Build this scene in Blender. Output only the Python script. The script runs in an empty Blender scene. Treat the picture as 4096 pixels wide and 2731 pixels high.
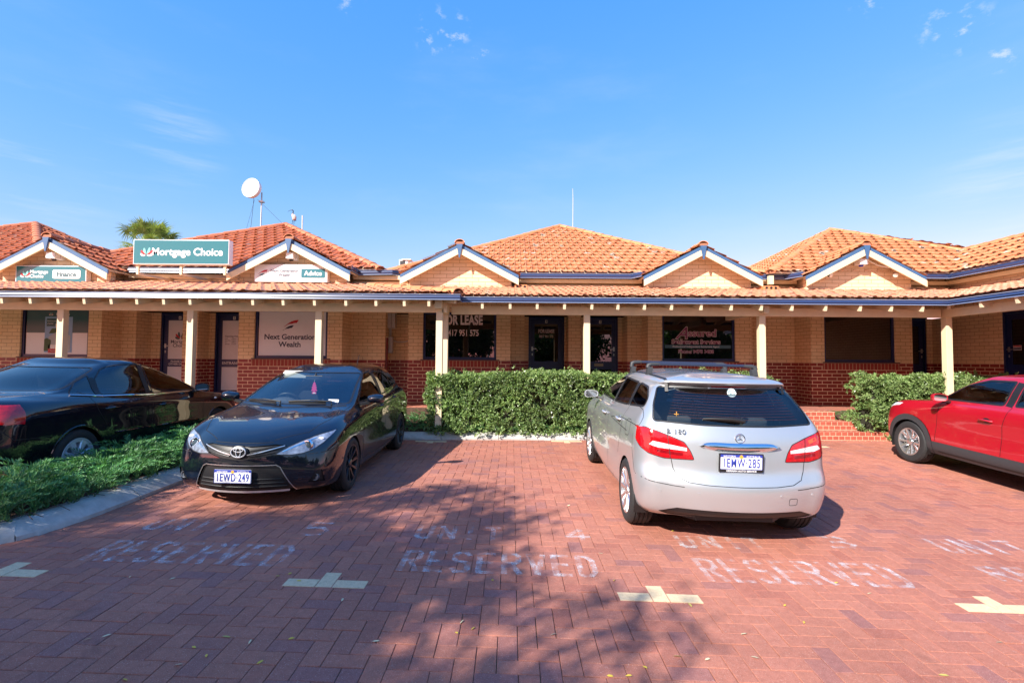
import bpy, bmesh, math, random
import numpy as np
from mathutils import Vector, Matrix, Quaternion
from mathutils.bvhtree import BVHTree
rad = math.radians
PI = math.pi
scene = bpy.context.scene
COL = scene.collection

# ------------------------------------------------------------------ camera
CAM_LOC = Vector((0, 0, 1.70))
F_PX = 2000.0                      # focal length in photo pixels (photo 4096 wide)
CAM_M = Matrix.Rotation(rad(90 + 2.26), 4, 'X') @ Matrix.Rotation(rad(0.39), 4, 'Z')
cd = bpy.data.cameras.new('camera')
cd.sensor_width = 36.0
cd.lens = F_PX / 4096 * 36.0
cd.clip_start = 0.05
cd.clip_end = 3000
cam = bpy.data.objects.new('camera', cd)
cam.matrix_world = Matrix.Translation(CAM_LOC) @ CAM_M
COL.objects.link(cam)
scene.camera = cam

def at(px, py, Y):
    """world point seen at photo pixel (px, py), at distance Y along the street axis"""
    d = CAM_M.to_3x3() @ Vector(((px - 2048) / F_PX, -(py - 1365.5) / F_PX, -1))
    return CAM_LOC + d * (Y / d.y)
def ax(px, Y): return at(px, 1444, Y).x
def az(py, Y, px=2048): return at(px, py, Y).z

# ------------------------------------------------------------------ light
SUN_DIR = Vector((0.90, 1.05, -1.0)).normalized()
SUN_EL = math.asin(-SUN_DIR.z)
SUN_AZ = math.atan2(-SUN_DIR.x, -SUN_DIR.y)
world = bpy.data.worlds.new('World')
scene.world = world
world.use_nodes = True
wn, wl = world.node_tree.nodes, world.node_tree.links
wn.clear()
w_out = wn.new('ShaderNodeOutputWorld')
w_bg = wn.new('ShaderNodeBackground')
sky = wn.new('ShaderNodeTexSky')
sky.sky_type = 'NISHITA'
sky.sun_disc = False
sky.sun_elevation = SUN_EL
sky.sun_rotation = SUN_AZ
sky.altitude = 0
sky.air_density = 1.0
sky.dust_density = 0.45
sky.ozone_density = 2.0
w_bg.inputs['Strength'].default_value = 0.122
# thin wisps and small puffs of real cloud, laid out over the sky dome by direction
tc = wn.new('ShaderNodeTexCoord')
def wmap(scale, loc=(0, 0, 0), rot=(0, 0, 0)):
    m = wn.new('ShaderNodeMapping')
    m.inputs['Scale'].default_value = scale
    m.inputs['Location'].default_value = loc
    m.inputs['Rotation'].default_value = rot
    wl.new(tc.outputs['Generated'], m.inputs['Vector'])
    return m
def wnoise(m, scale, detail, rough):
    n = wn.new('ShaderNodeTexNoise')
    n.inputs['Scale'].default_value = scale
    n.inputs['Detail'].default_value = detail
    n.inputs['Roughness'].default_value = rough
    wl.new(m.outputs[0], n.inputs['Vector'])
    return n
def wramp(src, a, b, hi):
    r = wn.new('ShaderNodeMapRange')
    r.interpolation_type = 'SMOOTHSTEP'
    r.inputs['From Min'].default_value = a
    r.inputs['From Max'].default_value = b
    r.inputs['To Max'].default_value = hi
    wl.new(src, r.inputs['Value'])
    return r
def wmath(op, a, b):
    n = wn.new('ShaderNodeMath'); n.operation = op
    for i, v in enumerate((a, b)):
        if isinstance(v, (int, float)): n.inputs[i].default_value = v
        else: wl.new(v, n.inputs[i])
    return n.outputs[0]
cirrus = wramp(wnoise(wmap((1.1, 1.0, 4.2), (0.3, 0.1, 0.0), (0, rad(14), 0)), 2.3, 8, 0.58).outputs[0], 0.50, 0.9, 0.13)
puff = wramp(wnoise(wmap((1, 1, 1.6)), 46, 6, 0.62).outputs[0], 0.50, 0.74, 0.55)
where = None
for (px, py, r) in ((1745, 110, .040), (1815, 125, .038), (1720, 165, .030), (1920, 235, .026), (1400, 12, .030), (3790, 95, .042), (3880, 120, .040), (3990, 222, .030), (3470, 0, .028)):
    d = (CAM_M.to_3x3() @ Vector(((px - 2048) / F_PX, -(py - 1365.5) / F_PX, -1))).normalized()
    dn = wn.new('ShaderNodeVectorMath'); dn.operation = 'DISTANCE'
    wl.new(tc.outputs['Generated'], dn.inputs[0]); dn.inputs[1].default_value = d
    mk = wramp(dn.outputs['Value'], r, r * .25, 1.0).outputs[0]
    where = mk if where is None else wmath('MAXIMUM', where, mk)
streak = wramp(wnoise(wmap((1.0, 1.0, 9.0)), 5, 6, 0.6).outputs[0], 0.42, 0.8, 0.38)
low = None
for (px, py, r) in ((4060, 690, .11), (4000, 850, .13), (120, 660, .16), (700, 560, .10)):
    d = (CAM_M.to_3x3() @ Vector(((px - 2048) / F_PX, -(py - 1365.5) / F_PX, -1))).normalized()
    dn = wn.new('ShaderNodeVectorMath'); dn.operation = 'DISTANCE'
    wl.new(tc.outputs['Generated'], dn.inputs[0]); dn.inputs[1].default_value = d
    mk = wramp(dn.outputs['Value'], r, r * .1, .8).outputs[0]
    low = mk if low is None else wmath('MAXIMUM', low, mk)
cl = wmath('MAXIMUM', cirrus.outputs[0], wmath('MAXIMUM', wmath('MULTIPLY', puff.outputs[0], where), wmath('MULTIPLY', streak.outputs[0], low)))
mixc = wn.new('ShaderNodeMix'); mixc.data_type = 'RGBA'
wl.new(cl, mixc.inputs['Factor'])
# clear sky colour, balanced per channel like the photograph's film curve
sep_c = wn.new('ShaderNodeSeparateColor'); com_c = wn.new('ShaderNodeCombineColor')
wl.new(sky.outputs[0], sep_c.inputs[0])
for i, (k_, p_) in enumerate(((0.42, 1.40), (0.98, 0.62), (3.0, 0.08))):
    wl.new(wmath('MULTIPLY', wmath('POWER', sep_c.outputs[i], p_), k_), com_c.inputs[i])
wl.new(com_c.outputs[0], mixc.inputs['A'])
mixc.inputs['B'].default_value = (3.0, 3.1, 3.3, 1)
wl.new(mixc.outputs['Result'], w_bg.inputs['Color'])
wl.new(w_bg.outputs[0], w_out.inputs['Surface'])

sd = bpy.data.lights.new('sun', 'SUN')
sd.energy = 3.75
sd.angle = rad(0.5)
sd.color = (1.0, 0.945, 0.86)
sun = bpy.data.objects.new('sun', sd)
sun.rotation_euler = SUN_DIR.to_track_quat('-Z', 'Y').to_euler()
sun.location = (-20, -14, 30)
COL.objects.link(sun)
vs = scene.view_settings
vs.view_transform = 'Standard'
vs.look = 'None'
vs.exposure = 1.42
vs.gamma = 1.0

# ------------------------------------------------------------------ helpers: objects
WM = {}                                            # parts built in world coordinates
def tag(o, label=None, cat=None, group=None, kind=None):
    if label: o['label'] = label
    if cat: o['category'] = cat
    if group: o['group'] = group
    if kind: o['kind'] = kind
    return o
def thing(name, label, cat, loc=(0, 0, 0), rotz=0, group=None):
    o = bpy.data.objects.new(name, None)
    o.empty_display_size = 0.2
    o.location = loc
    o.rotation_euler = (0, 0, rotz)
    COL.objects.link(o)
    return tag(o, label, cat, group)
def link(name, me, mat, parent=None, world=False):
    o = bpy.data.objects.new(name, me)
    COL.objects.link(o)
    if mat is not None:
        for m in (mat if isinstance(mat, (list, tuple)) else [mat]):
            me.materials.append(m)
    if parent is not None:
        o.parent = parent
        if world and parent not in WM:
            o.matrix_parent_inverse = (Matrix.Translation(parent.location) @ parent.rotation_euler.to_matrix().to_4x4()).inverted()
    if world: WM[o] = True
    return o
def copy_tree(o, parent=None):
    c = o.copy()
    COL.objects.link(c)
    if parent is not None: c.parent = parent
    for ch in list(o.children): copy_tree(ch, c)
    return c

# ------------------------------------------------------------------ helpers: meshes
class MB:
    def __init__(s): s.v = []; s.f = []; s.mi = []; s.cur = 0
    def add(s, vs, fs):
        n = len(s.v)
        s.v += [tuple(p) for p in vs]
        for f in fs:
            s.f.append([n + i for i in f]); s.mi.append(s.cur)
        return s
    def box(s, x0, y0, z0, x1, y1, z1, M=None):
        vs = [Vector(p) for p in ((x0,y0,z0),(x1,y0,z0),(x1,y1,z0),(x0,y1,z0),(x0,y0,z1),(x1,y0,z1),(x1,y1,z1),(x0,y1,z1))]
        if M is not None: vs = [M @ p for p in vs]
        return s.add(vs, [(0,3,2,1),(4,5,6,7),(0,1,5,4),(1,2,6,5),(2,3,7,6),(3,0,4,7)])
    def bar(s, p0, p1, w, h, up=(0, 0, 1)):
        """rectangular bar from p0 to p1, w across, h along up"""
        p0, p1, up = Vector(p0), Vector(p1), Vector(up)
        d = (p1 - p0).normalized()
        a = d.cross(up).normalized() * (w / 2)
        b = a.normalized().cross(d) * (h / 2)
        vs = [p0 - a - b, p0 + a - b, p0 + a + b, p0 - a + b, p1 - a - b, p1 + a - b, p1 + a + b, p1 - a + b]
        return s.add(vs, [(0,1,2,3),(5,4,7,6),(0,4,5,1),(1,5,6,2),(2,6,7,3),(3,7,4,0)])
    def tube(s, pts, r, n=8, cap=True):
        pts = [Vector(p) for p in pts]
        rs = r if isinstance(r, (list, tuple)) else [r] * len(pts)
        vs = []; fs = []
        ref = Vector((0.13, 0.31, 0.94))
        for i, p in enumerate(pts):
            d = (pts[min(i + 1, len(pts) - 1)] - pts[max(i - 1, 0)])
            d = d.normalized() if d.length > 1e-9 else Vector((0, 0, 1))
            if abs(d.dot(ref)) > 0.97: ref = Vector((0.95, 0.2, 0.1))
            a = d.cross(ref).normalized(); b = d.cross(a)
            for k in range(n):
                t = 2 * PI * k / n
                vs.append(p + (a * math.cos(t) + b * math.sin(t)) * rs[i])
        for i in range(len(pts) - 1):
            for k in range(n):
                fs.append((i*n+k, i*n+(k+1) % n, (i+1)*n+(k+1) % n, (i+1)*n+k))
        if cap:
            fs.append(tuple(range(n - 1, -1, -1)))
            fs.append(tuple((len(pts) - 1) * n + k for k in range(n)))
        return s.add(vs, fs)
    def lathe(s, prof, M=None, n=24, cap=False):
        """prof: (r, h) pairs turned about the local z axis"""
        vs = []; fs = []
        for r, h in prof:
            for k in range(n):
                t = 2 * PI * k / n
                vs.append(Vector((r * math.cos(t), r * math.sin(t), h)))
        if M is not None: vs = [M @ p for p in vs]
        for i in range(len(prof) - 1):
            for k in range(n):
                fs.append((i*n+k, i*n+(k+1) % n, (i+1)*n+(k+1) % n, (i+1)*n+k))
        if cap:
            fs.append(tuple(range(n - 1, -1, -1)))
            fs.append(tuple((len(prof) - 1) * n + k for k in range(n)))
        return s.add(vs, fs)
    def prism(s, poly, h0, h1, M=None, axis='z'):
        """2d polygon (counter-clockwise) extruded from h0 to h1 along axis"""
        n = len(poly)
        def p3(p, h):
            if axis == 'z': return Vector((p[0], p[1], h))
            if axis == 'y': return Vector((p[0], h, p[1]))
            return Vector((h, p[0], p[1]))
        vs = [p3(p, h0) for p in poly] + [p3(p, h1) for p in poly]
        if M is not None: vs = [M @ p for p in vs]
        fs = [tuple(range(n - 1, -1, -1)), tuple(range(n, 2 * n))]
        for i in range(n):
            j = (i + 1) % n
            fs.append((i, j, n + j, n + i))
        return s.add(vs, fs)
    def sphere(s, c, r, n=12, m=8, sc=(1, 1, 1)):
        c = Vector(c)
        vs = []; fs = []
        for i in range(m + 1):
            a = PI * i / m
            for k in range(n):
                t = 2 * PI * k / n
                vs.append(c + Vector((math.sin(a)*math.cos(t)*sc[0], math.sin(a)*math.sin(t)*sc[1], math.cos(a)*sc[2])) * r)
        for i in range(m):
            for k in range(n):
                fs.append((i*n+k, (i+1)*n+k, (i+1)*n+(k+1) % n, i*n+(k+1) % n))
        return s.add(vs, fs)
    def mesh(s, name, smooth=False, uv=True, fix=True, bevel=0, sharp=35):
        me = bpy.data.meshes.new(name)
        me.from_pydata(s.v, [], s.f)
        if any(s.mi): me.polygons.foreach_set('material_index', s.mi)
        if fix or bevel:
            bm = bmesh.new(); bm.from_mesh(me)
            if fix:
                bmesh.ops.remove_doubles(bm, verts=bm.verts, dist=1e-6)
                bmesh.ops.recalc_face_normals(bm, faces=bm.faces)
            if bevel:
                es = [e for e in bm.edges if len(e.link_faces) == 2 and e.calc_face_angle(0) > rad(30)]
                bmesh.ops.bevel(bm, geom=es, offset=bevel, segments=2, profile=0.6, affect='EDGES', clamp_overlap=True)
            bm.to_mesh(me); bm.free()
        if smooth:
            me.polygons.foreach_set('use_smooth', [True] * len(me.polygons))
            me.set_sharp_from_angle(angle=rad(sharp))
        if uv: box_uv(me)
        me.update()
        return me
    def build(s, name, mat, parent=None, world=False, **k):
        return link(name, s.mesh(name, **k), mat, parent, world)

def box_uv(me):
    """metre-scaled uv by dominant face direction"""
    if not me.polygons: return
    uvl = me.uv_layers.new(name='uv')
    nl = len(me.loops)
    vi = np.empty(nl, np.int32); me.loops.foreach_get('vertex_index', vi)
    co = np.empty(len(me.vertices) * 3, np.float32); me.vertices.foreach_get('co', co); co = co.reshape(-1, 3)
    nf = len(me.polygons)
    nr = np.empty(nf * 3, np.float32); me.polygons.foreach_get('normal', nr); nr = np.abs(nr.reshape(-1, 3))
    lt = np.empty(nf, np.int32); me.polygons.foreach_get('loop_total', lt)
    d = np.repeat(np.argmax(nr + np.array([0, 0.001, 0]), axis=1), lt)
    p = co[vi]
    u = np.where(d == 0, p[:, 1], p[:, 0])
    v = np.where(d == 2, p[:, 1], p[:, 2])
    uvl.data.foreach_set('uv', np.stack([u, v], 1).astype(np.float32).ravel())

# ------------------------------------------------------------------ helpers: materials
def mat_new(name):
    m = bpy.data.materials.new(name); m.use_nodes = True
    nt = m.node_tree
    return m, nt.nodes, nt.links, nt.nodes['Principled BSDF']
def simple(name, col, rough=0.5, metal=0.0, coat=0.0, spec=0.5, var=0.0, bump=0.0, scale=8.0, alpha=None, trans=0.0):
    m, n, l, b = mat_new(name)
    b.inputs['Base Color'].default_value = (*col, 1)
    b.inputs['Roughness'].default_value = rough
    b.inputs['Metallic'].default_value = metal
    b.inputs['Coat Weight'].default_value = coat
    b.inputs['Coat Roughness'].default_value = 0.03
    b.inputs['Specular IOR Level'].default_value = spec
    b.inputs['Transmission Weight'].default_value = trans
    if var or bump:
        t = n.new('ShaderNodeTexCoord')
        no = n.new('ShaderNodeTexNoise')
        no.inputs['Scale'].default_value = scale; no.inputs['Detail'].default_value = 6
        no.inputs['Roughness'].default_value = 0.62
        l.new(t.outputs['Object'], no.inputs['Vector'])
        if var:
            hs = n.new('ShaderNodeHueSaturation')
            hs.inputs['Color'].default_value = (*col, 1)
            mr = n.new('ShaderNodeMapRange')
            mr.inputs['From Min'].default_value = 0.25; mr.inputs['From Max'].default_value = 0.75
            mr.inputs['To Min'].default_value = 1 - var; mr.inputs['To Max'].default_value = 1 + var
            l.new(no.outputs[0], mr.inputs['Value']); l.new(mr.outputs[0], hs.inputs['Value'])
            l.new(hs.outputs[0], b.inputs['Base Color'])
        if bump:
            bp = n.new('ShaderNodeBump'); bp.inputs['Strength'].default_value = bump; bp.inputs['Distance'].default_value = 0.01
            l.new(no.outputs[0], bp.inputs['Height']); l.new(bp.outputs[0], b.inputs['Normal'])
    return m
def N(n, kind, **inp):
    x = n.new(kind)
    for k, v in inp.items():
        x.inputs[k.replace('_', ' ')].default_value = v
    return x
def mixrgb(n, l, fac, a, b, blend='MIX'):
    m = n.new('ShaderNodeMix'); m.data_type = 'RGBA'; m.blend_type = blend
    for key, v in (('Factor', fac), ('A', a), ('B', b)):
        if isinstance(v, bpy.types.NodeSocket): l.new(v, m.inputs[key])
        elif isinstance(v, (int, float)): m.inputs[key].default_value = v
        else: m.inputs[key].default_value = (*v[:3], 1)
    return m.outputs['Result']
def maprange(n, l, v, a, b, c, d, smooth=False):
    r = n.new('ShaderNodeMapRange')
    if smooth: r.interpolation_type = 'SMOOTHSTEP'
    for k, x in zip(('From Min', 'From Max', 'To Min', 'To Max'), (a, b, c, d)): r.inputs[k].default_value = x
    l.new(v, r.inputs['Value'])
    return r.outputs[0]

def brick_mat(name, c1, c2, mortar, w=0.24, h=0.086, ms=0.006, v0=1.712, rough=0.8, gloss=0.0):
    m, n, l, b = mat_new(name)
    uv = n.new('ShaderNodeUVMap'); uv.uv_map = 'uv'
    mp = n.new('ShaderNodeMapping'); mp.inputs['Location'].default_value = (0.03, -v0 + h * 40, 0)
    l.new(uv.outputs[0], mp.inputs[0])
    br = N(n, 'ShaderNodeTexBrick', Scale=1.0, Mortar_Size=ms, Mortar_Smooth=0.15, Bias=-0.1, Brick_Width=w, Row_Height=h)
    br.inputs['Color1'].default_value = (*c1, 1); br.inputs['Color2'].default_value = (*c2, 1)
    br.inputs['Mortar'].default_value = (*mortar, 1)
    l.new(mp.outputs[0], br.inputs['Vector'])
    no = N(n, 'ShaderNodeTexNoise', Scale=55.0, Detail=5.0, Roughness=0.7)
    l.new(mp.outputs[0], no.inputs['Vector'])
    no2 = N(n, 'ShaderNodeTexNoise', Scale=1.3, Detail=4.0, Roughness=0.6)
    l.new(mp.outputs[0], no2.inputs['Vector'])
    c = mixrgb(n, l, 1.0, br.outputs['Color'], maprange(n, l, no.outputs[0], 0.2, 0.8, 0.86, 1.12), 'MULTIPLY')
    c = mixrgb(n, l, 1.0, c, maprange(n, l, no2.outputs[0], 0.3, 0.7, 0.88, 1.08), 'MULTIPLY')
    l.new(c, b.inputs['Base Color'])
    l.new(maprange(n, l, br.outputs['Fac'], 0, 1, rough - gloss, 0.9), b.inputs['Roughness'])
    bp = n.new('ShaderNodeBump'); bp.invert = True
    bp.inputs['Strength'].default_value = 0.7; bp.inputs['Distance'].default_value = 0.006
    l.new(br.outputs['Fac'], bp.inputs['Height'])
    bp2 = n.new('ShaderNodeBump'); bp2.inputs['Strength'].default_value = 0.25; bp2.inputs['Distance'].default_value = 0.004
    l.new(no.outputs[0], bp2.inputs['Height']); l.new(bp.outputs[0], bp2.inputs['Normal'])
    l.new(bp2.outputs[0], b.inputs['Normal'])
    return m
def tile_mat(name, cols, lichen=0.5):
    """terracotta: every tile its own tone, grey lichen spots"""
    m, n, l, b = mat_new(name)
    g = n.new('ShaderNodeNewGeometry')
    cr = n.new('ShaderNodeValToRGB')
    e = cr.color_ramp.elements
    while len(e) < len(cols): e.new(0.5)
    for i, c in enumerate(cols):
        e[i].position = i / (len(cols) - 1); e[i].color = (*c, 1)
    l.new(g.outputs['Random Per Island'], cr.inputs[0])
    t = n.new('ShaderNodeTexCoord')
    no = N(n, 'ShaderNodeTexNoise', Scale=14.0, Detail=6.0, Roughness=0.7)
    l.new(t.outputs['Object'], no.inputs['Vector'])
    c = mixrgb(n, l, 1.0, cr.outputs[0], maprange(n, l, no.outputs[0], 0.25, 0.75, 0.74, 1.2), 'MULTIPLY')
    v = N(n, 'ShaderNodeTexVoronoi', Scale=2.7, Randomness=1.0)
    l.new(t.outputs['Object'], v.inputs['Vector'])
    no3 = N(n, 'ShaderNodeTexNoise', Scale=22.0, Detail=4.0)
    l.new(t.outputs['Object'], no3.inputs['Vector'])
    ad = n.new('ShaderNodeMath'); ad.operation = 'MULTIPLY_ADD'
    l.new(no3.outputs[0], ad.inputs[0]); ad.inputs[1].default_value = 0.25; l.new(v.outputs['Distance'], ad.inputs[2])
    sep = n.new('ShaderNodeSeparateColor'); l.new(v.outputs['Color'], sep.inputs[0])
    pick = maprange(n, l, sep.outputs[0], 0.50, 0.55, 0, 1)
    spot = n.new('ShaderNodeMath'); spot.operation = 'MULTIPLY'
    l.new(maprange(n, l, ad.outputs[0], 0.31, 0.40, lichen, 0, True), spot.inputs[0]); l.new(pick, spot.inputs[1])
    c = mixrgb(n, l, spot.outputs[0], c, (0.40, 0.37, 0.31))
    l.new(c, b.inputs['Base Color'])
    b.inputs['Roughness'].default_value = 0.75
    bp = n.new('ShaderNodeBump'); bp.inputs['Strength'].default_value = 0.3; bp.inputs['Distance'].default_value = 0.008
    l.new(no.outputs[0], bp.inputs['Height']); l.new(bp.outputs[0], b.inputs['Normal'])
    return m
def glass_mat(name, tint=(0.25, 0.3, 0.32), dark=0.0, refl=0.06, rough=0.0):
    """clear pane: tinted see-through plus mirror reflection by angle; dark mixes in an opaque film"""
    m, n, l, b = mat_new(name)
    n.remove(b)
    out = [x for x in n if x.type == 'OUTPUT_MATERIAL'][0]
    tr = n.new('ShaderNodeBsdfTransparent'); tr.inputs['Color'].default_value = (*tint, 1)
    gl = n.new('ShaderNodeBsdfGlossy'); gl.inputs['Roughness'].default_value = rough
    gl.inputs['Color'].default_value = (1, 1, 1, 1)
    fr = n.new('ShaderNodeFresnel'); fr.inputs['IOR'].default_value = 1.5
    base = tr.outputs[0]
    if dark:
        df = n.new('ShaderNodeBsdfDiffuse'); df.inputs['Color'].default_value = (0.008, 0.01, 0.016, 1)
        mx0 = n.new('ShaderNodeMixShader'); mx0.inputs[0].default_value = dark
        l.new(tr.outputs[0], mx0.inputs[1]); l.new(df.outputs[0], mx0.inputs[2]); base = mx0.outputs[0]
    mx = n.new('ShaderNodeMixShader')
    ad = n.new('ShaderNodeMath'); ad.operation = 'MULTIPLY_ADD'; ad.use_clamp = True
    l.new(fr.outputs[0], ad.inputs[0]); ad.inputs[1].default_value = 1.0; ad.inputs[2].default_value = refl
    l.new(ad.outputs[0], mx.inputs[0]); l.new(base, mx.inputs[1]); l.new(gl.outputs[0], mx.inputs[2])
    l.new(mx.outputs[0], out.inputs['Surface'])
    return m
def leaf_mat(name, cols, trans=0.3, rough=0.45, tone=False):
    m, n, l, b = mat_new(name)
    g = n.new('ShaderNodeNewGeometry')
    cr = n.new('ShaderNodeValToRGB')
    e = cr.color_ramp.elements
    while len(e) < len(cols): e.new(0.5)
    for i, c in enumerate(cols):
        e[i].position = i / (len(cols) - 1); e[i].color = (*c, 1)
    l.new(g.outputs['Random Per Island'], cr.inputs[0])
    t = n.new('ShaderNodeTexCoord')
    no = N(n, 'ShaderNodeTexNoise', Scale=2.2, Detail=3.0)
    l.new(t.outputs['Object'], no.inputs['Vector'])
    c = mixrgb(n, l, 1.0, cr.outputs[0], maprange(n, l, no.outputs[0], 0.3, 0.7, 0.7, 1.3), 'MULTIPLY')
    if tone:
        at_ = n.new('ShaderNodeAttribute'); at_.attribute_name = 'tone'
        c = mixrgb(n, l, 1.0, c, maprange(n, l, at_.outputs['Fac'], 0, 1, 0.45, 1.9), 'MULTIPLY')
    l.new(c, b.inputs['Base Color'])
    b.inputs['Roughness'].default_value = rough
    if trans:
        tl = n.new('ShaderNodeBsdfTranslucent')
        l.new(mixrgb(n, l, 1.0, c, (1.5, 1.7, 0.6), 'MULTIPLY'), tl.inputs['Color'])
        mx = n.new('ShaderNodeMixShader'); mx.inputs[0].default_value = trans
        out = [x for x in n if x.type == 'OUTPUT_MATERIAL'][0]
        l.new(b.outputs[0], mx.inputs[1]); l.new(tl.outputs[0], mx.inputs[2]); l.new(mx.outputs[0], out.inputs['Surface'])
    return m

# ------------------------------------------------------------------ helpers: lettering
def text_mesh(s, size=0.1, bold=0.0, sx=1.0, extrude=0.0015, align='CENTER', spacing=1.0, shear=0.0):
    cu = bpy.data.curves.new('lettering', 'FONT')
    cu.body = s; cu.size = size; cu.offset = bold * size; cu.extrude = extrude
    cu.align_x = align; cu.align_y = 'CENTER'; cu.space_character = spacing; cu.shear = shear
    cu.resolution_u = 4
    o = bpy.data.objects.new('tmp_text', cu)
    COL.objects.link(o)
    bpy.context.view_layer.update()
    me = bpy.data.meshes.new_from_object(o.evaluated_get(bpy.context.evaluated_depsgraph_get()))
    bpy.data.objects.remove(o); bpy.data.curves.remove(cu)
    if sx != 1.0:
        for v in me.vertices: v.co.x *= sx
    return me
UP = Matrix(((1, 0, 0, 0), (0, 0, -1, 0), (0, 1, 0, 0), (0, 0, 0, 1)))      # text plane -> upright, facing -y
def text(s, M, mat, parent=None, world=False, name='lettering', **k):
    """M: 4x4 that takes the text plane (x right, y up, z out) to where it stands"""
    me = text_mesh(s, **k)
    me.transform(M)
    return link(name, me, mat, parent, world)
def facing(x, y, z): return Matrix.Translation((x, y, z)) @ UP            # on a wall that faces the camera side (-y)
# ================================================================== materials of the place
M = {}
M['cream_brick'] = brick_mat('cream_brick', (0.82, 0.59, 0.335), (0.86, 0.65, 0.39), (0.52, 0.34, 0.18))
M['red_brick'] = brick_mat('red_brick', (0.26, 0.030, 0.022), (0.30, 0.040, 0.028), (0.82, 0.58, 0.38), rough=0.55, gloss=0.1, ms=0.0085)
M['soldier_brick'] = brick_mat('soldier_brick', (0.30, 0.045, 0.030), (0.34, 0.055, 0.036), (0.62, 0.42, 0.26), w=0.086, h=0.165, v0=1.544)
M['gable_brick'] = brick_mat('gable_brick', (0.75, 0.56, 0.36), (0.79, 0.61, 0.41), (0.46, 0.30, 0.16), w=0.32, h=0.092, ms=0.006, v0=3.47)
M['cream_paint'] = simple('cream_paint', (0.76, 0.61, 0.38), 0.55, var=0.08, bump=0.08, scale=6)
M['white_cream'] = simple('white_cream', (0.70, 0.58, 0.385), 0.5, var=0.05, scale=6)
M['peach_flashing'] = simple('peach_flashing', (0.74, 0.44, 0.24), 0.6, var=0.1, scale=5)
M['blue_paint'] = simple('blue_paint', (0.045, 0.11, 0.23), 0.55, var=0.12, bump=0.05, scale=9)
M['gutter_blue'] = simple('gutter_blue', (0.026, 0.042, 0.115), 0.26, spec=0.8, var=0.08, scale=20)
M['gutter_lit_bead'] = simple('gutter_lit_bead', (0.34, 0.42, 0.60), 0.3, spec=0.8)  # paler than the gutter: the lit edge line is put into the colour
M['navy_frame'] = simple('navy_frame', (0.006, 0.018, 0.095), 0.35, var=0.1, scale=5)
M['soffit'] = simple('soffit', (0.72, 0.58, 0.42), 0.8, var=0.15, scale=3)
M['tile_orange'] = tile_mat('tile_orange', [(0.43, 0.15, 0.058), (0.54, 0.21, 0.084), (0.49, 0.18, 0.072), (0.58, 0.245, 0.105)], 0.85)
M['tile_red'] = tile_mat('tile_red', [(0.34, 0.085, 0.035), (0.45, 0.125, 0.048), (0.39, 0.10, 0.04), (0.48, 0.15, 0.06)], 0.3)
M['tile_faded'] = tile_mat('tile_faded', [(0.56, 0.25, 0.15), (0.66, 0.32, 0.19), (0.61, 0.28, 0.165), (0.70, 0.37, 0.23)], 0.5)
M['ridge_cap'] = tile_mat('ridge_cap', [(0.52, 0.18, 0.07), (0.64, 0.25, 0.10), (0.58, 0.21, 0.08)], 0.3)
M['ridge_red'] = tile_mat('ridge_red', [(0.42, 0.13, 0.06), (0.52, 0.18, 0.08), (0.46, 0.15, 0.07)], 0.3)
M['mortar'] = simple('mortar', (0.40, 0.16, 0.09), 0.9, var=0.3, bump=0.5, scale=20)
M['white'] = simple('white', (0.80, 0.80, 0.79), 0.4)
M['white_shiny'] = simple('white_shiny', (0.82, 0.82, 0.80), 0.25)
M['black'] = simple('black', (0.008, 0.008, 0.009), 0.4)
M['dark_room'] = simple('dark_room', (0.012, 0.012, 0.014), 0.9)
M['steel'] = simple('steel', (0.45, 0.46, 0.47), 0.35, metal=0.9)
M['pvc_grey'] = simple('pvc_grey', (0.55, 0.54, 0.52), 0.5, var=0.08, scale=10)
M['red_pipe'] = simple('red_pipe', (0.23, 0.04, 0.03), 0.5)
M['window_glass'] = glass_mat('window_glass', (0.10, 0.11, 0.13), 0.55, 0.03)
M['concrete'] = simple('concrete', (0.42, 0.40, 0.37), 0.85, var=0.22, bump=0.35, scale=11)

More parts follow.
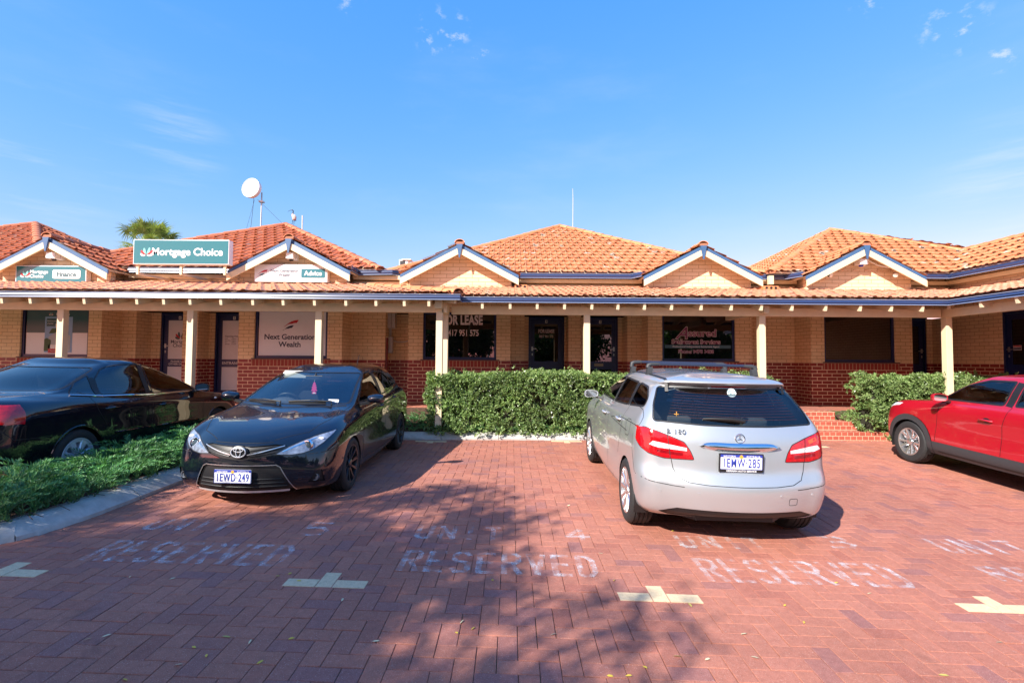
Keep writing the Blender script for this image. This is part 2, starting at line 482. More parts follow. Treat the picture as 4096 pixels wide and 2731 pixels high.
def paver_mat(name, cols, speck=True):
    m, n, l, b = mat_new(name)
    g = n.new('ShaderNodeNewGeometry')
    cr = n.new('ShaderNodeValToRGB')
    e = cr.color_ramp.elements
    while len(e) < len(cols): e.new(0.5)
    for i, c in enumerate(cols):
        e[i].position = i / (len(cols) - 1); e[i].color = (*c, 1)
    l.new(g.outputs['Random Per Island'], cr.inputs[0])
    t = n.new('ShaderNodeTexCoord')
    fine = N(n, 'ShaderNodeTexNoise', Scale=190.0, Detail=3.0, Roughness=0.6)
    mid = N(n, 'ShaderNodeTexNoise', Scale=26.0, Detail=5.0, Roughness=0.65)
    big = N(n, 'ShaderNodeTexNoise', Scale=0.55, Detail=4.0, Roughness=0.6)
    for x in (fine, mid, big): l.new(t.outputs['Object'], x.inputs['Vector'])
    c = mixrgb(n, l, 1.0, cr.outputs[0], maprange(n, l, mid.outputs[0], 0.25, 0.75, 0.82, 1.18), 'MULTIPLY')
    c = mixrgb(n, l, 1.0, c, maprange(n, l, big.outputs[0], 0.3, 0.7, 0.86, 1.12), 'MULTIPLY')
    c = mixrgb(n, l, maprange(n, l, fine.outputs[0], 0.60, 0.68, 0, 0.55), c, (0.62, 0.46, 0.40))
    c = mixrgb(n, l, maprange(n, l, fine.outputs[0], 0.39, 0.30, 0, 0.75), c, (0.035, 0.02, 0.025))
    stain = N(n, 'ShaderNodeTexNoise', Scale=2.3, Detail=5.0, Roughness=0.62, Distortion=0.6)
    l.new(t.outputs['Object'], stain.inputs['Vector'])
    c = mixrgb(n, l, maprange(n, l, stain.outputs[0], 0.62, 0.72, 0, 0.38, True), c, (0.13, 0.055, 0.042))
    l.new(c, b.inputs['Base Color'])
    b.inputs['Roughness'].default_value = 0.78
    b.inputs['Specular IOR Level'].default_value = 0.35
    bp = n.new('ShaderNodeBump'); bp.inputs['Strength'].default_value = 0.45; bp.inputs['Distance'].default_value = 0.003
    l.new(fine.outputs[0], bp.inputs['Height']); l.new(bp.outputs[0], b.inputs['Normal'])
    return m
M['paver'] = paver_mat('paver', [(0.365, 0.136, 0.091), (0.389, 0.148, 0.098), (0.331, 0.116, 0.080), (0.414, 0.160, 0.108), (0.373, 0.140, 0.093), (0.290, 0.120, 0.102), (0.381, 0.144, 0.096), (0.398, 0.152, 0.100)])
M['cream_paver'] = paver_mat('cream_paver', [(0.62, 0.48, 0.29), (0.68, 0.53, 0.33)])
def joint_mat():
    m, n, l, b = mat_new('paver_joint')
    t = n.new('ShaderNodeTexCoord')
    a = N(n, 'ShaderNodeTexNoise', Scale=1.1, Detail=5.0, Roughness=0.65)
    f = N(n, 'ShaderNodeTexNoise', Scale=30.0, Detail=4.0)
    l.new(t.outputs['Object'], a.inputs['Vector']); l.new(t.outputs['Object'], f.inputs['Vector'])
    c = mixrgb(n, l, maprange(n, l, a.outputs[0], 0.44, 0.58, 0, 1), (0.10, 0.06, 0.05), (0.05, 0.075, 0.015))
    c = mixrgb(n, l, maprange(n, l, f.outputs[0], 0.52, 0.66, 0, 0.7), c, (0.20, 0.17, 0.13))
    l.new(c, b.inputs['Base Color']); b.inputs['Roughness'].default_value = 1.0
    return m
M['joint'] = joint_mat()

# ================================================================== ground
def gz(x, y):
    yy = min(max(y, -2.0), 10.3)
    xx = min(max(x, -14.0), 14.0)
    return 0.06 + 0.0215 * (yy - 3.6) + xx * (-0.027 + 0.0034 * (yy - 3.6))
def breaks(lo, hi, step, far):
    a = []
    v = lo
    while v <= hi + 1e-6: a.append(v); v += step
    return [-f for f in reversed(far)] + a + list(far)
gx = breaks(-16, 16, 1.0, [22, 34, 60, 140, 500]); gy = breaks(-6, 14, 1.0, [20, 34, 60, 140, 500])
g = MB()
g.add([(x, y, gz(x, y) - 0.009) for y in gy for x in gx],
      [(j * len(gx) + i, j * len(gx) + i + 1, (j + 1) * len(gx) + i + 1, (j + 1) * len(gx) + i) for j in range(len(gy) - 1) for i in range(len(gx) - 1)])
tag(g.build('ground', M['joint'], fix=False), kind='structure')

def herringbone(x0, x1, y0, y1, zf, skip=None, seed=3, ox=0.0, oy=0.0, L=0.23, W=0.115, P=0.1172, name='paving'):
    rng = random.Random(seed)
    V = []; F = []
    g0 = 0.0011
    for c in range(int((x0 - ox) / P) - 1, int((x1 - ox) / P) + 1):
        for r in range(int((y0 - oy) / P) - 1, int((y1 - oy) / P) + 1):
            d = (c - r) % 4
            if d == 0: a, b2, wd, hd = c, r, 2, 1
            elif d == 3: a, b2, wd, hd = c, r, 1, 2
            else: continue
            xa, ya = ox + a * P + g0 + rng.uniform(0, .0014), oy + b2 * P + g0 + rng.uniform(0, .0014)
            xb, yb = ox + (a + wd) * P - g0 - rng.uniform(0, .0014), oy + (b2 + hd) * P - g0 - rng.uniform(0, .0014)
            if xb > x1 or xa < x0 or yb > y1 or ya < y0: continue
            if skip and skip((xa + xb) / 2, (ya + yb) / 2): continue
            dz = rng.gauss(0, .0009); tx = rng.gauss(0, .004); ty = rng.gauss(0, .004)
            k = 0.0025; n = len(V)
            cx, cy = (xa + xb) / 2, (ya + yb) / 2
            for (px, py, ins, dn) in ((xa, ya, 0, .012), (xb, ya, 0, .012), (xb, yb, 0, .012), (xa, yb, 0, .012),
                                      (xa, ya, 0, .0025), (xb, ya, 0, .0025), (xb, yb, 0, .0025), (xa, yb, 0, .0025),
                                      (xa + k, ya + k, 1, 0), (xb - k, ya + k, 1, 0), (xb - k, yb - k, 1, 0), (xa + k, yb - k, 1, 0)):
                V.append((px, py, zf(px, py) + dz - dn + (px - cx) * tx + (py - cy) * ty))
            F.append((n + 8, n + 9, n + 10, n + 11))
            for i in range(4):
                j = (i + 1) % 4
                F.append((n + 4 + i, n + 4 + j, n + 8 + j, n + 8 + i))
                F.append((n + i, n + j, n + 4 + j, n + 4 + i))
    me = bpy.data.meshes.new(name)
    me.from_pydata(V, [], F); me.update()
    return me
KX = -4.0                                   # right face of the left planter kerb
FK0, FK1 = (-4.3, 9.38), (5.2, 9.99)       # front kerb line, left and right
def kerb_y(x): return FK0[1] + (FK1[1] - FK0[1]) * (x - FK0[0]) / (FK1[0] - FK0[0])
def in_bed(x, y):
    if y > kerb_y(x) + 0.05 and x < 5.25: return True
    if x < KX - 0.08 and x > -5.05 and y > 4.35: return True
    return y > 10.06
tag(link('brick_paving', herringbone(-10.5, 11.5, 1.2, 10.2, gz, in_bed, 3, 0.045, 0.03), M['paver']), kind='structure')

# ------------------------------------------------------------------ cream T markers in the paving
def t_marker(x, y, label, up=1):
    t = thing('bay_marker', label, 'paving marker', (x, y, gz(x, y)), 0, 'cream T markers between the parking bays')
    for (a, b, c, d) in ((-0.29, 0.0, -0.0635, 0.113), (-0.0565, 0.0 if up > 0 else -0.115, 0.0565, 0.228 if up > 0 else 0.113), (0.0635, 0.0, 0.29, 0.113)):
        m = MB()
        vs = []
        for px, py in ((a, b), (c, b), (c, d), (a, d)):
            vs.append((px, py, gz(x + px, y + py) - gz(x, y) + 0.003))
        vs += [(p[0], p[1], p[2] - 0.01) for p in vs]
        m.add(vs, [(0, 1, 2, 3), (0, 4, 5, 1), (1, 5, 6, 2), (2, 6, 7, 3), (3, 7, 4, 0)])
        m.build('cream_brick', M['cream_paver'], t, fix=False)
TM = [(-3.66, 3.60, 'cream brick T marker in shade at the corner of the left planter kerb'),
      (-1.325, 3.60, 'cream brick T marker in shade between the two leftmost RESERVED words'),
      (1.06, 3.56, 'cream brick T marker half in dappled shade in front of the silver hatchback'),
      (3.50, 3.57, 'fully sunlit cream brick T marker at the right front, cut by the picture edge')]
for x, y, lb in TM: t_marker(x, y, lb)
t_marker(-1.50, 9.35, 'cream brick T marker in the black hatchback shadow at the far kerb', -1)
t_marker(1.05, 9.55, 'cream brick T marker by the far kerb next to the silver hatchback front wheel', -1)
t_marker(5.62, 9.35, 'cream brick T marker on the sunlit paving below the brick steps', -1)

# ------------------------------------------------------------------ worn painted lettering on the paving
def worn_paint():
    m, n, l, b = mat_new('worn_paint')
    b.inputs['Base Color'].default_value = (0.74, 0.72, 0.74, 1); b.inputs['Roughness'].default_value = 0.8
    t = n.new('ShaderNodeTexCoord')
    a = N(n, 'ShaderNodeTexNoise', Scale=9.0, Detail=4.0, Roughness=0.6)
    f = N(n, 'ShaderNodeTexNoise', Scale=120.0, Detail=3.0, Roughness=0.7)
    l.new(t.outputs['Object'], a.inputs['Vector']); l.new(t.outputs['Object'], f.inputs['Vector'])
    ml = n.new('ShaderNodeMath'); ml.operation = 'MULTIPLY'
    l.new(maprange(n, l, a.outputs[0], 0.41, 0.67, 0.06, 0.9), ml.inputs[0])
    l.new(maprange(n, l, f.outputs[0], 0.37, 0.62, 0.07, 0.85), ml.inputs[1])
    l.new(ml.outputs[0], b.inputs['Alpha'])
    return m
M['worn_paint'] = worn_paint()
STROKE = {'R': [[(0,0),(0,1),(.55,1),(.7,.9),(.7,.62),(.55,.52),(0,.52)],[(.32,.52),(.72,0)]], 'E': [[(.7,1),(0,1),(0,0),(.7,0)],[(0,.52),(.6,.52)]],
          'S': [[(.7,.88),(.55,1),(.15,1),(0,.86),(0,.64),(.15,.52),(.55,.5),(.7,.38),(.7,.14),(.55,0),(.15,0),(0,.12)]], 'V': [[(0,1),(.36,0),(.72,1)]],
          'D': [[(0,0),(0,1),(.45,1),(.7,.78),(.7,.22),(.45,0),(0,0)]], 'U': [[(0,1),(0,.15),(.15,0),(.55,0),(.7,.15),(.7,1)]], 'N': [[(0,0),(0,1),(.7,0),(.7,1)]],
          'I': [[(.35,0),(.35,1)]], 'T': [[(0,1),(.72,1)],[(.36,1),(.36,0)]], '4': [[(.5,0),(.5,1),(0,.3),(.72,.3)]], '3': [[(0,.95),(.5,1),(.68,.8),(.5,.54),(.2,.52)],[(.5,.54),(.7,.3),(.5,.02),(0,.05)]],
          '5': [[(.68,1),(.1,1),(.05,.55),(.5,.6),(.7,.38),(.6,.08),(.3,0),(0,.1)]], '2': [[(0,.85),(.3,1),(.65,.85),(.6,.55),(0,0),(.72,0)]]}
def ground_words(words, label):
    """words: (text, x, y, letter width, letter height, gap); painted strokes following the ground"""
    x0, y0 = words[0][1], words[0][2]
    base = Vector((x0, y0, gz(x0, y0)))
    t = thing('painted_lettering', label, 'painted marking', base, 0, 'faded bay lettering on the paving')
    for text_, x, y, w, h, gap in words:
        m = MB()
        for ch in text_:
            for pl in STROKE.get(ch, []):
                for a, b in zip(pl[:-1], pl[1:]):
                    A = Vector((x + a[0] * w, y + a[1] * h, 0)); B = Vector((x + b[0] * w, y + b[1] * h, 0))
                    d = (B - A).normalized(); s = Vector((-d.y, d.x, 0)) * 0.024
                    A -= d * 0.015; B += d * 0.015
                    q = [A - s, B - s, B + s, A + s]
                    m.add([(p.x - base.x, p.y - base.y, gz(p.x, p.y) + 0.0042 - base.z + 0.00002 * len(m.f)) for p in q], [(0, 1, 2, 3)])
            x += w * 0.72 + gap
        m.build('painted_word', M['worn_paint'], t, fix=False)
def gpt(px, py):
    """where the sight line through a photo pixel meets the paving"""
    Y = 4.0
    for _ in range(30):
        p = at(px, py, Y)
        Y *= (CAM_LOC.z - gz(p.x, Y)) / (CAM_LOC.z - p.z)
    return at(px, py, Y)
def row(text_, xl, xr, yb, yt):
    """letters fitted between the photo pixels of the first letter's left foot and the last letter's right foot"""
    a = gpt(xl, yb); b = gpt(xr, yb); c = gpt(xl, yt)
    n = len(text_)
    step = (b.x - a.x) / (n - 0.28 if n > 1 else 1)
    w = step * 0.80 if n > 1 else (b.x - a.x) / 0.72
    gap = step - w * 0.72
    return (text_, a.x, (a.y + b.y) / 2, w, max(0.2, c.y - a.y), gap)
ground_words([row('RESERVED', 300, 1130, 2250, 2170), row('UNIT', 560, 910, 2120, 2078), row('5', 1190, 1290, 2140, 2090)],
             'faded painted words UNIT 5 RESERVED on shaded paving before the black hatchback')
ground_words([row('RESERVED', 1590, 2400, 2292, 2215), row('UNIT', 1660, 2010, 2155, 2108), row('4', 2272, 2360, 2160, 2118)],
             'faded painted words UNIT 4 RESERVED in the middle bay')
ground_words([row('RESERVED', 2860, 3660, 2335, 2250), row('UNIT', 2740, 3080, 2192, 2150), row('3', 3340, 3440, 2192, 2150)],
             'faded painted words UNIT 3 RESERVED on sunlit paving behind the silver hatchback')
ground_words([row('RESERVED', 4040, 4860, 2335, 2285), row('UNIT', 3820, 4160, 2215, 2165)],
             'faded painted words UNIT and RESERVED cut by the right picture edge')

# ------------------------------------------------------------------ kerbs, planter soil, floor, steps
def soil_mat():
    m = simple('soil', (0.06, 0.032, 0.02), 1.0, var=0.45, bump=0.8, scale=18)
    return m
M['soil'] = soil_mat()
def kerb_run(pts, name, w=0.30, h=0.125, nrm=1):
    """sweep a mountable kerb profile along pts; nrm = side (+1 left, -1 right of travel) of the bed"""
    prof = [(0.0, -0.05), (0.0, 0.035), (0.05, 0.075), (0.115, h - 0.008), (0.15, h), (w, h), (w, -0.05)]
    pts = [Vector((*p, 0)) for p in pts]
    dense = []
    for a, b in zip(pts[:-1], pts[1:]):
        n = max(1, int((b - a).length / 0.12))
        dense += [a.lerp(b, i / n) for i in range(n)]
    dense.append(pts[-1])
    marked = []
    for i, p in enumerate(dense):
        if i % 9 == 4 and i + 1 < len(dense):
            d = (dense[i + 1] - dense[i - 1]).normalized()
            marked += [(p - d * .006, 0), (p - d * .004, .04), (p + d * .004, .04), (p + d * .006, 0)]
        else: marked.append((p, 0))
    joint = [j for _, j in marked]; dense = [p for p, _ in marked]
    m = MB(); vs = []; rng = random.Random(8)
    for i, p in enumerate(dense):
        d = (dense[min(i + 5, len(dense) - 1)] - dense[max(i - 5, 0)]).normalized()
        s = Vector((-d.y, d.x, 0)) * nrm
        jt = joint[i]                                          # contraction joints
        for (o, z) in prof:
            q = p + s * (o + rng.uniform(-.002, .002))
            vs.append((q.x, q.y, gz(q.x, q.y) + z - (jt if z > 0 else 0) + rng.uniform(-.0015, .0015)))
    k = len(prof)
    fs = [(i*k+j, i*k+j+1, (i+1)*k+j+1, (i+1)*k+j) for i in range(len(dense) - 1) for j in range(k - 1)]
    fs += [tuple(range(k)), tuple((len(dense)-1)*k + j for j in reversed(range(k)))]
    m.add(vs, fs)
    tag(m.build(name, M['concrete'], smooth=True, sharp=50), kind='structure')
kerb_run([(KX + .08, 9.38), (KX, 8.0), (KX - .02, 6.0), (KX, 4.95), (KX - .03, 4.55), (KX - .12, 4.22), (KX - .30, 4.0), (KX - .55, 3.93), (KX - .85, 3.98), (KX - 1.1, 4.2), (KX - 1.2, 4.6), (KX - 1.22, 9.3)], 'kerb', nrm=-1)
kerb_run([(FK0[0] + .3, kerb_y(FK0[0] + .3)), (FK1[0], FK1[1])], 'kerb', w=0.22, nrm=1)
kerb_run([(-9.5, 9.25), (-5.2, 9.35)], 'kerb', w=0.22, nrm=1)
s = MB()
def bed(x0, x1, y0, y1, zf, nx, ny):
    n0 = len(s.v)
    vs = [(x0 + (x1 - x0) * i / nx, (y0(x0 + (x1 - x0) * i / nx) if callable(y0) else y0) * (1 - j / ny) + y1 * j / ny, 0) for j in range(ny + 1) for i in range(nx + 1)]
    vs = [(a, b, zf(a, b)) for a, b, _ in vs]
    s.add(vs, [(j*(nx+1)+i, j*(nx+1)+i+1, (j+1)*(nx+1)+i+1, (j+1)*(nx+1)+i) for j in range(ny) for i in range(nx)])
FLOOR = 0.68
bed(KX - 1.0, KX - 0.26, 4.25, 9.5, lambda x, y: gz(x, y) + 0.10, 4, 30)
bed(-10, 5.15, lambda x: kerb_y(x) + 0.18, 10.45, lambda x, y: gz(x, min(y, kerb_y(x) + .2)) + 0.10 + 0.42 * max(0, (y - kerb_y(x) - .3) / (10.45 - kerb_y(x) - .3)), 40, 6)
bed(7.0, 10.5, 10.0, 10.9, lambda x, y: 0.14 + 0.5 * (y - 10.0), 12, 4)
tag(s.build('planter_soil', M['soil'], fix=False), kind='structure')
fl = MB()
fl.box(-15, 10.46, 0.1, 5.2, 13.6, FLOOR - 0.008); fl.box(5.2, 10.9, 0.1, 12.5, 13.6, FLOOR - 0.008)
tag(fl.build('verandah_floor', M['joint']), kind='structure')
tag(link('verandah_paving', herringbone(-10.0, 11.3, 10.48, 13.5, lambda x, y: FLOOR, lambda x, y: x > 5.1 and y < 10.98, 11, 0.01, 0.02), M['paver']), kind='structure')
M['step_brick'] = brick_mat('step_brick', (0.36, 0.075, 0.045), (0.43, 0.10, 0.06), (0.60, 0.45, 0.30), w=0.118, h=0.083, ms=0.005, v0=0.175)
st = MB()
for i, (yf, zt, xr) in enumerate(((10.02, 0.335, 7.55), (10.33, 0.505, 7.1), (10.64, 0.682, 6.85))):
    st.box(5.2, yf, 0.02, xr, yf + 0.335, zt)
tag(st.build('brick_steps', M['step_brick'], bevel=0.006), kind='structure')

# ================================================================== the building
B = thing('office_building', 'single storey cream and red brick office row with orange tiled roofs and a long verandah', 'building', (0, 12, FLOOR))
def part(mb, name, mat, parent=None, **k):
    return mb.build(name, mat, parent or B, True, **k)
def wall_path(mb, pts, z0, z1, t=0.14):
    """vertical wall with its face along pts (left to right), thickness behind it"""
    P = [Vector((p[0], p[1], 0)) for p in pts]
    back = []
    for i, p in enumerate(P):
        ns = []
        if i > 0: d = (p - P[i-1]).normalized(); ns.append(Vector((-d.y, d.x, 0)))
        if i < len(P) - 1: d = (P[i+1] - p).normalized(); ns.append(Vector((-d.y, d.x, 0)))
        nn = ns[0] if len(ns) == 1 else (ns[0] + ns[1])
        if len(ns) == 2: nn = nn / max(0.3, (1 + ns[0].dot(ns[1])))
        back.append(p + nn * t)
    vs = []
    for z in (z0, z1):
        vs += [(p.x, p.y, z) for p in P] + [(p.x, p.y, z) for p in back]
    n = len(P); fs = []
    for i in range(n - 1):
        fs += [(i, i+1, 2*n+i+1, 2*n+i), (n+i+1, n+i, 3*n+i, 3*n+i+1), (2*n+i, 2*n+i+1, 3*n+i+1, 3*n+i), (i+1, i, n+i, n+i+1)]
    fs += [(0, 2*n, 3*n, n), (n-1, 2*n-1, 4*n-1, 3*n-1)]
    mb.add(vs, fs)
YL, YC, YR = 11.9, 12.3, 12.15             # fronts of the left, middle and right window bays
PLAN = [(-15, 12.52), (-12.2, 12.52), (-12.2, YL), (-9.79, YL), (-9.79, 12.52), (-9.43, 12.52), (-9.43, 13.05), (-8.26, 13.05), (-8.26, 12.52), (-7.88, 12.52),
        (-7.88, 13.0), (-6.52, 13.0), (-6.52, YL), (-4.05, YL), (-4.05, 12.56), (-3.19, 12.56), (-3.19, 13.0), (-2.56, 13.0), (-2.56, YC), (-0.04, YC),
        (-0.04, 12.9), (0.32, 12.9), (0.32, 13.47), (1.46, 13.47), (1.46, 12.9), (1.78, 12.9), (1.78, 13.47), (2.98, 13.47), (2.98, 12.9), (3.35, 12.9),
        (3.35, YC), (5.9, YC), (5.9, 12.85), (7.27, 12.85), (7.27, YR), (9.74, YR), (9.74, 13.3), (11.2, 13.3), (11.2, 5.0)]
# openings: (segment start index, a, b) with a..b measured along x (or along y on the wing wall)
DOORS = [(6, -9.19, -8.30), (10, -7.74, -6.84), (22, 0.446, 1.41), (26, 1.92, 2.86), (36, 10.14, 11.05), (37, 11.42, 10.48)]
WINS = [(2, -11.72, -10.10), (12, -6.14, -4.40), (18, -2.195, -0.387), (30, 3.70, 5.50), (34, 7.60, 9.33)]
def pieces(ops):
    out = []; cur = [PLAN[0]]
    for i in range(len(PLAN) - 1):
        for (k, a, b) in ops:
            if k == i:
                p, q = PLAN[i], PLAN[i+1]
                if abs(q[0] - p[0]) > 1e-6: A, Bq = (a, p[1]), (b, p[1])
                else: A, Bq = (p[0], a), (p[0], b)
                cur.append(A); out.append(cur); cur = [Bq]
        cur.append(PLAN[i+1])
    out.append(cur)
    return out
ZB, ZH = 1.712, 2.90                       # top of the red dado, head height
for p in pieces(DOORS):
    dado = MB(); wall_path(dado, p, FLOOR - 0.3, ZB); part(dado, 'red_dado_wall', M['red_brick'])
for p in pieces(DOORS + WINS):
    up = MB(); wall_path(up, p, ZB, ZH); part(up, 'cream_wall', M['cream_brick'])
PLAN_UP = [(-15, 12.52), (-12.2, 12.52), (-12.2, YL), (-9.79, YL), (-9.79, 12.52), (-6.52, 12.52), (-6.52, YL), (-4.05, YL), (-4.05, 12.56), (-2.56, 12.56), (-2.56, YC),
           (-0.04, YC), (-0.04, 12.9), (3.35, 12.9), (3.35, YC), (5.9, YC), (5.9, 12.85), (7.27, 12.85), (7.27, YR), (9.74, YR), (9.74, 12.85), (11.2, 12.85), (11.2, 5.0)]
up2 = MB(); wall_path(up2, PLAN_UP, ZH, 3.34); part(up2, 'lintel_wall', M['cream_brick'])
up3 = MB(); wall_path(up3, PLAN_UP, 3.34, 3.90); part(up3, 'upper_wall', M['gable_brick'])
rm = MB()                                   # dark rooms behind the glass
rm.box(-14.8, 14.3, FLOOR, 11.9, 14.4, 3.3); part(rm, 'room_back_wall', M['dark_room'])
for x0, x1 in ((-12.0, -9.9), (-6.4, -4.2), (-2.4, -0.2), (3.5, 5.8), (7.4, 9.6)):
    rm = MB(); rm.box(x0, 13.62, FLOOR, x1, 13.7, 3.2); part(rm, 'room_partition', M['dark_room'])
M['sill_brick'] = simple('sill_brick', (0.10, 0.05, 0.045), 0.7, var=0.2, scale=12)
for (k, a, b) in WINS:
    y = PLAN[k][1]
    sc_, sl = MB(), MB()
    sc_.box(a - 0.05, y - 0.012, ZB - 0.165, b + 0.08, y + 0.02, ZB - 0.004)
    sl.box(a - 0.05, y - 0.03, ZB - 0.003, b + 0.08, y + 0.07, ZB + 0.022)
    part(sc_, 'sill_course', M['soldier_brick']); part(sl, 'window_sill', M['sill_brick'])

# ------------------------------------------------------------------ windows and doors
def window(k, a, b, label=None):
    y = PLAN[k][1] + 0.045
    m = MB(); z0, z1 = ZB + 0.022, ZH; fw = 0.055
    m.box(a, y, z0, a + fw, y + .06, z1).box(b - fw, y, z0, b, y + .06, z1).box(a + fw, y + .002, z0, b - fw, y + .06, z0 + .06).box(a + fw, y + .002, z1 - fw, b - fw, y + .06, z1)
    w = part(m, 'window', M['navy_frame'])
    if label: w['label'] = label
    p = MB(); p.box(a + fw, y + .025, z0 + .06, b - fw, y + .031, z1 - fw)
    p.build('pane', M['window_glass'], w, True)
    return w, a + fw, b - fw, y + .025, z0 + .06, z1 - fw
def panel(parent, name, mat, x0, x1, y, z0, z1, t=0.002):
    return MB().box(x0, y - t, z0, x1, y, z1).build(name, mat, parent, True)
def poly_panel(parent, name, mat, pts, y, t=0.002):
    return MB().prism(pts, y - t, y, axis='y').build(name, mat, parent, True)
INK = {'navy': simple('ink_navy', (0.012, 0.02, 0.06), 0.5), 'white': simple('ink_white', (0.78, 0.77, 0.77), 0.5), 'teal': simple('ink_teal', (0.015, 0.155, 0.19), 0.4),
       'dteal': simple('ink_dark_teal', (0.012, 0.09, 0.105), 0.35), 'red': simple('ink_red', (0.50, 0.02, 0.03), 0.4), 'mint': simple('ink_mint', (0.20, 0.55, 0.50), 0.4),
       'film': simple('ink_film', (0.74, 0.75, 0.78), 0.35, var=0.06, scale=1.5), 'pink': simple('ink_pink', (0.80, 0.68, 0.69), 0.5), 'plum': simple('ink_plum', (0.22, 0.04, 0.13), 0.5),
       'sky': simple('ink_sky', (0.25, 0.42, 0.68), 0.5), 'green': simple('ink_green', (0.06, 0.11, 0.04), 0.6), 'house': simple('ink_house', (0.45, 0.48, 0.52), 0.6),
       'slate': simple('ink_slate', (0.06, 0.14, 0.17), 0.4), 'black': simple('ink_black', (0.01, 0.01, 0.012), 0.5), 'band': simple('ink_band', (0.04, 0.12, 0.16), 0.4), 'grey': simple('ink_grey', (0.10, 0.12, 0.17), 0.5)}
def petal(cx, cz, r0, ang, length, width, n=8):
    """leaf stroke starting at (cx, cz), bending outwards"""
    L, R = [], []
    for i in range(n + 1):
        t = i / n
        a = ang + (t - 0.6) * 0.35 * (-1 if ang < PI / 2 else 1) * -1
        x = cx + math.cos(a) * length * t; z = cz + math.sin(a) * length * t
        w = width * (math.sin(PI * min(1, t * 0.85 + 0.02)) ** 0.8) * 0.5
        L.append((x - math.sin(a) * w, z + math.cos(a) * w)); R.append((x + math.sin(a) * w, z - math.cos(a) * w))
    return R + L[::-1]
def leaf_logo(parent, cx, cz, s, y, c=('red', 'mint', 'white')):
    for ang, col, k, dz in ((2.02, c[1], .88, .06), (.98, c[1], 1.02, .06), (2.55, c[0], .92, 0), (.52, c[0], 1.1, 0), (2.98, c[2], .80, -.05), (.16, c[2], 1.0, -.05)):
        poly_panel(parent, 'logo', INK[col], petal(cx + math.cos(ang) * .07 * s, cz + s * (-.36 + dz) + math.sin(ang) * .07 * s, 0, ang, s * .74 * k, s * .27), y, 0.003)
def swoosh_logo(parent, cx, cz, s, y, dark='navy'):
    def sw(x0, x1, zl, zr, th):
        n = 10; top, bot = [], []
        for i in range(n + 1):
            t = i / n
            x = x0 + (x1 - x0) * t; z = zl + (zr - zl) * (1 - (1 - t) ** 2.2)
            top.append((x, z)); bot.append((x - 0.12 * s * (t if t > .5 else .5) , z - th * min(1, t * 1.6 + 0.05)))
        return bot + top[::-1]
    poly_panel(parent, 'logo', INK['red'], sw(cx - .42 * s, cx + .5 * s, cz - .1 * s, cz + .34 * s, .2 * s), y, 0.003)
    poly_panel(parent, 'logo', INK[dark], sw(cx - .5 * s, cx + .18 * s, cz - .36 * s, cz - .02 * s, .17 * s), y, 0.003)

w6, a, b, y, z0, z1 = window(*WINS[0], 'window with teal and white film and an investment property poster')
yo = y - 0.0005
panel(w6, 'vinyl_film', INK['dteal'], a + .03, b, yo, 2.307, z1); panel(w6, 'vinyl_film', INK['film'], a + .03, b, yo, z0, 2.306)
px = a + .47
PZ = .13
leaf_logo(w6, px + .13, 2.625 + PZ, .07, yo - .004); text('Mortgage', facing(px + .42, yo - .004, 2.62 + PZ), INK['white'], w6, True, size=.085, bold=.012)
po = panel(w6, 'poster', INK['sky'], px, px + .66, yo - .004, 1.84, 2.56 + PZ)
panel(w6, 'poster_caption', INK['dteal'], px + .04, px + .42, yo - .008, 2.33 + PZ, 2.52 + PZ)
text('Buying an investment', facing(px + .21, yo - .012, 2.46 + PZ), INK['white'], w6, True, size=.036); text('property?', facing(px + .13, yo - .012, 2.40 + PZ), INK['white'], w6, True, size=.036)
panel(w6, 'poster_caption', INK['white'], px + .26, px + .5, yo - .012, 2.30 + PZ, 2.40 + PZ)
text('Our local', facing(px + .36, yo - .015, 2.37 + PZ), INK['grey'], w6, True, size=.03); text('expert', facing(px + .36, yo - .015, 2.33 + PZ), INK['grey'], w6, True, size=.03)
poly_panel(w6, 'poster_picture', INK['house'], [(px + .1, 1.87), (px + .62, 1.87), (px + .62, 2.1 + PZ), (px + .4, 2.27 + PZ), (px + .1, 2.08 + PZ)], yo - .008)
poly_panel(w6, 'poster_picture', INK['green'], [(px, 1.87), (px + .14, 1.87), (px + .16, 2.0 + PZ), (px + .06, 2.05 + PZ), (px, 2.02 + PZ)], yo - .011)
poly_panel(w6, 'poster_picture', INK['green'], [(px + .1, 2.16 + PZ), (px + .3, 2.17 + PZ), (px + .27, 2.28 + PZ), (px + .17, 2.28 + PZ)], yo - .0075)
panel(w6, 'poster_picture', INK['film'], px + .1, px + .56, yo - .011, 1.87, 2.02)
panel(w6, 'poster_caption', INK['red'], px + .1, px + .5, yo - .014, 1.825, 1.925); text("You're never", facing(px + .28, yo - .018, 1.87), INK['white'], w6, True, size=.045)

w5, a, b, y, z0, z1 = window(*WINS[1], 'window filled with white film and the red and navy swoosh above Next Generation Wealth')
yo = y - 0.0005; cx = (a + b) / 2 - 0.03
panel(w5, 'vinyl_film', INK['film'], a + .02, b - .01, yo, z0 + .005, z1)
swoosh_logo(w5, cx, 2.53, .36, yo - .004)
text('Next Generation', facing(cx - .02, yo - .004, 2.24), INK['navy'], w5, True, size=.177, bold=.02)
text('Wealth', facing(cx - .02, yo - .004, 2.06), INK['navy'], w5, True, size=.177, bold=.02)

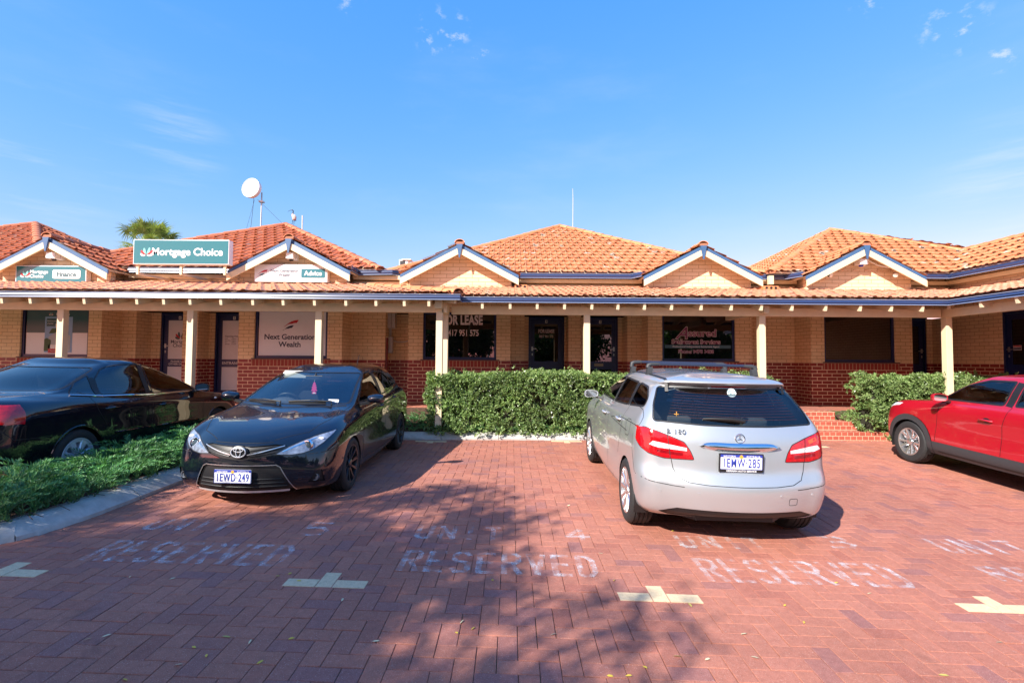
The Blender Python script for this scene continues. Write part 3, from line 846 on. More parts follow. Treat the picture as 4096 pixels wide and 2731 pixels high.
w4, a, b, y, z0, z1 = window(*WINS[2], 'dark window with large FOR LEASE lettering')
text('FOR LEASE', facing(a + .90, y - .003, 2.70), INK['pink'], w4, True, size=.32, bold=.042, sx=.64, spacing=1.04)
text('0417 951 575', facing(a + .90, y - .003, 2.385), INK['pink'], w4, True, size=.215, bold=.022, sx=.68, spacing=1.03)
MB().lathe([(0, 0), (.028, 0)], Matrix.Translation((b - .14, y - .003, 1.83)) @ UP, 16).build('sticker', INK['slate'], w4, True)

w3, a, b, y, z0, z1 = window(*WINS[3], 'dark window with white and plum settlement services lettering and a raised blind')
panel(w3, 'blind', simple('blind_dark', (0.02, 0.02, 0.022), 0.8), a, b, y + .10, 2.65, z1 + .02, .01)
panel(w3, 'blind', INK['pink'], a, b, y + .09, 2.64, 2.662, .012)
panel(w3, 'vinyl_film', INK['band'], a + .03, b - .03, y - .001, 2.05, 2.13)
for dz, col, off in ((0, 'plum', .0022), (0, 'pink', .0005)):
    e = .017 if col == 'pink' else 0
    text('A', facing(a + .44, y - off, 2.41), INK[col], w3, True, size=.42, bold=.008 + e * 1.3, shear=.45)
    text('ssured', facing(a + .96, y - off, 2.42), INK[col], w3, True, size=.25, bold=.008 + e * 2, sx=1.06)
    text('Settlement Services', facing(a + .80, y - off, 2.205), INK[col], w3, True, size=.155, bold=.01 + e * 2.6, sx=.98)
    text('Phone: 9478 3408', facing(a + .80, y - off, 1.965), INK[col], w3, True, size=.12, bold=.006 + e * 2.2)
text('Professional Independent Settlement Agent', facing(a + .80, y - .0025, 2.09), INK['film'], w3, True, size=.066, bold=.004, sx=1.0)

w2, a, b, y, z0, z1 = window(*WINS[4], 'plain dark tinted window above the brick steps')
panel(w2, 'screen', simple('insect_screen', (0.028, 0.022, 0.027), 0.7), a, b - .12, y + .035, z0, z1)

def door(k, a, b, number=None, label=None, rot=None, handle='left'):
    """leaf with a tall glass panel in a navy frame; returns parent and its plane"""
    horiz = abs(PLAN[k][0] - PLAN[k+1][0]) > 1e-6
    m = MB(); z0, z1 = FLOOR, ZH; fw = .05
    if horiz:
        y = PLAN[k][1] + .03; X = lambda u: u
        T = Matrix.Identity(4)
        a_, b_ = a, b
    else:
        xw = PLAN[k][0] + .03
        T = Matrix.Translation((xw, a, 0)) @ Matrix.Rotation(-PI / 2, 4, 'Z'); y = 0; a_, b_ = 0, a - b
    bx = lambda mb, *q: mb.box(*q, M=T)
    bx(m, a_, y, z0, a_ + fw, y + .09, z1); bx(m, b_ - fw, y, z0, b_, y + .09, z1); bx(m, a_ + fw, y, z1 - fw, b_ - fw, y + .09, z1)
    d = part(m, 'door', M['navy_frame'])
    if label: d['label'] = label
    lf = MB(); s0, s1 = a_ + fw + .003, b_ - fw - .003; yl = y + .03
    bx(lf, s0, yl, z0 + .01, s0 + .11, yl + .04, z1 - fw - .003); bx(lf, s1 - .11, yl, z0 + .01, s1, yl + .04, z1 - fw - .003)
    bx(lf, s0 + .11, yl + .001, z1 - .19, s1 - .11, yl + .04, z1 - fw - .003); bx(lf, s0 + .11, yl + .001, z0 + .01, s1 - .11, yl + .04, z0 + .22); bx(lf, s0 + .11, yl + .001, 1.50, s1 - .11, yl + .04, 1.70)
    lf.build('leaf', M['navy_frame'], d, True)
    pn = MB(); bx(pn, s0 + .11, yl + .015, z0 + .22, s1 - .11, yl + .021, 1.50); bx(pn, s0 + .11, yl + .015, 1.70, s1 - .11, yl + .021, z1 - .19)
    pn.build('pane', M['window_glass'], d, True)
    hx = s0 + .05 if handle == 'left' else s1 - .05
    h = MB(); bx(h, hx - .022, yl - .012, 1.985, hx + .022, yl, 2.10); bx(h, hx - .012 - (.0 if handle == 'left' else .1), yl - .05, 2.03, hx + .012 + (.1 if handle == 'left' else 0), yl - .035, 2.05); bx(h, hx - .01, yl - .05, 2.03, hx + .01, yl, 2.05)
    bx(h, hx - .012, yl - .006, 1.86, hx + .012, yl, 1.92)
    h.build('handle', M['steel'], d, True)
    if number:
        cx = (a_ + b_) / 2 + (.02 if number in '65' else 0)
        bx(pl := MB(), cx - .032, yl - .004, 2.735, cx + .032, yl, 2.82)
        pl.build('number_plate', INK['white'], d, True)
        text(number, facing(cx, yl - .006, 2.777), INK['black'], d, True, size=.085, bold=.012)
    return d, s0 + .11, s1 - .11, yl + .014
d6, a, b, y = door(*DOORS[0], '6', 'door 6 with white film and a leaf logo', handle='left')
panel(d6, 'vinyl_film', INK['film'], a, b, y, 1.70, 2.71); panel(d6, 'vinyl_film', INK['film'], a, b, y, FLOOR + .22, 1.50)
leaf_logo(d6, (a + b) / 2 + .04, 2.32, .22, y - .003, ('red', 'dteal', 'dteal'))
text('Mortgage', facing((a + b) / 2 + .02, y - .003, 2.15), INK['grey'], d6, True, size=.125, bold=.01); text('Choice', facing((a + b) / 2 + .02, y - .003, 2.05), INK['grey'], d6, True, size=.125, bold=.01)
text('PLEASE USE', facing((a + b) / 2, y - .018, 1.635), INK['white'], d6, True, size=.075, bold=.012); text('OTHER DOOR', facing((a + b) / 2, y - .018, 1.565), INK['white'], d6, True, size=.075, bold=.012)
d5, a, b, y = door(*DOORS[1], '5', 'door 5 with white film, opening hours and the word ENTRANCE', handle='right')
panel(d5, 'vinyl_film', INK['film'], a, b, y, 1.70, 2.71); panel(d5, 'vinyl_film', INK['film'], a, b, y, FLOOR + .22, 1.50)
text('Opening Hours', facing(a + .27, y - .003, 2.30), INK['grey'], d5, True, size=.065, bold=.012)
for i, (p_, q_) in enumerate((('Mon', '9:00am - 5:30pm'), ('Tue-Thu', '9:00am - 5:00pm'), ('Fri', '9:00am - 4:00pm'), ('Sat-Sun', 'Closed'))):
    text(p_, facing(a + .07, y - .003, 2.235 - i * .046), INK['grey'], d5, True, size=.042, align='LEFT'); text(q_, facing(a + .24, y - .003, 2.235 - i * .046), INK['grey'], d5, True, size=.042, align='LEFT')
text('ENTRANCE', facing((a + b) / 2 - .02, y - .018, 1.60), INK['white'], d5, True, size=.098, bold=.016)
d4, a, b, y = door(*DOORS[2], '4', 'navy door 4 with small FOR LEASE lettering on its dark glass', handle='left')
text('FOR LEASE', facing((a + b) / 2 + .0, y - .003, 2.515), INK['pink'], d4, True, size=.135, bold=.028, sx=.68); text('0417 951 575', facing((a + b) / 2, y - .003, 2.375), INK['pink'], d4, True, size=.095, bold=.02, sx=.74)
d3, a, b, y = door(*DOORS[3], '3', 'navy door 3 with a brass letter slot', handle='right')
MB().box((a + b) / 2 - .16, y - .03, 1.58, (a + b) / 2 + .08, y - .012, 1.655).build('letter_slot', simple('brass_slot', (0.25, 0.20, 0.13), 0.4, metal=0.7), d3, True)
d1, a, b, y = door(*DOORS[4], None, 'narrow navy door half hidden behind the right window bay', handle='right')
dw, a, b, y = door(*DOORS[5], None, 'navy glazed door in the right wing wall', handle='left')
wm = Matrix.Translation((DOORS and 11.23, 11.42, 0)) @ Matrix.Rotation(-PI / 2, 4, 'Z')
MB().box(a + .02, y - .002, 2.02, a + .2, y, 2.13, M=wm).build('sticker', INK['white'], dw, True)
MB().box(a + .025, y - .004, 2.03, a + .195, y - .002, 2.085, M=wm).build('sticker', INK['grey'], dw, True)
MB().box(a + .025, y - .004, 2.095, a + .195, y - .002, 2.125, M=wm).build('sticker', INK['red'], dw, True)

# ------------------------------------------------------------------ roofs
def tile_plane(poly, name, mat, uw=0.295, vh=0.335, seed=1, parent=None, edge0=0, amp=1.0):
    """interlocking clay tiles over a convex roof face; poly[edge0]->poly[edge0+1] is the eave"""
    P = [Vector(p) for p in poly]
    a, b = P[edge0], P[(edge0 + 1) % len(P)]
    U = (b - a).normalized()
    Nn = (P[1] - P[0]).cross(P[2] - P[0]).normalized()
    if Nn.z < 0: Nn = -Nn
    Vv = Nn.cross(U).normalized()
    if Vv.z < 0: Vv = -Vv
    loc = [((p - a).dot(U), (p - a).dot(Vv)) for p in P]
    umin, umax = min(p[0] for p in loc), max(p[0] for p in loc); vmax = max(p[1] for p in loc)
    rng = random.Random(seed)
    prof = [(0.0, .030), (.10, .036), (.20, .030), (.27, .006), (.50, .002), (.58, .014), (.66, .014), (.74, .002), (.93, .004), (1.0, .022)]
    prof = [(t, h * amp) for t, h in prof]
    V = []; F = []
    rows = int(vmax / vh) + 2
    cols = int((umax - umin) / uw) + 3
    for r in range(rows):
        off = (0.5 if r % 2 else 0.0) * uw
        for c in range(cols):
            u0 = umin - uw + c * uw + off - uw * 0.25; v0 = r * vh - 0.06
            cu, cv = u0 + uw / 2, v0 + vh / 2
            # keep tiles whose footprint may touch the polygon
            inside = True
            n = len(loc)
            for i in range(n):
                x1, y1 = loc[i]; x2, y2 = loc[(i + 1) % n]
                ar = sum(loc[k][0] * loc[(k+1) % n][1] - loc[(k+1) % n][0] * loc[k][1] for k in range(n))
                sgn = 1 if ar > 0 else -1
                dd = sgn * ((x2 - x1) * (cv - y1) - (y2 - y1) * (cu - x1)) / math.hypot(x2 - x1, y2 - y1)
                if dd < -0.26: inside = False; break
            if not inside: continue
            j = rng.uniform(-.004, .004); tw = rng.uniform(-.006, .006); lift = rng.uniform(0, .006); jv = rng.uniform(-.008, .008)
            base = len(V)
            k = len(prof)
            lip = 0.055
            for (t, h) in prof:                                   # lower lip bottom, lower lip top, upper end
                u = u0 + t * (uw - .004) + j
                vv = v0 + jv + (0.012 * math.sin(t * PI * 2) if 0 else 0)
                V.append(a + U * u + Vv * (vv) + Nn * (h + .012 + lift + tw * (t - .5)))
                V.append(a + U * u + Vv * vv + Nn * (h + .040 + lift + tw * (t - .5)))
                V.append(a + U * u + Vv * (v0 + vh + .03) + Nn * (h * .85 + .004))
            for i in range(k - 1):
                p, q = base + i * 3, base + (i + 1) * 3
                F.append((p, q, q + 1, p + 1)); F.append((p + 1, q + 1, q + 2, p + 2))
    me = bpy.data.meshes.new(name)
    me.from_pydata([tuple(v) for v in V], [], F)
    bm = bmesh.new(); bm.from_mesh(me)
    n = len(P)
    ctr = sum(P, Vector()) / n
    for i in range(n):
        p, q = P[i], P[(i + 1) % n]
        nn = (q - p).cross(Nn).normalized()
        if nn.dot(ctr - p) > 0: nn = -nn
        grow = 0.05 if i == edge0 else 0.0
        bmesh.ops.bisect_plane(bm, geom=bm.verts[:] + bm.edges[:] + bm.faces[:], plane_co=p + nn * grow, plane_no=nn, clear_outer=True, dist=1e-5)
    bm.to_mesh(me); bm.free()
    o = link(name, me, mat, parent or B, True)
    # watertight board under the tiles
    bd = MB()
    d = Nn * -0.012; d2 = Nn * -0.05
    bd.add([p + d for p in P] + [p + d2 for p in P], [tuple(range(n)), tuple(range(2 * n - 1, n - 1, -1))] + [(i, n + i, n + (i + 1) % n, (i + 1) % n) for i in range(n)])
    bd.build('roof_boarding', M['soffit'], o, True)
    return o
def ridge(p0, p1, mat, r=0.115, step=0.38, seed=1, name='ridge_capping', drop=0.02):
    p0, p1 = Vector(p0), Vector(p1)
    d = (p1 - p0); L = d.length; d.normalize()
    s = d.cross(Vector((0, 0, 1))).normalized(); upv = s.cross(d).normalized()
    rng = random.Random(seed); m = MB()
    n = max(1, round(L / step)); st = L / n
    for i in range(n):
        a = p0 + d * (i * st - .02); b = p0 + d * ((i + 1) * st + .03)
        ra, rb = r * 1.08, r * 0.93
        j = upv * rng.uniform(-.004, .006)
        k = 8; vs = []
        for (c, rr, ex) in ((a, ra - .018, 0), (a, ra, 0), (b, rb, 0)):
            for q in range(k + 1):
                t = PI * (q / k) * 1.0
                vs.append(c + j + s * (math.cos(t) * rr) + upv * (math.sin(t) * rr * .72 - drop))
        fs = [(x * (k + 1) + q, x * (k + 1) + q + 1, (x + 1) * (k + 1) + q + 1, (x + 1) * (k + 1) + q) for x in range(2) for q in range(k)]
        m.add(vs, fs)
    o = m.build(name, mat, B, True, fix=False, smooth=True, sharp=40)
    bed_ = MB(); bed_.bar(p0 + upv * -.02, p1 + upv * -.02, r * 1.75, .06, upv); bed_.build('bedding_mortar', M['mortar'], o, True)
    return o
def pyramid(apex, yf, zf, d, mat, rmat, seed, faces='flrb'):
    ax_, ay, azz = apex
    c = {'fl': (ax_ - d, yf, zf), 'fr': (ax_ + d, yf, zf), 'br': (ax_ + d, ay + d, zf), 'bl': (ax_ - d, ay + d, zf)}
    for k, (p, q) in {'f': ('fl', 'fr'), 'r': ('fr', 'br'), 'b': ('br', 'bl'), 'l': ('bl', 'fl')}.items():
        if k in faces: tile_plane([c[p], c[q], apex], 'roof', mat, seed=seed + ord(k))
    for k in c: ridge(c[k], (apex[0], apex[1], apex[2] + .02), rmat, seed=seed)
AP_L, AP_C, AP_R, AP_LL = (-7.58, 16.54, 6.20), (1.64, 17.3, 6.41), (10.48, 16.35, 6.10), (-15.9, 16.5, 6.16)
pyramid(AP_L, 12.2, 3.95, 4.34, M['tile_red'], M['ridge_red'], 1)
pyramid(AP_C, 12.5, 3.93, 4.8, M['tile_orange'], M['ridge_cap'], 2)
pyramid(AP_LL, 12.2, 3.95, 4.30, M['tile_red'], M['ridge_red'], 4)
# right roof: its right side meets the wing roof in a valley
dR = 4.15; aR = AP_R; eR = 12.2; zR = 3.94
tR = 0.544; vtx = (aR[0] + dR * tR, aR[1] - dR * tR, aR[2] + (zR - aR[2]) * tR)
tile_plane([(aR[0] - dR, eR, zR), (10.75, eR, zR), vtx, aR], 'roof', M['tile_orange'], seed=31)
tile_plane([(aR[0] - dR, aR[1] + dR, zR), (aR[0] - dR, eR, zR), aR], 'roof', M['tile_orange'], seed=32)
tile_plane([(aR[0] + dR, aR[1] + dR, zR), (aR[0] - dR, aR[1] + dR, zR), aR], 'roof', M['tile_orange'], seed=33)
tile_plane([(15.0, 14.2, zR), (aR[0] + dR, aR[1] + dR, zR), aR, vtx], 'roof', M['tile_orange'], seed=34)
ridge((aR[0] - dR, eR, zR), aR, M['ridge_cap'], seed=5); ridge(vtx, (aR[0], aR[1], aR[2] + .02), M['ridge_cap'], seed=6); ridge((aR[0] - dR, aR[1] + dR, zR), aR, M['ridge_cap'], seed=7)
wz = vtx[2]
tile_plane([(10.75, eR, zR), (10.75, 4.0, zR), (12.75, 4.0, wz), (12.75, vtx[1], wz)], 'roof', M['tile_orange'], seed=35)
tile_plane([(14.8, 4.0, zR), (14.8, 14.0, zR), (12.75, vtx[1], wz), (12.75, 4.0, wz)], 'roof', M['tile_orange'], seed=36)
ridge((12.75, 4.0, wz), (12.75, vtx[1], wz), M['ridge_cap'], seed=9)

# gables over the window bays
GH, GZE, GZT = 1.40, 3.80, 4.54
def gable(xc, yw, mat, rmat, seed, yback, brickmat):
    yf = yw - 0.31
    e = 0.0
    L = [(xc - GH, yback, GZE), (xc - GH, yf, GZE), (xc, yf, GZT), (xc, yback, GZT)]
    R = [(xc + GH, yf, GZE), (xc + GH, yback, GZE), (xc, yback, GZT), (xc, yf, GZT)]
    tile_plane(L, 'gable_roof', mat, seed=seed); tile_plane(R, 'gable_roof', mat, seed=seed + 1)
    ridge((xc, yf - .03, GZT + .025), (xc, yback, GZT + .025), rmat, seed=seed, step=.4)
    sl_ = (GZT - GZE) / GH
    w = MB(); wx = 1.26
    w.prism([(xc - wx, 3.40), (xc + wx, 3.40), (xc + wx, GZT - sl_ * wx - .06), (xc, GZT - .06), (xc - wx, GZT - sl_ * wx - .06)], yw - 0.004, yw + .13, axis='y')
    part(w, 'gable_wall', brickmat)
    fl_ = MB(); fl_.box(xc - wx - .01, yw - .03, 3.36, xc + wx + .01, yw + .02, 3.47); part(fl_, 'flashing', M['peach_flashing'])
    for sg in (-1, 1):
        bl, cr = MB(), MB()
        xe = xc + sg * (GH + .03)
        ze = GZT - sl_ * (GH + .03)
        # navy upper board, cream lower board standing proud of it
        for mbx, o0, o1, ya, yb in ((bl, -.112, -.012, yf - .004, yf + .03), (cr, -.255, -.105, yf - .03, yf + .004)):
            pts = [(xe, ze + o0), (xc, GZT + o0), (xc, GZT + o1), (xe, ze + o1)]
            if sg < 0: pts = pts
            else: pts = pts[::-1]
            mbx.prism(pts, ya, yb, axis='y')
        part(bl, 'barge_capping', M['blue_paint']); part(cr, 'barge_board', M['white_cream'])
    fi = MB(); fi.prism([(xc - .075, GZT - .03), (xc - .012, GZT - .36), (xc + .012, GZT - .36), (xc + .075, GZT - .03)], yf - .062, yf - .034, axis='y')
    part(fi, 'finial', M['blue_paint'])
    for sg in (-1, 1):
        so = MB(); so.add([(xc, yf, GZT - .065), (xc + sg * GH, yf, GZE - .065), (xc + sg * GH, yw + .02, GZE - .065), (xc, yw + .02, GZT - .065)], [(0, 1, 2, 3)])
        part(so, 'gable_soffit', M['cream_paint'], fix=False)
GABLES = [(-10.87, YL, 'l'), (-5.22, YL, 'l'), (-1.28, YC, 'c'), (4.60, YC, 'c'), (8.43, YR, 'c')]
for i, (xc, yw, k) in enumerate(GABLES):
    gable(xc, yw, M['tile_red'] if k == 'l' else M['tile_orange'], M['ridge_red'] if k == 'l' else M['ridge_cap'], 40 + i * 5, 13.8 if k == 'l' else 14.0, M['gable_brick'])

# gutters: ogee section swept along a line
def gutter(pts, name='gutter', h=0.092, w=0.11):
    """pts: outer top edge from left to right (outer side on the right hand of travel)"""
    P = [Vector(p) for p in pts]
    prof = [(0.0, 0.0), (0.012, -0.012), (0.004, -0.03), (-0.004, -0.055), (0.012, -h + .018), (0.006, -h), (-.0, -h - .004), (w, -h), (w, 0.0), (w - .012, 0.0), (w - .012, -h + .02), (.03, -h + .02), (.014, -.02)]
    m = MB(); vs = []; k = len(prof)
    for i, p in enumerate(P):
        ns = []
        if i > 0: d = (p - P[i-1]).normalized(); ns.append(Vector((-d.y, d.x, 0)))
        if i < len(P) - 1: d = (P[i+1] - p).normalized(); ns.append(Vector((-d.y, d.x, 0)))
        nn = ns[0] if len(ns) == 1 else (ns[0] + ns[1]) / max(.3, 1 + ns[0].dot(ns[1]))
        for (o, z) in prof: vs.append(p + nn * o + Vector((0, 0, z)))
    fs = [(i*k+j, i*k+(j+1) % k, (i+1)*k+(j+1) % k, (i+1)*k+j) for i in range(len(P) - 1) for j in range(k)]
    fs += [tuple(range(k)), tuple((len(P)-1)*k + j for j in reversed(range(k)))]
    m.add(vs, fs)
    o = part(m, name, M['gutter_blue'], smooth=True, sharp=30)
    b = MB()
    for dz in (0.002, -h - .001):
        b.tube([p + Vector((0, 0, dz)) for p in P], .0045, 6)
    b.build('gutter_lit_bead', M['gutter_lit_bead'], o, True, smooth=True)
VG_L, VG_C = 9.26, 9.62                     # outer faces of the verandah gutters
VX = -0.97                                  # right end of the left verandah roof
WX = 8.42                                   # wing verandah gutter line
gutter([(-15, VG_L, 2.93), (VX, VG_L, 2.93), (VX, VG_C, 2.93), (WX, VG_C, 2.93), (WX, 5.0, 2.93)])
for pts in ([(-9.42, 12.17, 3.925), (-6.67, 12.17, 3.925)], [(-3.76, YL - .25, 3.90), (-3.76, 12.2, 3.90), (-2.95, 12.2, 3.92), (-2.72, 12.45, 3.92)],
            [(0.16, 12.47, 3.905), (2.98, 12.47, 3.905), (3.14, YC - .2, 3.90)], [(6.05, 12.35, 3.89), (6.75, 12.35, 3.89), (6.98, YR - .2, 3.90)],
            [(9.86, 12.2, 3.915), (10.73, 12.2, 3.915), (10.73, 4.0, 3.915)], [(-15, 12.17, 3.925), (-12.35, 12.17, 3.925)]):
    gutter(pts, h=.11)
for x0, x1, yw in ((-9.5, -6.6, 12.42), (-3.95, -2.6, 12.44), (0.05, 3.3, 12.76), (5.95, 7.2, 12.7), (9.8, 11.15, 12.7)):
    fas = MB(); fas.box(x0, yw - .12, 3.70, x1, yw + .1, 3.79); part(fas, 'fascia', M['cream_paint'])
    fas = MB(); fas.box(x0, yw - .02, 3.53, x1, yw + .1, 3.66); part(fas, 'fascia', M['cream_paint'])
fas = MB(); fas.box(11.02, 4.0, 3.70, 11.19, 12.6, 3.79); part(fas, 'fascia', M['cream_paint'])
for x0, x1, yw in ((-9.8, -6.5, 12.50), (-4.0, -2.6, 12.52), (-0.02, 3.3, 12.88), (5.95, 7.2, 12.83), (9.8, 11.15, 12.83)):
    fb = MB(); fb.box(x0, yw - .03, 3.30, x1, yw + .05, 3.53); part(fb, 'flashing', M['peach_flashing'])
fb = MB(); fb.box(11.10, 4.0, 3.30, 11.19, 12.8, 3.55)
part(fb, 'flashing', M['peach_flashing'])

# verandah roof
PV = 0.205
def vz(y, e): return 2.94 + (y - e) * PV
YT = 13.1
tile_plane([(-15, VG_L + .06, vz(VG_L + .06, VG_L)), (VX - .06, VG_L + .06, vz(VG_L + .06, VG_L)), (VX - (YT - VG_L), YT, vz(YT, VG_L)), (-15, YT, vz(YT, VG_L))], 'verandah_roof', M['tile_faded'], seed=60, amp=.85, vh=.30)
hx = VX - .06
tile_plane([(hx, VG_L + .06, 2.952), (hx, VG_C + .06, 2.952), (VX - (YT - VG_C), YT, vz(YT, VG_L) - .072), (VX - (YT - VG_L), YT, vz(YT, VG_L))], 'verandah_roof', M['tile_faded'], seed=61, amp=.85, vh=.30)
tile_plane([(VX - .02, VG_C + .06, 2.952), (WX + .06, VG_C + .06, 2.952), (WX + (YT - VG_C), YT, vz(YT, VG_C)), (VX - (YT - VG_C), YT, vz(YT, VG_C))], 'verandah_roof', M['tile_faded'], seed=62, amp=.85, vh=.30)
tile_plane([(WX + .06, VG_C + .06, 2.952), (WX + .06, 5.0, 2.952), (WX + 3.38, 5.0, vz(YT, VG_C)), (WX + 3.38, YT, vz(YT, VG_C))], 'verandah_roof', M['tile_faded'], seed=63, amp=.85, vh=.30)
ridge((VX - .05, VG_L + .08, 2.99), (VX - 2.35, VG_L + 2.38, vz(VG_L + 2.38, VG_L) + .02), M['ridge_cap'], r=.12, seed=64)

# posts, beams, rafters
PY_L, PY_C = 9.70, 10.06
ps = 0.125
def post(x, y, w=ps, name='verandah_post'):
    m = MB(); m.box(x - w/2, y - w/2, FLOOR - .25, x + w/2, y + w/2, 2.64)
    part(m, name, M['white_cream'], bevel=.006)
for px, Y in ((245, PY_L), (763, PY_L), (1275, PY_L), (1757, PY_L)): post(ax(px, Y), Y)
for px in (1779, 2346, 3046, 3790): post(ax(px, PY_C), PY_C)
bm_ = MB()
bm_.box(-15, PY_L - .05, 2.635, -1.33, PY_L + .04, 2.80); part(bm_, 'verandah_beam', M['cream_paint'], bevel=.004)
bm_ = MB(); bm_.box(-1.22, PY_C - .05, 2.635, 8.62, PY_C + .04, 2.80); part(bm_, 'verandah_beam', M['cream_paint'], bevel=.004)
bm_ = MB(); bm_.box(8.66, 5.0, 2.635, 8.75, PY_C + .04, 2.80); part(bm_, 'verandah_beam', M['cream_paint'], bevel=.004)
bm_ = MB(); bm_.box(-1.36, PY_L - .05, 2.635, -1.27, PY_C + .04, 2.80); part(bm_, 'verandah_beam', M['cream_paint'], bevel=.004)
cb = MB()                                   # projecting beam ends over two posts
cb.box(ax(1757, PY_L) - .07, PY_L - .22, 2.70, ax(1757, PY_L) + .07, PY_L + .1, 2.845)
part(cb, 'beam_end', M['white_cream'], bevel=.006)
cb = MB(); cb.box(ax(3073, 9.9) - .09, PY_C - .2, 2.685, ax(3073, 9.9) + .02, PY_C + 1.6, 2.83); part(cb, 'beam_end', M['white_cream'], bevel=.006)
RL = [12, 126, 237, 341, 449, 551, 658, 763, 886, 1013, 1134, 1259, 1384, 1504, 1617, 1715]
RC = [1928, 2039, 2147, 2256, 2365, 2469, 2575, 2683, 2801, 2921, 3041, 3163, 3297, 3435, 3559, 3683]
def rafter(x, e, y1):
    m = MB(); y0 = e + .035
    m.bar((x, y0, vz(y0, e) - .170), (x, y1, vz(y1, e) - .170), .05, .13)
    part(m, 'rafter', M['white_cream'])
for px in RL: rafter(ax(px, VG_L + .12), VG_L, 12.5)
for x in (-11.0, -11.6): rafter(x + .1, VG_L, 12.5)
for px in RC: rafter(ax(px, VG_C + .12), VG_C, 12.9)
for y in (9.0, 8.35, 7.7):
    m = MB(); x0 = WX + .035; m.bar((x0, y, 2.79), (11.2, y, 2.79 + 2.75 * PV), .05, .13); part(m, 'rafter', M['white_cream'])
m = MB(); m.bar((VX - .1, VG_L + .12, 2.84), (VX - 2.4, VG_L + 2.42, 3.31), .05, .13); part(m, 'rafter', M['white_cream']); m = MB(); m.bar((WX + .1, VG_C + .1, 2.84), (WX + 2.6, VG_C + 2.6, 3.35), .05, .13); part(m, 'rafter', M['white_cream'])
# ================================================================== cars
M['tyre'] = simple('tyre', (0.018, 0.018, 0.019), 0.75, var=0.25, bump=0.15, scale=30)
M['trim_black'] = simple('trim_black', (0.012, 0.012, 0.013), 0.45)
M['gap'] = simple('gap', (0.004, 0.004, 0.005), 0.6)
M['plastic'] = simple('plastic', (0.03, 0.031, 0.034), 0.55, bump=0.08, scale=120)
M['cladding'] = simple('cladding', (0.036, 0.037, 0.042), 0.55, bump=0.1, scale=140)
M['chrome'] = simple('chrome', (0.80, 0.81, 0.83), 0.07, metal=1.0)
M['alloy'] = simple('alloy', (0.62, 0.63, 0.65), 0.28, metal=0.9, coat=0.5)
M['alloy_dark'] = simple('alloy_dark', (0.045, 0.045, 0.05), 0.3, metal=0.7, coat=0.4)
M['hubcap'] = simple('hubcap', (0.62, 0.65, 0.70), 0.35, metal=0.5)
M['seat'] = simple('seat', (0.07, 0.07, 0.075), 0.85, var=0.2, scale=40)
M['dash'] = simple('dash', (0.07, 0.073, 0.08), 0.7)
M['car_glass'] = glass_mat('car_glass', (0.68, 0.76, 0.78), 0.0, 0.06)
M['car_glass_tint'] = glass_mat('car_glass_tint', (0.22, 0.26, 0.29), 0.0, 0.06)
M['lamp_clear'] = glass_mat('lamp_clear', (0.88, 0.92, 0.96), 0.0, 0.04)
M['lamp_red'] = simple('lamp_red', (0.42, 0.004, 0.008), 0.12, coat=1.0, var=0.45, scale=26)
M['lamp_dark_red'] = simple('lamp_dark_red', (0.20, 0.002, 0.006), 0.15, coat=1.0)
M['lamp_amber'] = simple('lamp_amber', (0.75, 0.08, 0.01), 0.2, coat=1.0)
M['lamp_white'] = simple('lamp_white', (0.70, 0.66, 0.68), 0.15, coat=1.0, var=0.35, scale=60)
M['lamp_shell'] = simple('lamp_shell', (0.72, 0.76, 0.84), 0.25, metal=0.1, var=0.45, scale=26)
M['mirror_glass'] = simple('mirror_glass', (0.32, 0.34, 0.36), 0.03, metal=1.0)
M['plate_white'] = simple('plate_white', (0.76, 0.76, 0.78), 0.35)
M['plate_blue'] = simple('plate_blue', (0.03, 0.05, 0.32), 0.4)
def paint(name, col, metal, rough, flake=0.0, dust=0.0):
    m, n, l, b = mat_new(name)
    b.inputs['Base Color'].default_value = (*col, 1)
    b.inputs['Metallic'].default_value = metal; b.inputs['Roughness'].default_value = rough
    b.inputs['Coat Weight'].default_value = 1.0; b.inputs['Coat Roughness'].default_value = 0.02
    if col[0] < .02: b.inputs['Specular IOR Level'].default_value = 0.1; b.inputs['Coat IOR'].default_value = 1.7
    t = n.new('ShaderNodeTexCoord')
    if dust:
        no = N(n, 'ShaderNodeTexNoise', Scale=3.0, Detail=6.0, Roughness=0.65)
        fi = N(n, 'ShaderNodeTexNoise', Scale=130.0, Detail=2.0)
        l.new(t.outputs['Object'], no.inputs['Vector']); l.new(t.outputs['Object'], fi.inputs['Vector'])
        g = n.new('ShaderNodeNewGeometry'); sx = n.new('ShaderNodeSeparateXYZ'); l.new(g.outputs['Normal'], sx.inputs[0])
        ml = n.new('ShaderNodeMath'); ml.operation = 'MULTIPLY'
        l.new(maprange(n, l, no.outputs[0], 0.35, 0.7, 0.15, 1.0), ml.inputs[0]); l.new(maprange(n, l, sx.outputs[2], 0.2, 0.95, 0.25, 1.0), ml.inputs[1])
        sp = maprange(n, l, fi.outputs[0], 0.70, 0.74, 0, 0.35)
        ad = n.new('ShaderNodeMath'); ad.operation = 'MULTIPLY_ADD'; l.new(ml.outputs[0], ad.inputs[0]); ad.inputs[1].default_value = dust; 
        m2 = n.new('ShaderNodeMath'); m2.operation = 'MULTIPLY'; l.new(sp, m2.inputs[0]); l.new(ml.outputs[0], m2.inputs[1]); l.new(m2.outputs[0], ad.inputs[2])
        l.new(mixrgb(n, l, ad.outputs[0], col, (0.34, 0.31, 0.28)), b.inputs['Base Color'])
        l.new(maprange(n, l, ml.outputs[0], 0, 1, 0.015, 0.06), b.inputs['Coat Roughness'])
    return m
M['paint_black'] = paint('paint_black', (0.003, 0.0045, 0.011), 0.15, 0.25, dust=0.003)
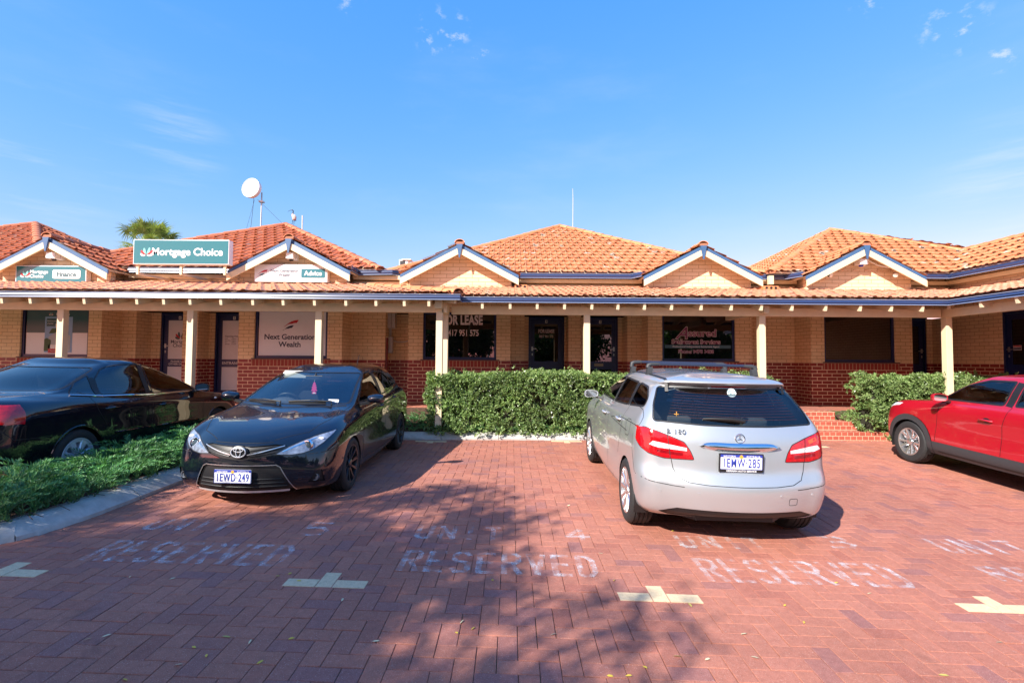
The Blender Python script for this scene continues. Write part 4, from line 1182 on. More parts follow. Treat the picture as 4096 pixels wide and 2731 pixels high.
M['paint_black_sedan'] = paint('paint_black_sedan', (0.003, 0.004, 0.009), 0.15, 0.25, dust=0.002)
M['paint_silver'] = paint('paint_silver', (0.50, 0.525, 0.545), 0.62, 0.36, dust=0.05)
M['paint_red'] = paint('paint_red', (0.42, 0.004, 0.018), 0.2, 0.35, dust=0.015)

NF, NC, NS = 12, 9, 44
def ring_points(r):
    """half outline, front centre -> left side -> rear centre"""
    s = r['side']
    ts = np.array([p[0] for p in s]); ys = np.array([p[1] for p in s]); zs = np.array([p[2] for p in s])
    def sm(t, v):
        # smooth interpolation through the side control values
        i = int(np.clip(np.searchsorted(ts, t, side='right') - 1, 0, len(ts) - 2))
        h = ts[i+1] - ts[i]; u = (t - ts[i]) / h
        def slope(k):
            if k == 0: return (v[1] - v[0]) / (ts[1] - ts[0])
            if k == len(ts) - 1: return (v[-1] - v[-2]) / (ts[-1] - ts[-2])
            return (v[k+1] - v[k-1]) / (ts[k+1] - ts[k-1])
        m0, m1 = slope(i) * h, slope(i + 1) * h
        return (2*u**3-3*u**2+1)*v[i] + (u**3-2*u**2+u)*m0 + (-2*u**3+3*u**2)*v[i+1] + (u**3-u**2)*m1
    P = []
    def end(xc, zc, bow, cx, cy, y0, z0, sg):
        """centre to the start of the side; sg -1 front (x falls), +1 rear"""
        out = []
        ye = y0 - cy
        for i in range(NF): 
            u = i / NF
            out.append((xc + sg * bow * u * u, ye * u, u))
        p0 = (xc + sg * bow, ye); p2 = (xc + sg * (bow + cx), y0)
        dx = sg * 2 * bow * 0.5 * (cy / max(ye, .05))
        p1 = (p0[0] + dx * .6, y0 - .06 * cy)
        for i in range(NC):
            u = i / NC
            out.append(((1-u)**2*p0[0] + 2*u*(1-u)*p1[0] + u*u*p2[0], (1-u)**2*p0[1] + 2*u*(1-u)*p1[1] + u*u*p2[1], 1 + u))
        res = []
        for x, y, w in out:
            k = min(1, (w / 2))
            k = k ** r.get('zexp', 1.6)
            res.append((x, y, zc + (z0 - zc) * k))
        return res, p2[0]
    f, xs0 = end(r['xf'], r['zf'], r['fb'], r['fc'][0], r['fc'][1], ys[0], zs[0], -1)
    b, xs1 = end(r['xr'], r['zr'], r['rb'], r['rc'][0], r['rc'][1], ys[-1], zs[-1], 1)
    for i in range(NS + 1):
        t = i / NS
        P.append((xs0 + (xs1 - xs0) * t, sm(t, ys), sm(t, zs)))
    return np.array(f + P + b[::-1])
def crom(R, n=6):
    """centripetal-style spline through rings, per column"""
    R = np.array(R); k = len(R); out = []
    for i in range(k - 1):
        p1, p2 = R[i], R[i+1]
        p0 = R[i-1] if i > 0 else 2 * p1 - p2
        p3 = R[i+2] if i + 2 < k else 2 * p2 - p1
        d = lambda a, b: np.maximum(np.linalg.norm(a - b, axis=1, keepdims=True), 1e-4) ** 0.5
        d1, d2, d3 = d(p1, p0), d(p2, p1), d(p3, p2)
        m1 = d2 * ((p1 - p0) / d1 - (p2 - p0) / (d1 + d2) + (p2 - p1) / d2)
        m2 = d2 * ((p2 - p1) / d2 - (p3 - p1) / (d2 + d3) + (p3 - p2) / d3)
        for j in range(n):
            u = j / n
            out.append((2*u**3-3*u**2+1)*p1 + (u**3-2*u**2+u)*m1 + (-2*u**3+3*u**2)*p2 + (u**3-u**2)*m2)
    out.append(R[-1])
    return out

class Car:
    def __init__(s, name, label, cat, loc, rotz, rings, paint_mat, sub=6):
        s.root = thing(name, label, cat, loc, rotz)
        # sit on the sloping paving
        x, y = loc[0], loc[1]
        fwd = Vector((math.cos(rotz), math.sin(rotz), 0)); lef = Vector((-fwd.y, fwd.x, 0))
        q = Vector((x, y, 0)) - fwd * 1.3
        fwd.z = (gz(*(q + fwd).xy) - gz(*(q - fwd).xy)) / 2
        lef.z = (gz(*(q + lef * .8).xy) - gz(*(q - lef * .8).xy)) / 1.6
        fx = fwd.normalized(); up_ = fx.cross(lef).normalized(); ly = up_.cross(fx)
        s.root.rotation_euler = Matrix((fx, ly, up_)).transposed().to_euler()
        s.root.location.z = gz(*(q.xy)) + fwd.z * 1.3
        half = crom([ring_points(r) for r in rings], sub)
        nr, ncol = len(half), len(half[0])
        V = [tuple(p) for row_ in half for p in row_] + [(p[0], -p[1], p[2]) for row_ in half for p in row_]
        F = []
        for i in range(nr - 1):
            for j in range(ncol - 1):
                a, b, c, d = i*ncol+j, i*ncol+j+1, (i+1)*ncol+j+1, (i+1)*ncol+j
                F.append((a, b, c, d)); o = nr * ncol
                F.append((o+a, o+d, o+c, o+b))
        me = bpy.data.meshes.new('body'); me.from_pydata(V, [], F)
        bm = bmesh.new(); bm.from_mesh(me); bpy.data.meshes.remove(me)
        bmesh.ops.remove_doubles(bm, verts=bm.verts, dist=2e-4)
        bmesh.ops.dissolve_degenerate(bm, dist=1e-5, edges=bm.edges)
        bmesh.ops.recalc_face_normals(bm, faces=bm.faces)
        bm.normal_update()
        up0 = max(bm.faces, key=lambda f: f.calc_center_median().z)
        if up0.normal.z < 0:
            bmesh.ops.reverse_faces(bm, faces=bm.faces); bm.normal_update()
        s.n0 = bm.verts.layers.float_vector.new('n0')
        for v in bm.verts: v[s.n0] = v.normal
        s.tag = bm.faces.layers.int.new('tag')
        s.bm = bm
        s.bvh = BVHTree.FromBMesh(bm)
        s.names = ['body']; s.mats = [paint_mat]; s.off = [0.0]; s.labels = [None]; s.parent_of = [None]
        s.objs = {}
    # -------- cutting features into the shell
    VIEW = {'side': (0, 2), 'front': (1, 2), 'rear': (1, 2), 'top': (0, 1)}
    def ok(s, f, view, sign):
        n = f.normal
        if view == 'side': return (n.y * sign > 0.25) if sign else abs(n.y) > 0.25
        if view == 'front': return n.x > 0.12
        if view == 'rear': return n.x < -0.12
        return n.z > 0.2
    def cut(s, poly, view, name, mat, off=0.0, sign=0, both=True, label=None, over=(0,), zmin=None, xlim=None):
        if name is None: idx = -1
        else:
            s.names.append(name); s.mats.append(mat); s.off.append(off); s.labels.append(label); idx = len(s.names) - 1
        polys = [poly]
        if view in ('front', 'rear') and both: polys.append([(-a, b) for a, b in poly][::-1])
        i0, i1 = s.VIEW[view]
        for pi_, pg in enumerate(polys):
            use = idx
            if pi_ == 1 and name is not None:
                s.names.append(name); s.mats.append(mat); s.off.append(off); s.labels.append(label); use = len(s.names) - 1
            n = len(pg)
            for k in range(n):
                a, b = pg[k], pg[(k + 1) % n]
                lo0, hi0 = min(a[0], b[0]) - .004, max(a[0], b[0]) + .004
                lo1, hi1 = min(a[1], b[1]) - .004, max(a[1], b[1]) + .004
                fs = []
                for f in s.bm.faces:
                    if not s.ok(f, view, sign): continue
                    c0 = [v.co[i0] for v in f.verts]; c1 = [v.co[i1] for v in f.verts]
                    if max(c0) < lo0 or min(c0) > hi0 or max(c1) < lo1 or min(c1) > hi1: continue
                    fs.append(f)
                if not fs: continue
                es = set(e for f in fs for e in f.edges); vs_ = set(v for f in fs for v in f.verts)
                d = (b[0] - a[0], b[1] - a[1]); nn = [0, 0, 0]; nn[i0] = -d[1]; nn[i1] = d[0]
                co = [0, 0, 0]; co[i0] = a[0]; co[i1] = a[1]
                bmesh.ops.bisect_plane(s.bm, geom=list(vs_) + list(es) + fs, plane_co=co, plane_no=nn, dist=2e-4)
            for f in s.bm.faces:
                if over != 'any' and f[s.tag] not in over: continue
                if not s.ok(f, view, sign): continue
                c = f.calc_center_median()
                if zmin is not None and c.z < zmin: continue
                if xlim is not None and not (xlim[0] < c.x < xlim[1]): continue
                if inside(pg, c[i0], c[i1]): f[s.tag] = use
        return idx
    def hole(s, poly, view, sign=0):
        s.cut(poly, view, None, None, sign=sign, over='any')
        bmesh.ops.delete(s.bm, geom=[f for f in s.bm.faces if f[s.tag] == -1], context='FACES')
    def finish(s):
        for idx, nm in enumerate(s.names):
            fs = [f for f in s.bm.faces if f[s.tag] == idx]
            if not fs: continue
            vmap = {}; V = []; Nn = []; F = []
            for f in fs:
                q = []
                for v in f.verts:
                    if v not in vmap:
                        vmap[v] = len(V)
                        n = Vector(v[s.n0]); n = n.normalized() if n.length > .1 else v.normal
                        V.append(v.co + n * s.off[idx]); Nn.append(n)
                    q.append(vmap[v])
                F.append(q)
            me = bpy.data.meshes.new(nm); me.from_pydata([tuple(v) for v in V], [], F)
            me.polygons.foreach_set('use_smooth', [True] * len(F))
            me.normals_split_custom_set_from_vertices([tuple(n) for n in Nn])
            par = s.root if nm == 'body' else s.root
            o = link(nm, me, s.mats[idx], par)
            if s.labels[idx]: o['label'] = s.labels[idx]
            s.objs.setdefault(nm, []).append(o)
        s.bm.free()
    # -------- things laid on the shell
    def hit(s, p, view, sign=1):
        if view == 'side': o, d = Vector((p[0], 3 * sign, p[1])), Vector((0, -sign, 0))
        elif view == 'front': o, d = Vector((4, p[0], p[1])), Vector((-1, 0, 0))
        elif view == 'rear': o, d = Vector((-8, p[0], p[1])), Vector((1, 0, 0))
        else: o, d = Vector((p[0], p[1], 4)), Vector((0, 0, -1))
        loc, n, i, dd = s.bvh.ray_cast(o, d)
        if loc is None: return None
        if n.dot(d) > 0: n = -n
        return loc, n
    def dense(s, pts, step=.03, closed=False):
        out = []
        pts = list(pts) + ([pts[0]] if closed else [])
        for a, b in zip(pts[:-1], pts[1:]):
            L = math.hypot(b[0] - a[0], b[1] - a[1]); n = max(1, int(L / step))
            out += [(a[0] + (b[0] - a[0]) * i / n, a[1] + (b[1] - a[1]) * i / n) for i in range(n)]
        out.append(pts[-1]); return out
    def ribbon(s, m, pts, view, w=.006, lift=.0012, sign=1, closed=False, smooth_pts=True):
        H = [h for h in (s.hit(p, view, sign) for p in s.dense(pts, closed=closed)) if h]
        if len(H) < 2: return m
        vs = []
        for i, (p, n) in enumerate(H):
            d = (H[min(i+1, len(H)-1)][0] - H[max(i-1, 0)][0]).normalized()
            sd = n.cross(d).normalized() * (w / 2)
            vs += [p + n * lift - sd, p + n * lift + sd]
        m.add(vs, [(2*i, 2*i+1, 2*i+3, 2*i+2) for i in range(len(H) - 1)])
        return m
    def bead(s, m, pts, view, r=.006, lift=.0, sign=1, closed=False):
        H = [h for h in (s.hit(p, view, sign) for p in s.dense(pts, closed=closed)) if h]
        if len(H) > 1: m.tube([p + n * lift for p, n in H], r, 6)
        return m
    def add(s, name, m, mat, parent=None, **k):
        return m.build(name, mat, parent or s.root, **k)
    def seal(s, name, *a, **k):
        m = MB(); s.ribbon(m, *a, **k)
        if m.f: s.add(name, m, M['trim_black'], s.objs['body'][0], fix=False)
    def lines(s, specs, name='panel_gap', mat=None, w=.007):
        """each shut line: (points, view, sign)"""
        for pts, view, sign in specs:
            m = MB(); s.ribbon(m, pts, view, w, .0012, sign)
            if m.f: s.add(name, m, mat or M['gap'], s.objs['body'][0], fix=False)
    # -------- common equipment
    def arches(s, wheels, r, wy):
        for x, zc in wheels:
            c = [(x + r * math.cos(2*PI*i/28), zc + r * math.sin(2*PI*i/28)) for i in range(28)]
            s.hole(c, 'side')
        s._liner = []
        for x, zc in wheels:
            for sg in (1, -1):
                m = MB(); s._liner.append(m)
                n = 18; vs = []
                for i in range(n + 1):
                    t = -0.35 + (PI + 0.7) * i / n
                    for yy in (wy, wy - .32): vs.append((x + (r + .012) * math.cos(t), sg * yy, zc + (r + .012) * math.sin(t)))
                m.add(vs, [(2*i, 2*i+1, 2*i+3, 2*i+2) for i in range(n)])
                k = len(m.v)
                m.add([(x, sg * (wy - .32), zc)] + [vs[2*i+1] for i in range(n + 1)], [(0, i+1, i+2) for i in range(n)])
    def underside(s, x0, x1, w, z):
        for m in s._liner: s.add('wheel_arch_liner', m, M['trim_black'], fix=False)
        m = MB(); c = .45
        m.prism([(x0, -w + c), (x0 + c, -w), (x1 - c, -w), (x1, -w + c), (x1, w - c), (x1 - c, w), (x0 + c, w), (x0, w - c)], z + .015, z + .06)
        s.add('underbody', m, M['trim_black'])
    def wheel(s, x, y, R, w, rim, style, mat, cap=None, steer=0):
        sg = 1 if y > 0 else -1
        Mx = Matrix.Translation((x, y, R)) @ Matrix.Rotation(steer, 4, 'Z') @ Matrix.Rotation(-sg * PI / 2, 4, 'X')    # lathe axis z -> outward
        m = MB(); h = w / 2
        m.lathe([(rim + .012, h - .012), (rim + .004, h - .004), (rim - .012, h - .006), (rim - .02, h - .05), (rim - .03, -h + .02)], Mx, 40)
        m.lathe([(0.0, h - .09), (.06, h - .085), (rim - .02, h - .10)], Mx, 24)
        def spoke(a, r0, r1, w0, w1, z0, z1, th=.02, skew=0.0):
            ca, sa = math.cos(a), math.sin(a); cb, sb = math.cos(a + skew), math.sin(a + skew)
            p0, p1 = Vector((ca * r0, sa * r0, 0)), Vector((cb * r1, sb * r1, 0))
            t0, t1 = Vector((-sa, ca, 0)), Vector((-sb, cb, 0))
            vs = [p0 - t0*w0, p0 + t0*w0, p1 + t1*w1, p1 - t1*w1]
            top = [v + Vector((0, 0, z)) for v, z in zip(vs, (z0, z0, z1, z1))]
            top2 = [(v * 1 + (c_ - v) * .28) + Vector((0, 0, .012)) for v, c_ in zip(top, (p0.lerp(p1, 0) + Vector((0,0,z0)),)*2 + (p1 + Vector((0,0,z1)),)*2)]
            bot = [v - Vector((0, 0, th + .02)) for v in top]
            m.add([Mx @ v for v in bot + top + top2], [(0,1,5,4),(1,2,6,5),(2,3,7,6),(3,0,4,7),(4,5,9,8),(5,6,10,9),(6,7,11,10),(7,4,8,11),(8,9,10,11)])
        r1 = rim - .008
        if style == 'ten':                                   # thin paired spokes
            for i in range(10): spoke(2*PI*i/10 + .1, .045, r1, .014, .010, h - .045, h - .018)
            for i in range(10): spoke(2*PI*i/10 + .1 + .10, rim * .55, r1, .006, .008, h - .04, h - .02)
        elif style == 'twin':                                # five Y pairs
            for i in range(5):
                a = 2*PI*i/5 + .3
                spoke(a - .10, .045, r1, .018, .020, h - .05, h - .018, skew=-.16); spoke(a + .10, .045, r1, .018, .020, h - .05, h - .018, skew=.16)
        elif style == 'fan':                                 # ten broad flat blades
            for i in range(10): spoke(2*PI*i/10, .045, r1, .017, .030, h - .035, h - .016)
        elif style == 'cap':                                 # wheel cover with seven paddles
            for i in range(7): spoke(2*PI*i/7 + .2, .05, r1, .022, .052, h - .012, h - .022)
            m.lathe([(rim * .80, h - .012), (rim * 1.0, h - .010)], Mx, 40)
        m.lathe([(.055, h - .03), (.05, h - .018), (.03, h - .012), (0, h - .012)], Mx, 20)
        for i in range(5):
            a = 2*PI*i/5 + .3 + PI / 5
            c = Mx @ Vector((math.cos(a) * .052, math.sin(a) * .052, h - .04)); m.sphere(c, .008, 6, 4)
        o = s.add('wheel', m, mat, smooth=True, sharp=30)
        t = MB(); gr = []
        tw = h * .86
        prof = [(rim - .004, h - .012), (rim + .012, h - .001), (rim + (R - rim) * .5, h + .004), (R - .025, h - .004), (R - .007, h - .022)]
        g = [-.55, -.18, .18, .55]
        for k in g[::-1]:
            y_ = k * h
            prof += [(R, y_ + .007), (R - .008, y_ + .005), (R - .008, y_ - .005), (R, y_ - .007)]
        prof += [(R - .007, -h + .022), (R - .025, -h + .004), (rim, -h)]
        t.lathe(prof, Mx, 56)
        t.build('tyre', M['tyre'], o, smooth=True, sharp=30)
        d = MB(); d.lathe([(0, h - .10), (rim * .72, h - .10), (rim * .72, h - .115)], Mx, 28)
        d.build('brake_disc', M['steel'], o, smooth=True)
        return o
    def mirror(s, x, y, z, sc=1.0, mat=None, glass_back=True):
        for sg in (1, -1):
            m = MB()
            c = Vector((x, sg * y, z))
            n, k = 16, 10; vs = []; fs = []
            for i in range(k + 1):
                t = i / k                                            # 0 glass plane -> 1 nose
                rr = math.sqrt(max(0, 1 - t ** 2.4)) if t < 1 else 0.0
                for j in range(n):
                    a = 2 * PI * j / n
                    ca, sa = math.cos(a), math.sin(a)
                    e = .62
                    cy = math.copysign(abs(ca) ** e, ca) * .115; cz = math.copysign(abs(sa) ** e, sa) * (.068 if sa > 0 else .062)
                    vs.append(c + Vector((t * .115 - .02, sg * cy * rr * (1), cz * rr * (1 - .15 * (ca * 1 < 0)))) * sc)
            for i in range(k):
                for j in range(n): fs.append((i*n+j, i*n+(j+1) % n, (i+1)*n+(j+1) % n, (i+1)*n+j))
            fs.append(tuple(range(n)))
            m.add(vs, fs)
            o = s.add('wing_mirror', m, mat or s.mats[0], smooth=True, sharp=40)
            g = MB(); cg = sum(vs[:n], Vector()) / n; g.add([cg + (v - cg) * .84 - Vector((.003, 0, 0)) for v in vs[:n]], [tuple(range(n))]); g.build('mirror_glass', M['mirror_glass'], o, fix=False)
            st_ = MB(); st_.bar((x + .01, sg * (y - .08), z - .045), (x + .05, sg * (y - .20), z - .07), .07, .035); st_.build('mirror_foot', M['trim_black'], o)
    def cabin(s, xf, xr, zs, w, rhd=True, rear=True, dash_z=.95, head=1.16, dash_x=None):
        """seats, headrests, dashboard and steering wheel"""
        def seat(x, y, wd, back=.56, rake=.22):
            m = MB()
            m.box(x - .02, y - wd/2, zs, x + .48, y + wd/2, zs + .14)
            T = Matrix.Translation((x, y, zs + .08)) @ Matrix.Rotation(-rake, 4, 'Y')
            m.box(-.11, -wd/2, 0, .02, wd/2, back, M=T)
            o = s.add('seat', m, M['seat'], bevel=.03)
            h = MB(); T2 = T @ Matrix.Translation((0, 0, back + .03))
            h.box(-.10, -.13, .02, -.01, .13, .19, M=T2); h.tube([T2 @ Vector((-.05, -.05, -.06)), T2 @ Vector((-.05, -.05, .05))], .006); h.tube([T2 @ Vector((-.05, .05, -.06)), T2 @ Vector((-.05, .05, .05))], .006)
            h.build('headrest', M['seat'], o, bevel=.025)
        for sg in (1, -1): seat(xf, sg * .37, .48, head - zs - .2)
        if rear:
            m = MB(); m.box(xr, -w + .1, zs, xr + .46, w - .1, zs + .13)
            T = Matrix.Translation((xr, 0, zs + .06)) @ Matrix.Rotation(-.3, 4, 'Y')
            m.box(-.1, -w + .1, 0, .03, w - .1, .52, M=T)
            o = s.add('rear_bench', m, M['seat'], bevel=.03)
            for yy in (-.38, .38):
                h = MB(); h.box(-.09, yy - .12, .53, 0, yy + .12, .66, M=T); h.build('headrest', M['seat'], o, bevel=.02)
        dx = dash_x if dash_x is not None else xf + .75
        m = MB(); m.box(dx, -w + .06, dash_z - .32, dx + .55, w - .06, dash_z - .06); m.box(dx + .1, -w + .10, dash_z - .07, dx + .5, w - .10, dash_z - .02)
        m.sphere((dx + .06, -.36, dash_z - .05), .1, 14, 8, (1.2, 1.9, .75))
        s.add('dashboard', m, M['dash'], bevel=.015)
        T = Matrix.Translation((dx - .1, -.36 if rhd else .36, dash_z - .10)) @ Matrix.Rotation(-1.15, 4, 'Y')
        m = MB(); ring_ = [T @ Vector((math.cos(a) * .185, math.sin(a) * .185, 0)) for a in [2*PI*i/28 for i in range(29)]]
        m.tube(ring_, .016, 8, cap=False)
        for a in (0, PI, -PI/2 * 1): m.bar(T @ Vector((0, 0, -.01)), T @ Vector((math.sin(a) * .18 if a else .18, 0, 0)) if a != -PI/2 else T @ Vector((0, -.18, 0)), .04, .015, T.to_3x3() @ Vector((0, 0, 1)))
        m.lathe([(.06, -.01), (.055, .015), (0, .02)], T, 16)
        s.add('steering_wheel', m, M['trim_black'], smooth=True)
        m = MB(); m.box(xr - .45, -w + .04, .24, dx + .6, w - .04, .30); s.add('cabin_floor', m, M['dash'])
    def plate(s, y, z, view, text_, tilt=0.0, frame=None, w=.372, h=.134):
        sg = 1 if view == 'front' else -1
        xs = [s.hit((y + dy, z + dz), view)[0].x for dy in (-w/2, 0, w/2) for dz in (-h/2, 0, h/2)]
        x = (max(xs) if sg > 0 else min(xs)) + sg * .012
        T = Matrix.Translation((x, y, z)) @ Matrix(((0, 0, sg, 0), (sg, 0, 0, 0), (0, 1, 0, 0), (0, 0, 0, 1))) @ Matrix.Rotation(-tilt, 4, 'X')
        m = MB(); m.box(-w/2, -h/2, -.012, w/2, h/2, 0, M=T)
        p = s.add('number_plate', m, M['plate_white'], bevel=.002)
        m = MB(); m.box(-w/2 + .004, h/2 - .027, .0002, w/2 - .004, h/2 - .003, .0012, M=T); m.build('plate_band', M['plate_blue'], p)
        m = MB(); 
        for q in ((-w/2, -h/2, w/2, -h/2 + .003), (-w/2, h/2 - .003, w/2, h/2), (-w/2, -h/2, -w/2 + .003, h/2), (w/2 - .003, -h/2, w/2, h/2)): m.box(q[0], q[1], .0003, q[2], q[3], .0016, M=T)
        m.build('plate_border', M['plate_blue'], p)
        for str_, xx, yy, sz, mt, b_ in ((text_, 0, -.014, .112, M['plate_blue'], .008), ('WESTERN', -.105, h/2 - .019, .022, M['plate_white'], .006), ('AUSTRALIA', .105, h/2 - .019, .022, M['plate_white'], .006)):
            me = text_mesh(str_, size=sz, bold=b_, sx=.60 if sz > .1 else 1.0, extrude=.0008, spacing=1.12); me.transform(T @ Matrix.Translation((xx, yy, .0022))); link('lettering', me, mt, p)
        m = MB(); m.lathe([(0, 0.0018), (.016, .0018)], T @ Matrix.Translation((0, h/2 - .022, 0)), 16); m.build('plate_emblem', simple('emblem_gold', (.75, .35, .05), .4), p, fix=False)
        if frame:
            m = MB(); e = .009
            for q in ((-w/2 - e, -h/2 - e - .012, w/2 + e, -h/2), (-w/2 - e, h/2, w/2 + e, h/2 + e * .6), (-w/2 - e, -h/2, -w/2, h/2), (w/2, -h/2, w/2 + e, h/2)): m.box(q[0], q[1], -.014, q[2], q[3], .004, M=T)
            m.build('plate_frame', M['trim_black'], p)
            me = text_mesh(frame, size=.022, bold=.02, extrude=.0006, sx=1.1); me.transform(T @ Matrix.Translation((0, -h/2 - .013, .0055))); link('lettering', me, M['plate_white'], p)
        return p
    def handle(s, x, z, mat, sg):
        h = s.hit((x, z), 'side', sg)
        if not h: return
        p, n = h; m = MB()
        cup = MB(); T = Matrix.Translation(p + n * .0015) @ n.to_track_quat('Z', 'X').to_matrix().to_4x4()
        m.tube([p + Vector((-.10, 0, -.002)) + n * .006, p + Vector((-.085, 0, 0)) + n * .03, p + Vector((0, 0, .004)) + n * .036, p + Vector((.085, 0, .002)) + n * .03, p + Vector((.10, 0, 0)) + n * .006], [.010, .013, .014, .013, .010], 8)
        o = s.add('door_handle', m, mat, smooth=True, sharp=60)
        cup.sphere(p - n * .004, .05, 14, 8, (1.35, .16, .75)); cup.build('handle_cup', M['trim_black'] if mat is not M['paint_silver'] else M['alloy'], o, smooth=True)
def inside(pg, x, y):
    c = False; n = len(pg)
    for i in range(n):
        x1, y1 = pg[i]; x2, y2 = pg[(i + 1) % n]
        if (y1 > y) != (y2 > y) and x < (x2 - x1) * (y - y1) / (y2 - y1) + x1: c = not c
    return c
def rounded(pts, r=.03, n=4):
    """round the corners of a 2d polygon"""
    out = []; k = len(pts)
    for i in range(k):
        p, a, b = Vector(pts[i]), Vector(pts[i-1]), Vector(pts[(i+1) % k])
        ra = min(r, (a - p).length * .45); rb = min(r, (b - p).length * .45)
        q0 = p + (a - p).normalized() * ra; q1 = p + (b - p).normalized() * rb
        for j in range(n + 1):
            t = j / n
            out.append(tuple((1-t)**2 * q0 + 2*t*(1-t) * p + t*t * q1))
    return out
def rg(xf, zf, xr, zr, side, fb=.12, fc=(.30, .22), rb=.08, rc=(.20, .18), zexp=1.6):
    return dict(xf=xf, zf=zf, xr=xr, zr=zr, side=side, fb=fb, fc=fc, rb=rb, rc=rc, zexp=zexp)
def roof_rings(xf, xr, z0, w0, zc, xf2, xr2):
    out = []
    for k, wk, zk in ((.45, .72, .55), (.8, .40, .88), (1.0, .0, 1.0)):
        z = z0 + (zc - z0) * zk
        out.append(rg(xf + (xf2 - xf) * k, z - .004 * (1 - k), xr + (xr2 - xr) * k, z - .004 * (1 - k), [(0, w0 * wk, z - .006 * (1 - k)), (.5, w0 * wk, z), (1, w0 * wk, z - .006 * (1 - k))],
                      fb=.10 * (1 - k) + .001, fc=(.12 * (1 - k) + .002, .10 * wk), rb=.08 * (1 - k) + .001, rc=(.12 * (1 - k) + .002, .10 * wk)))
    return out

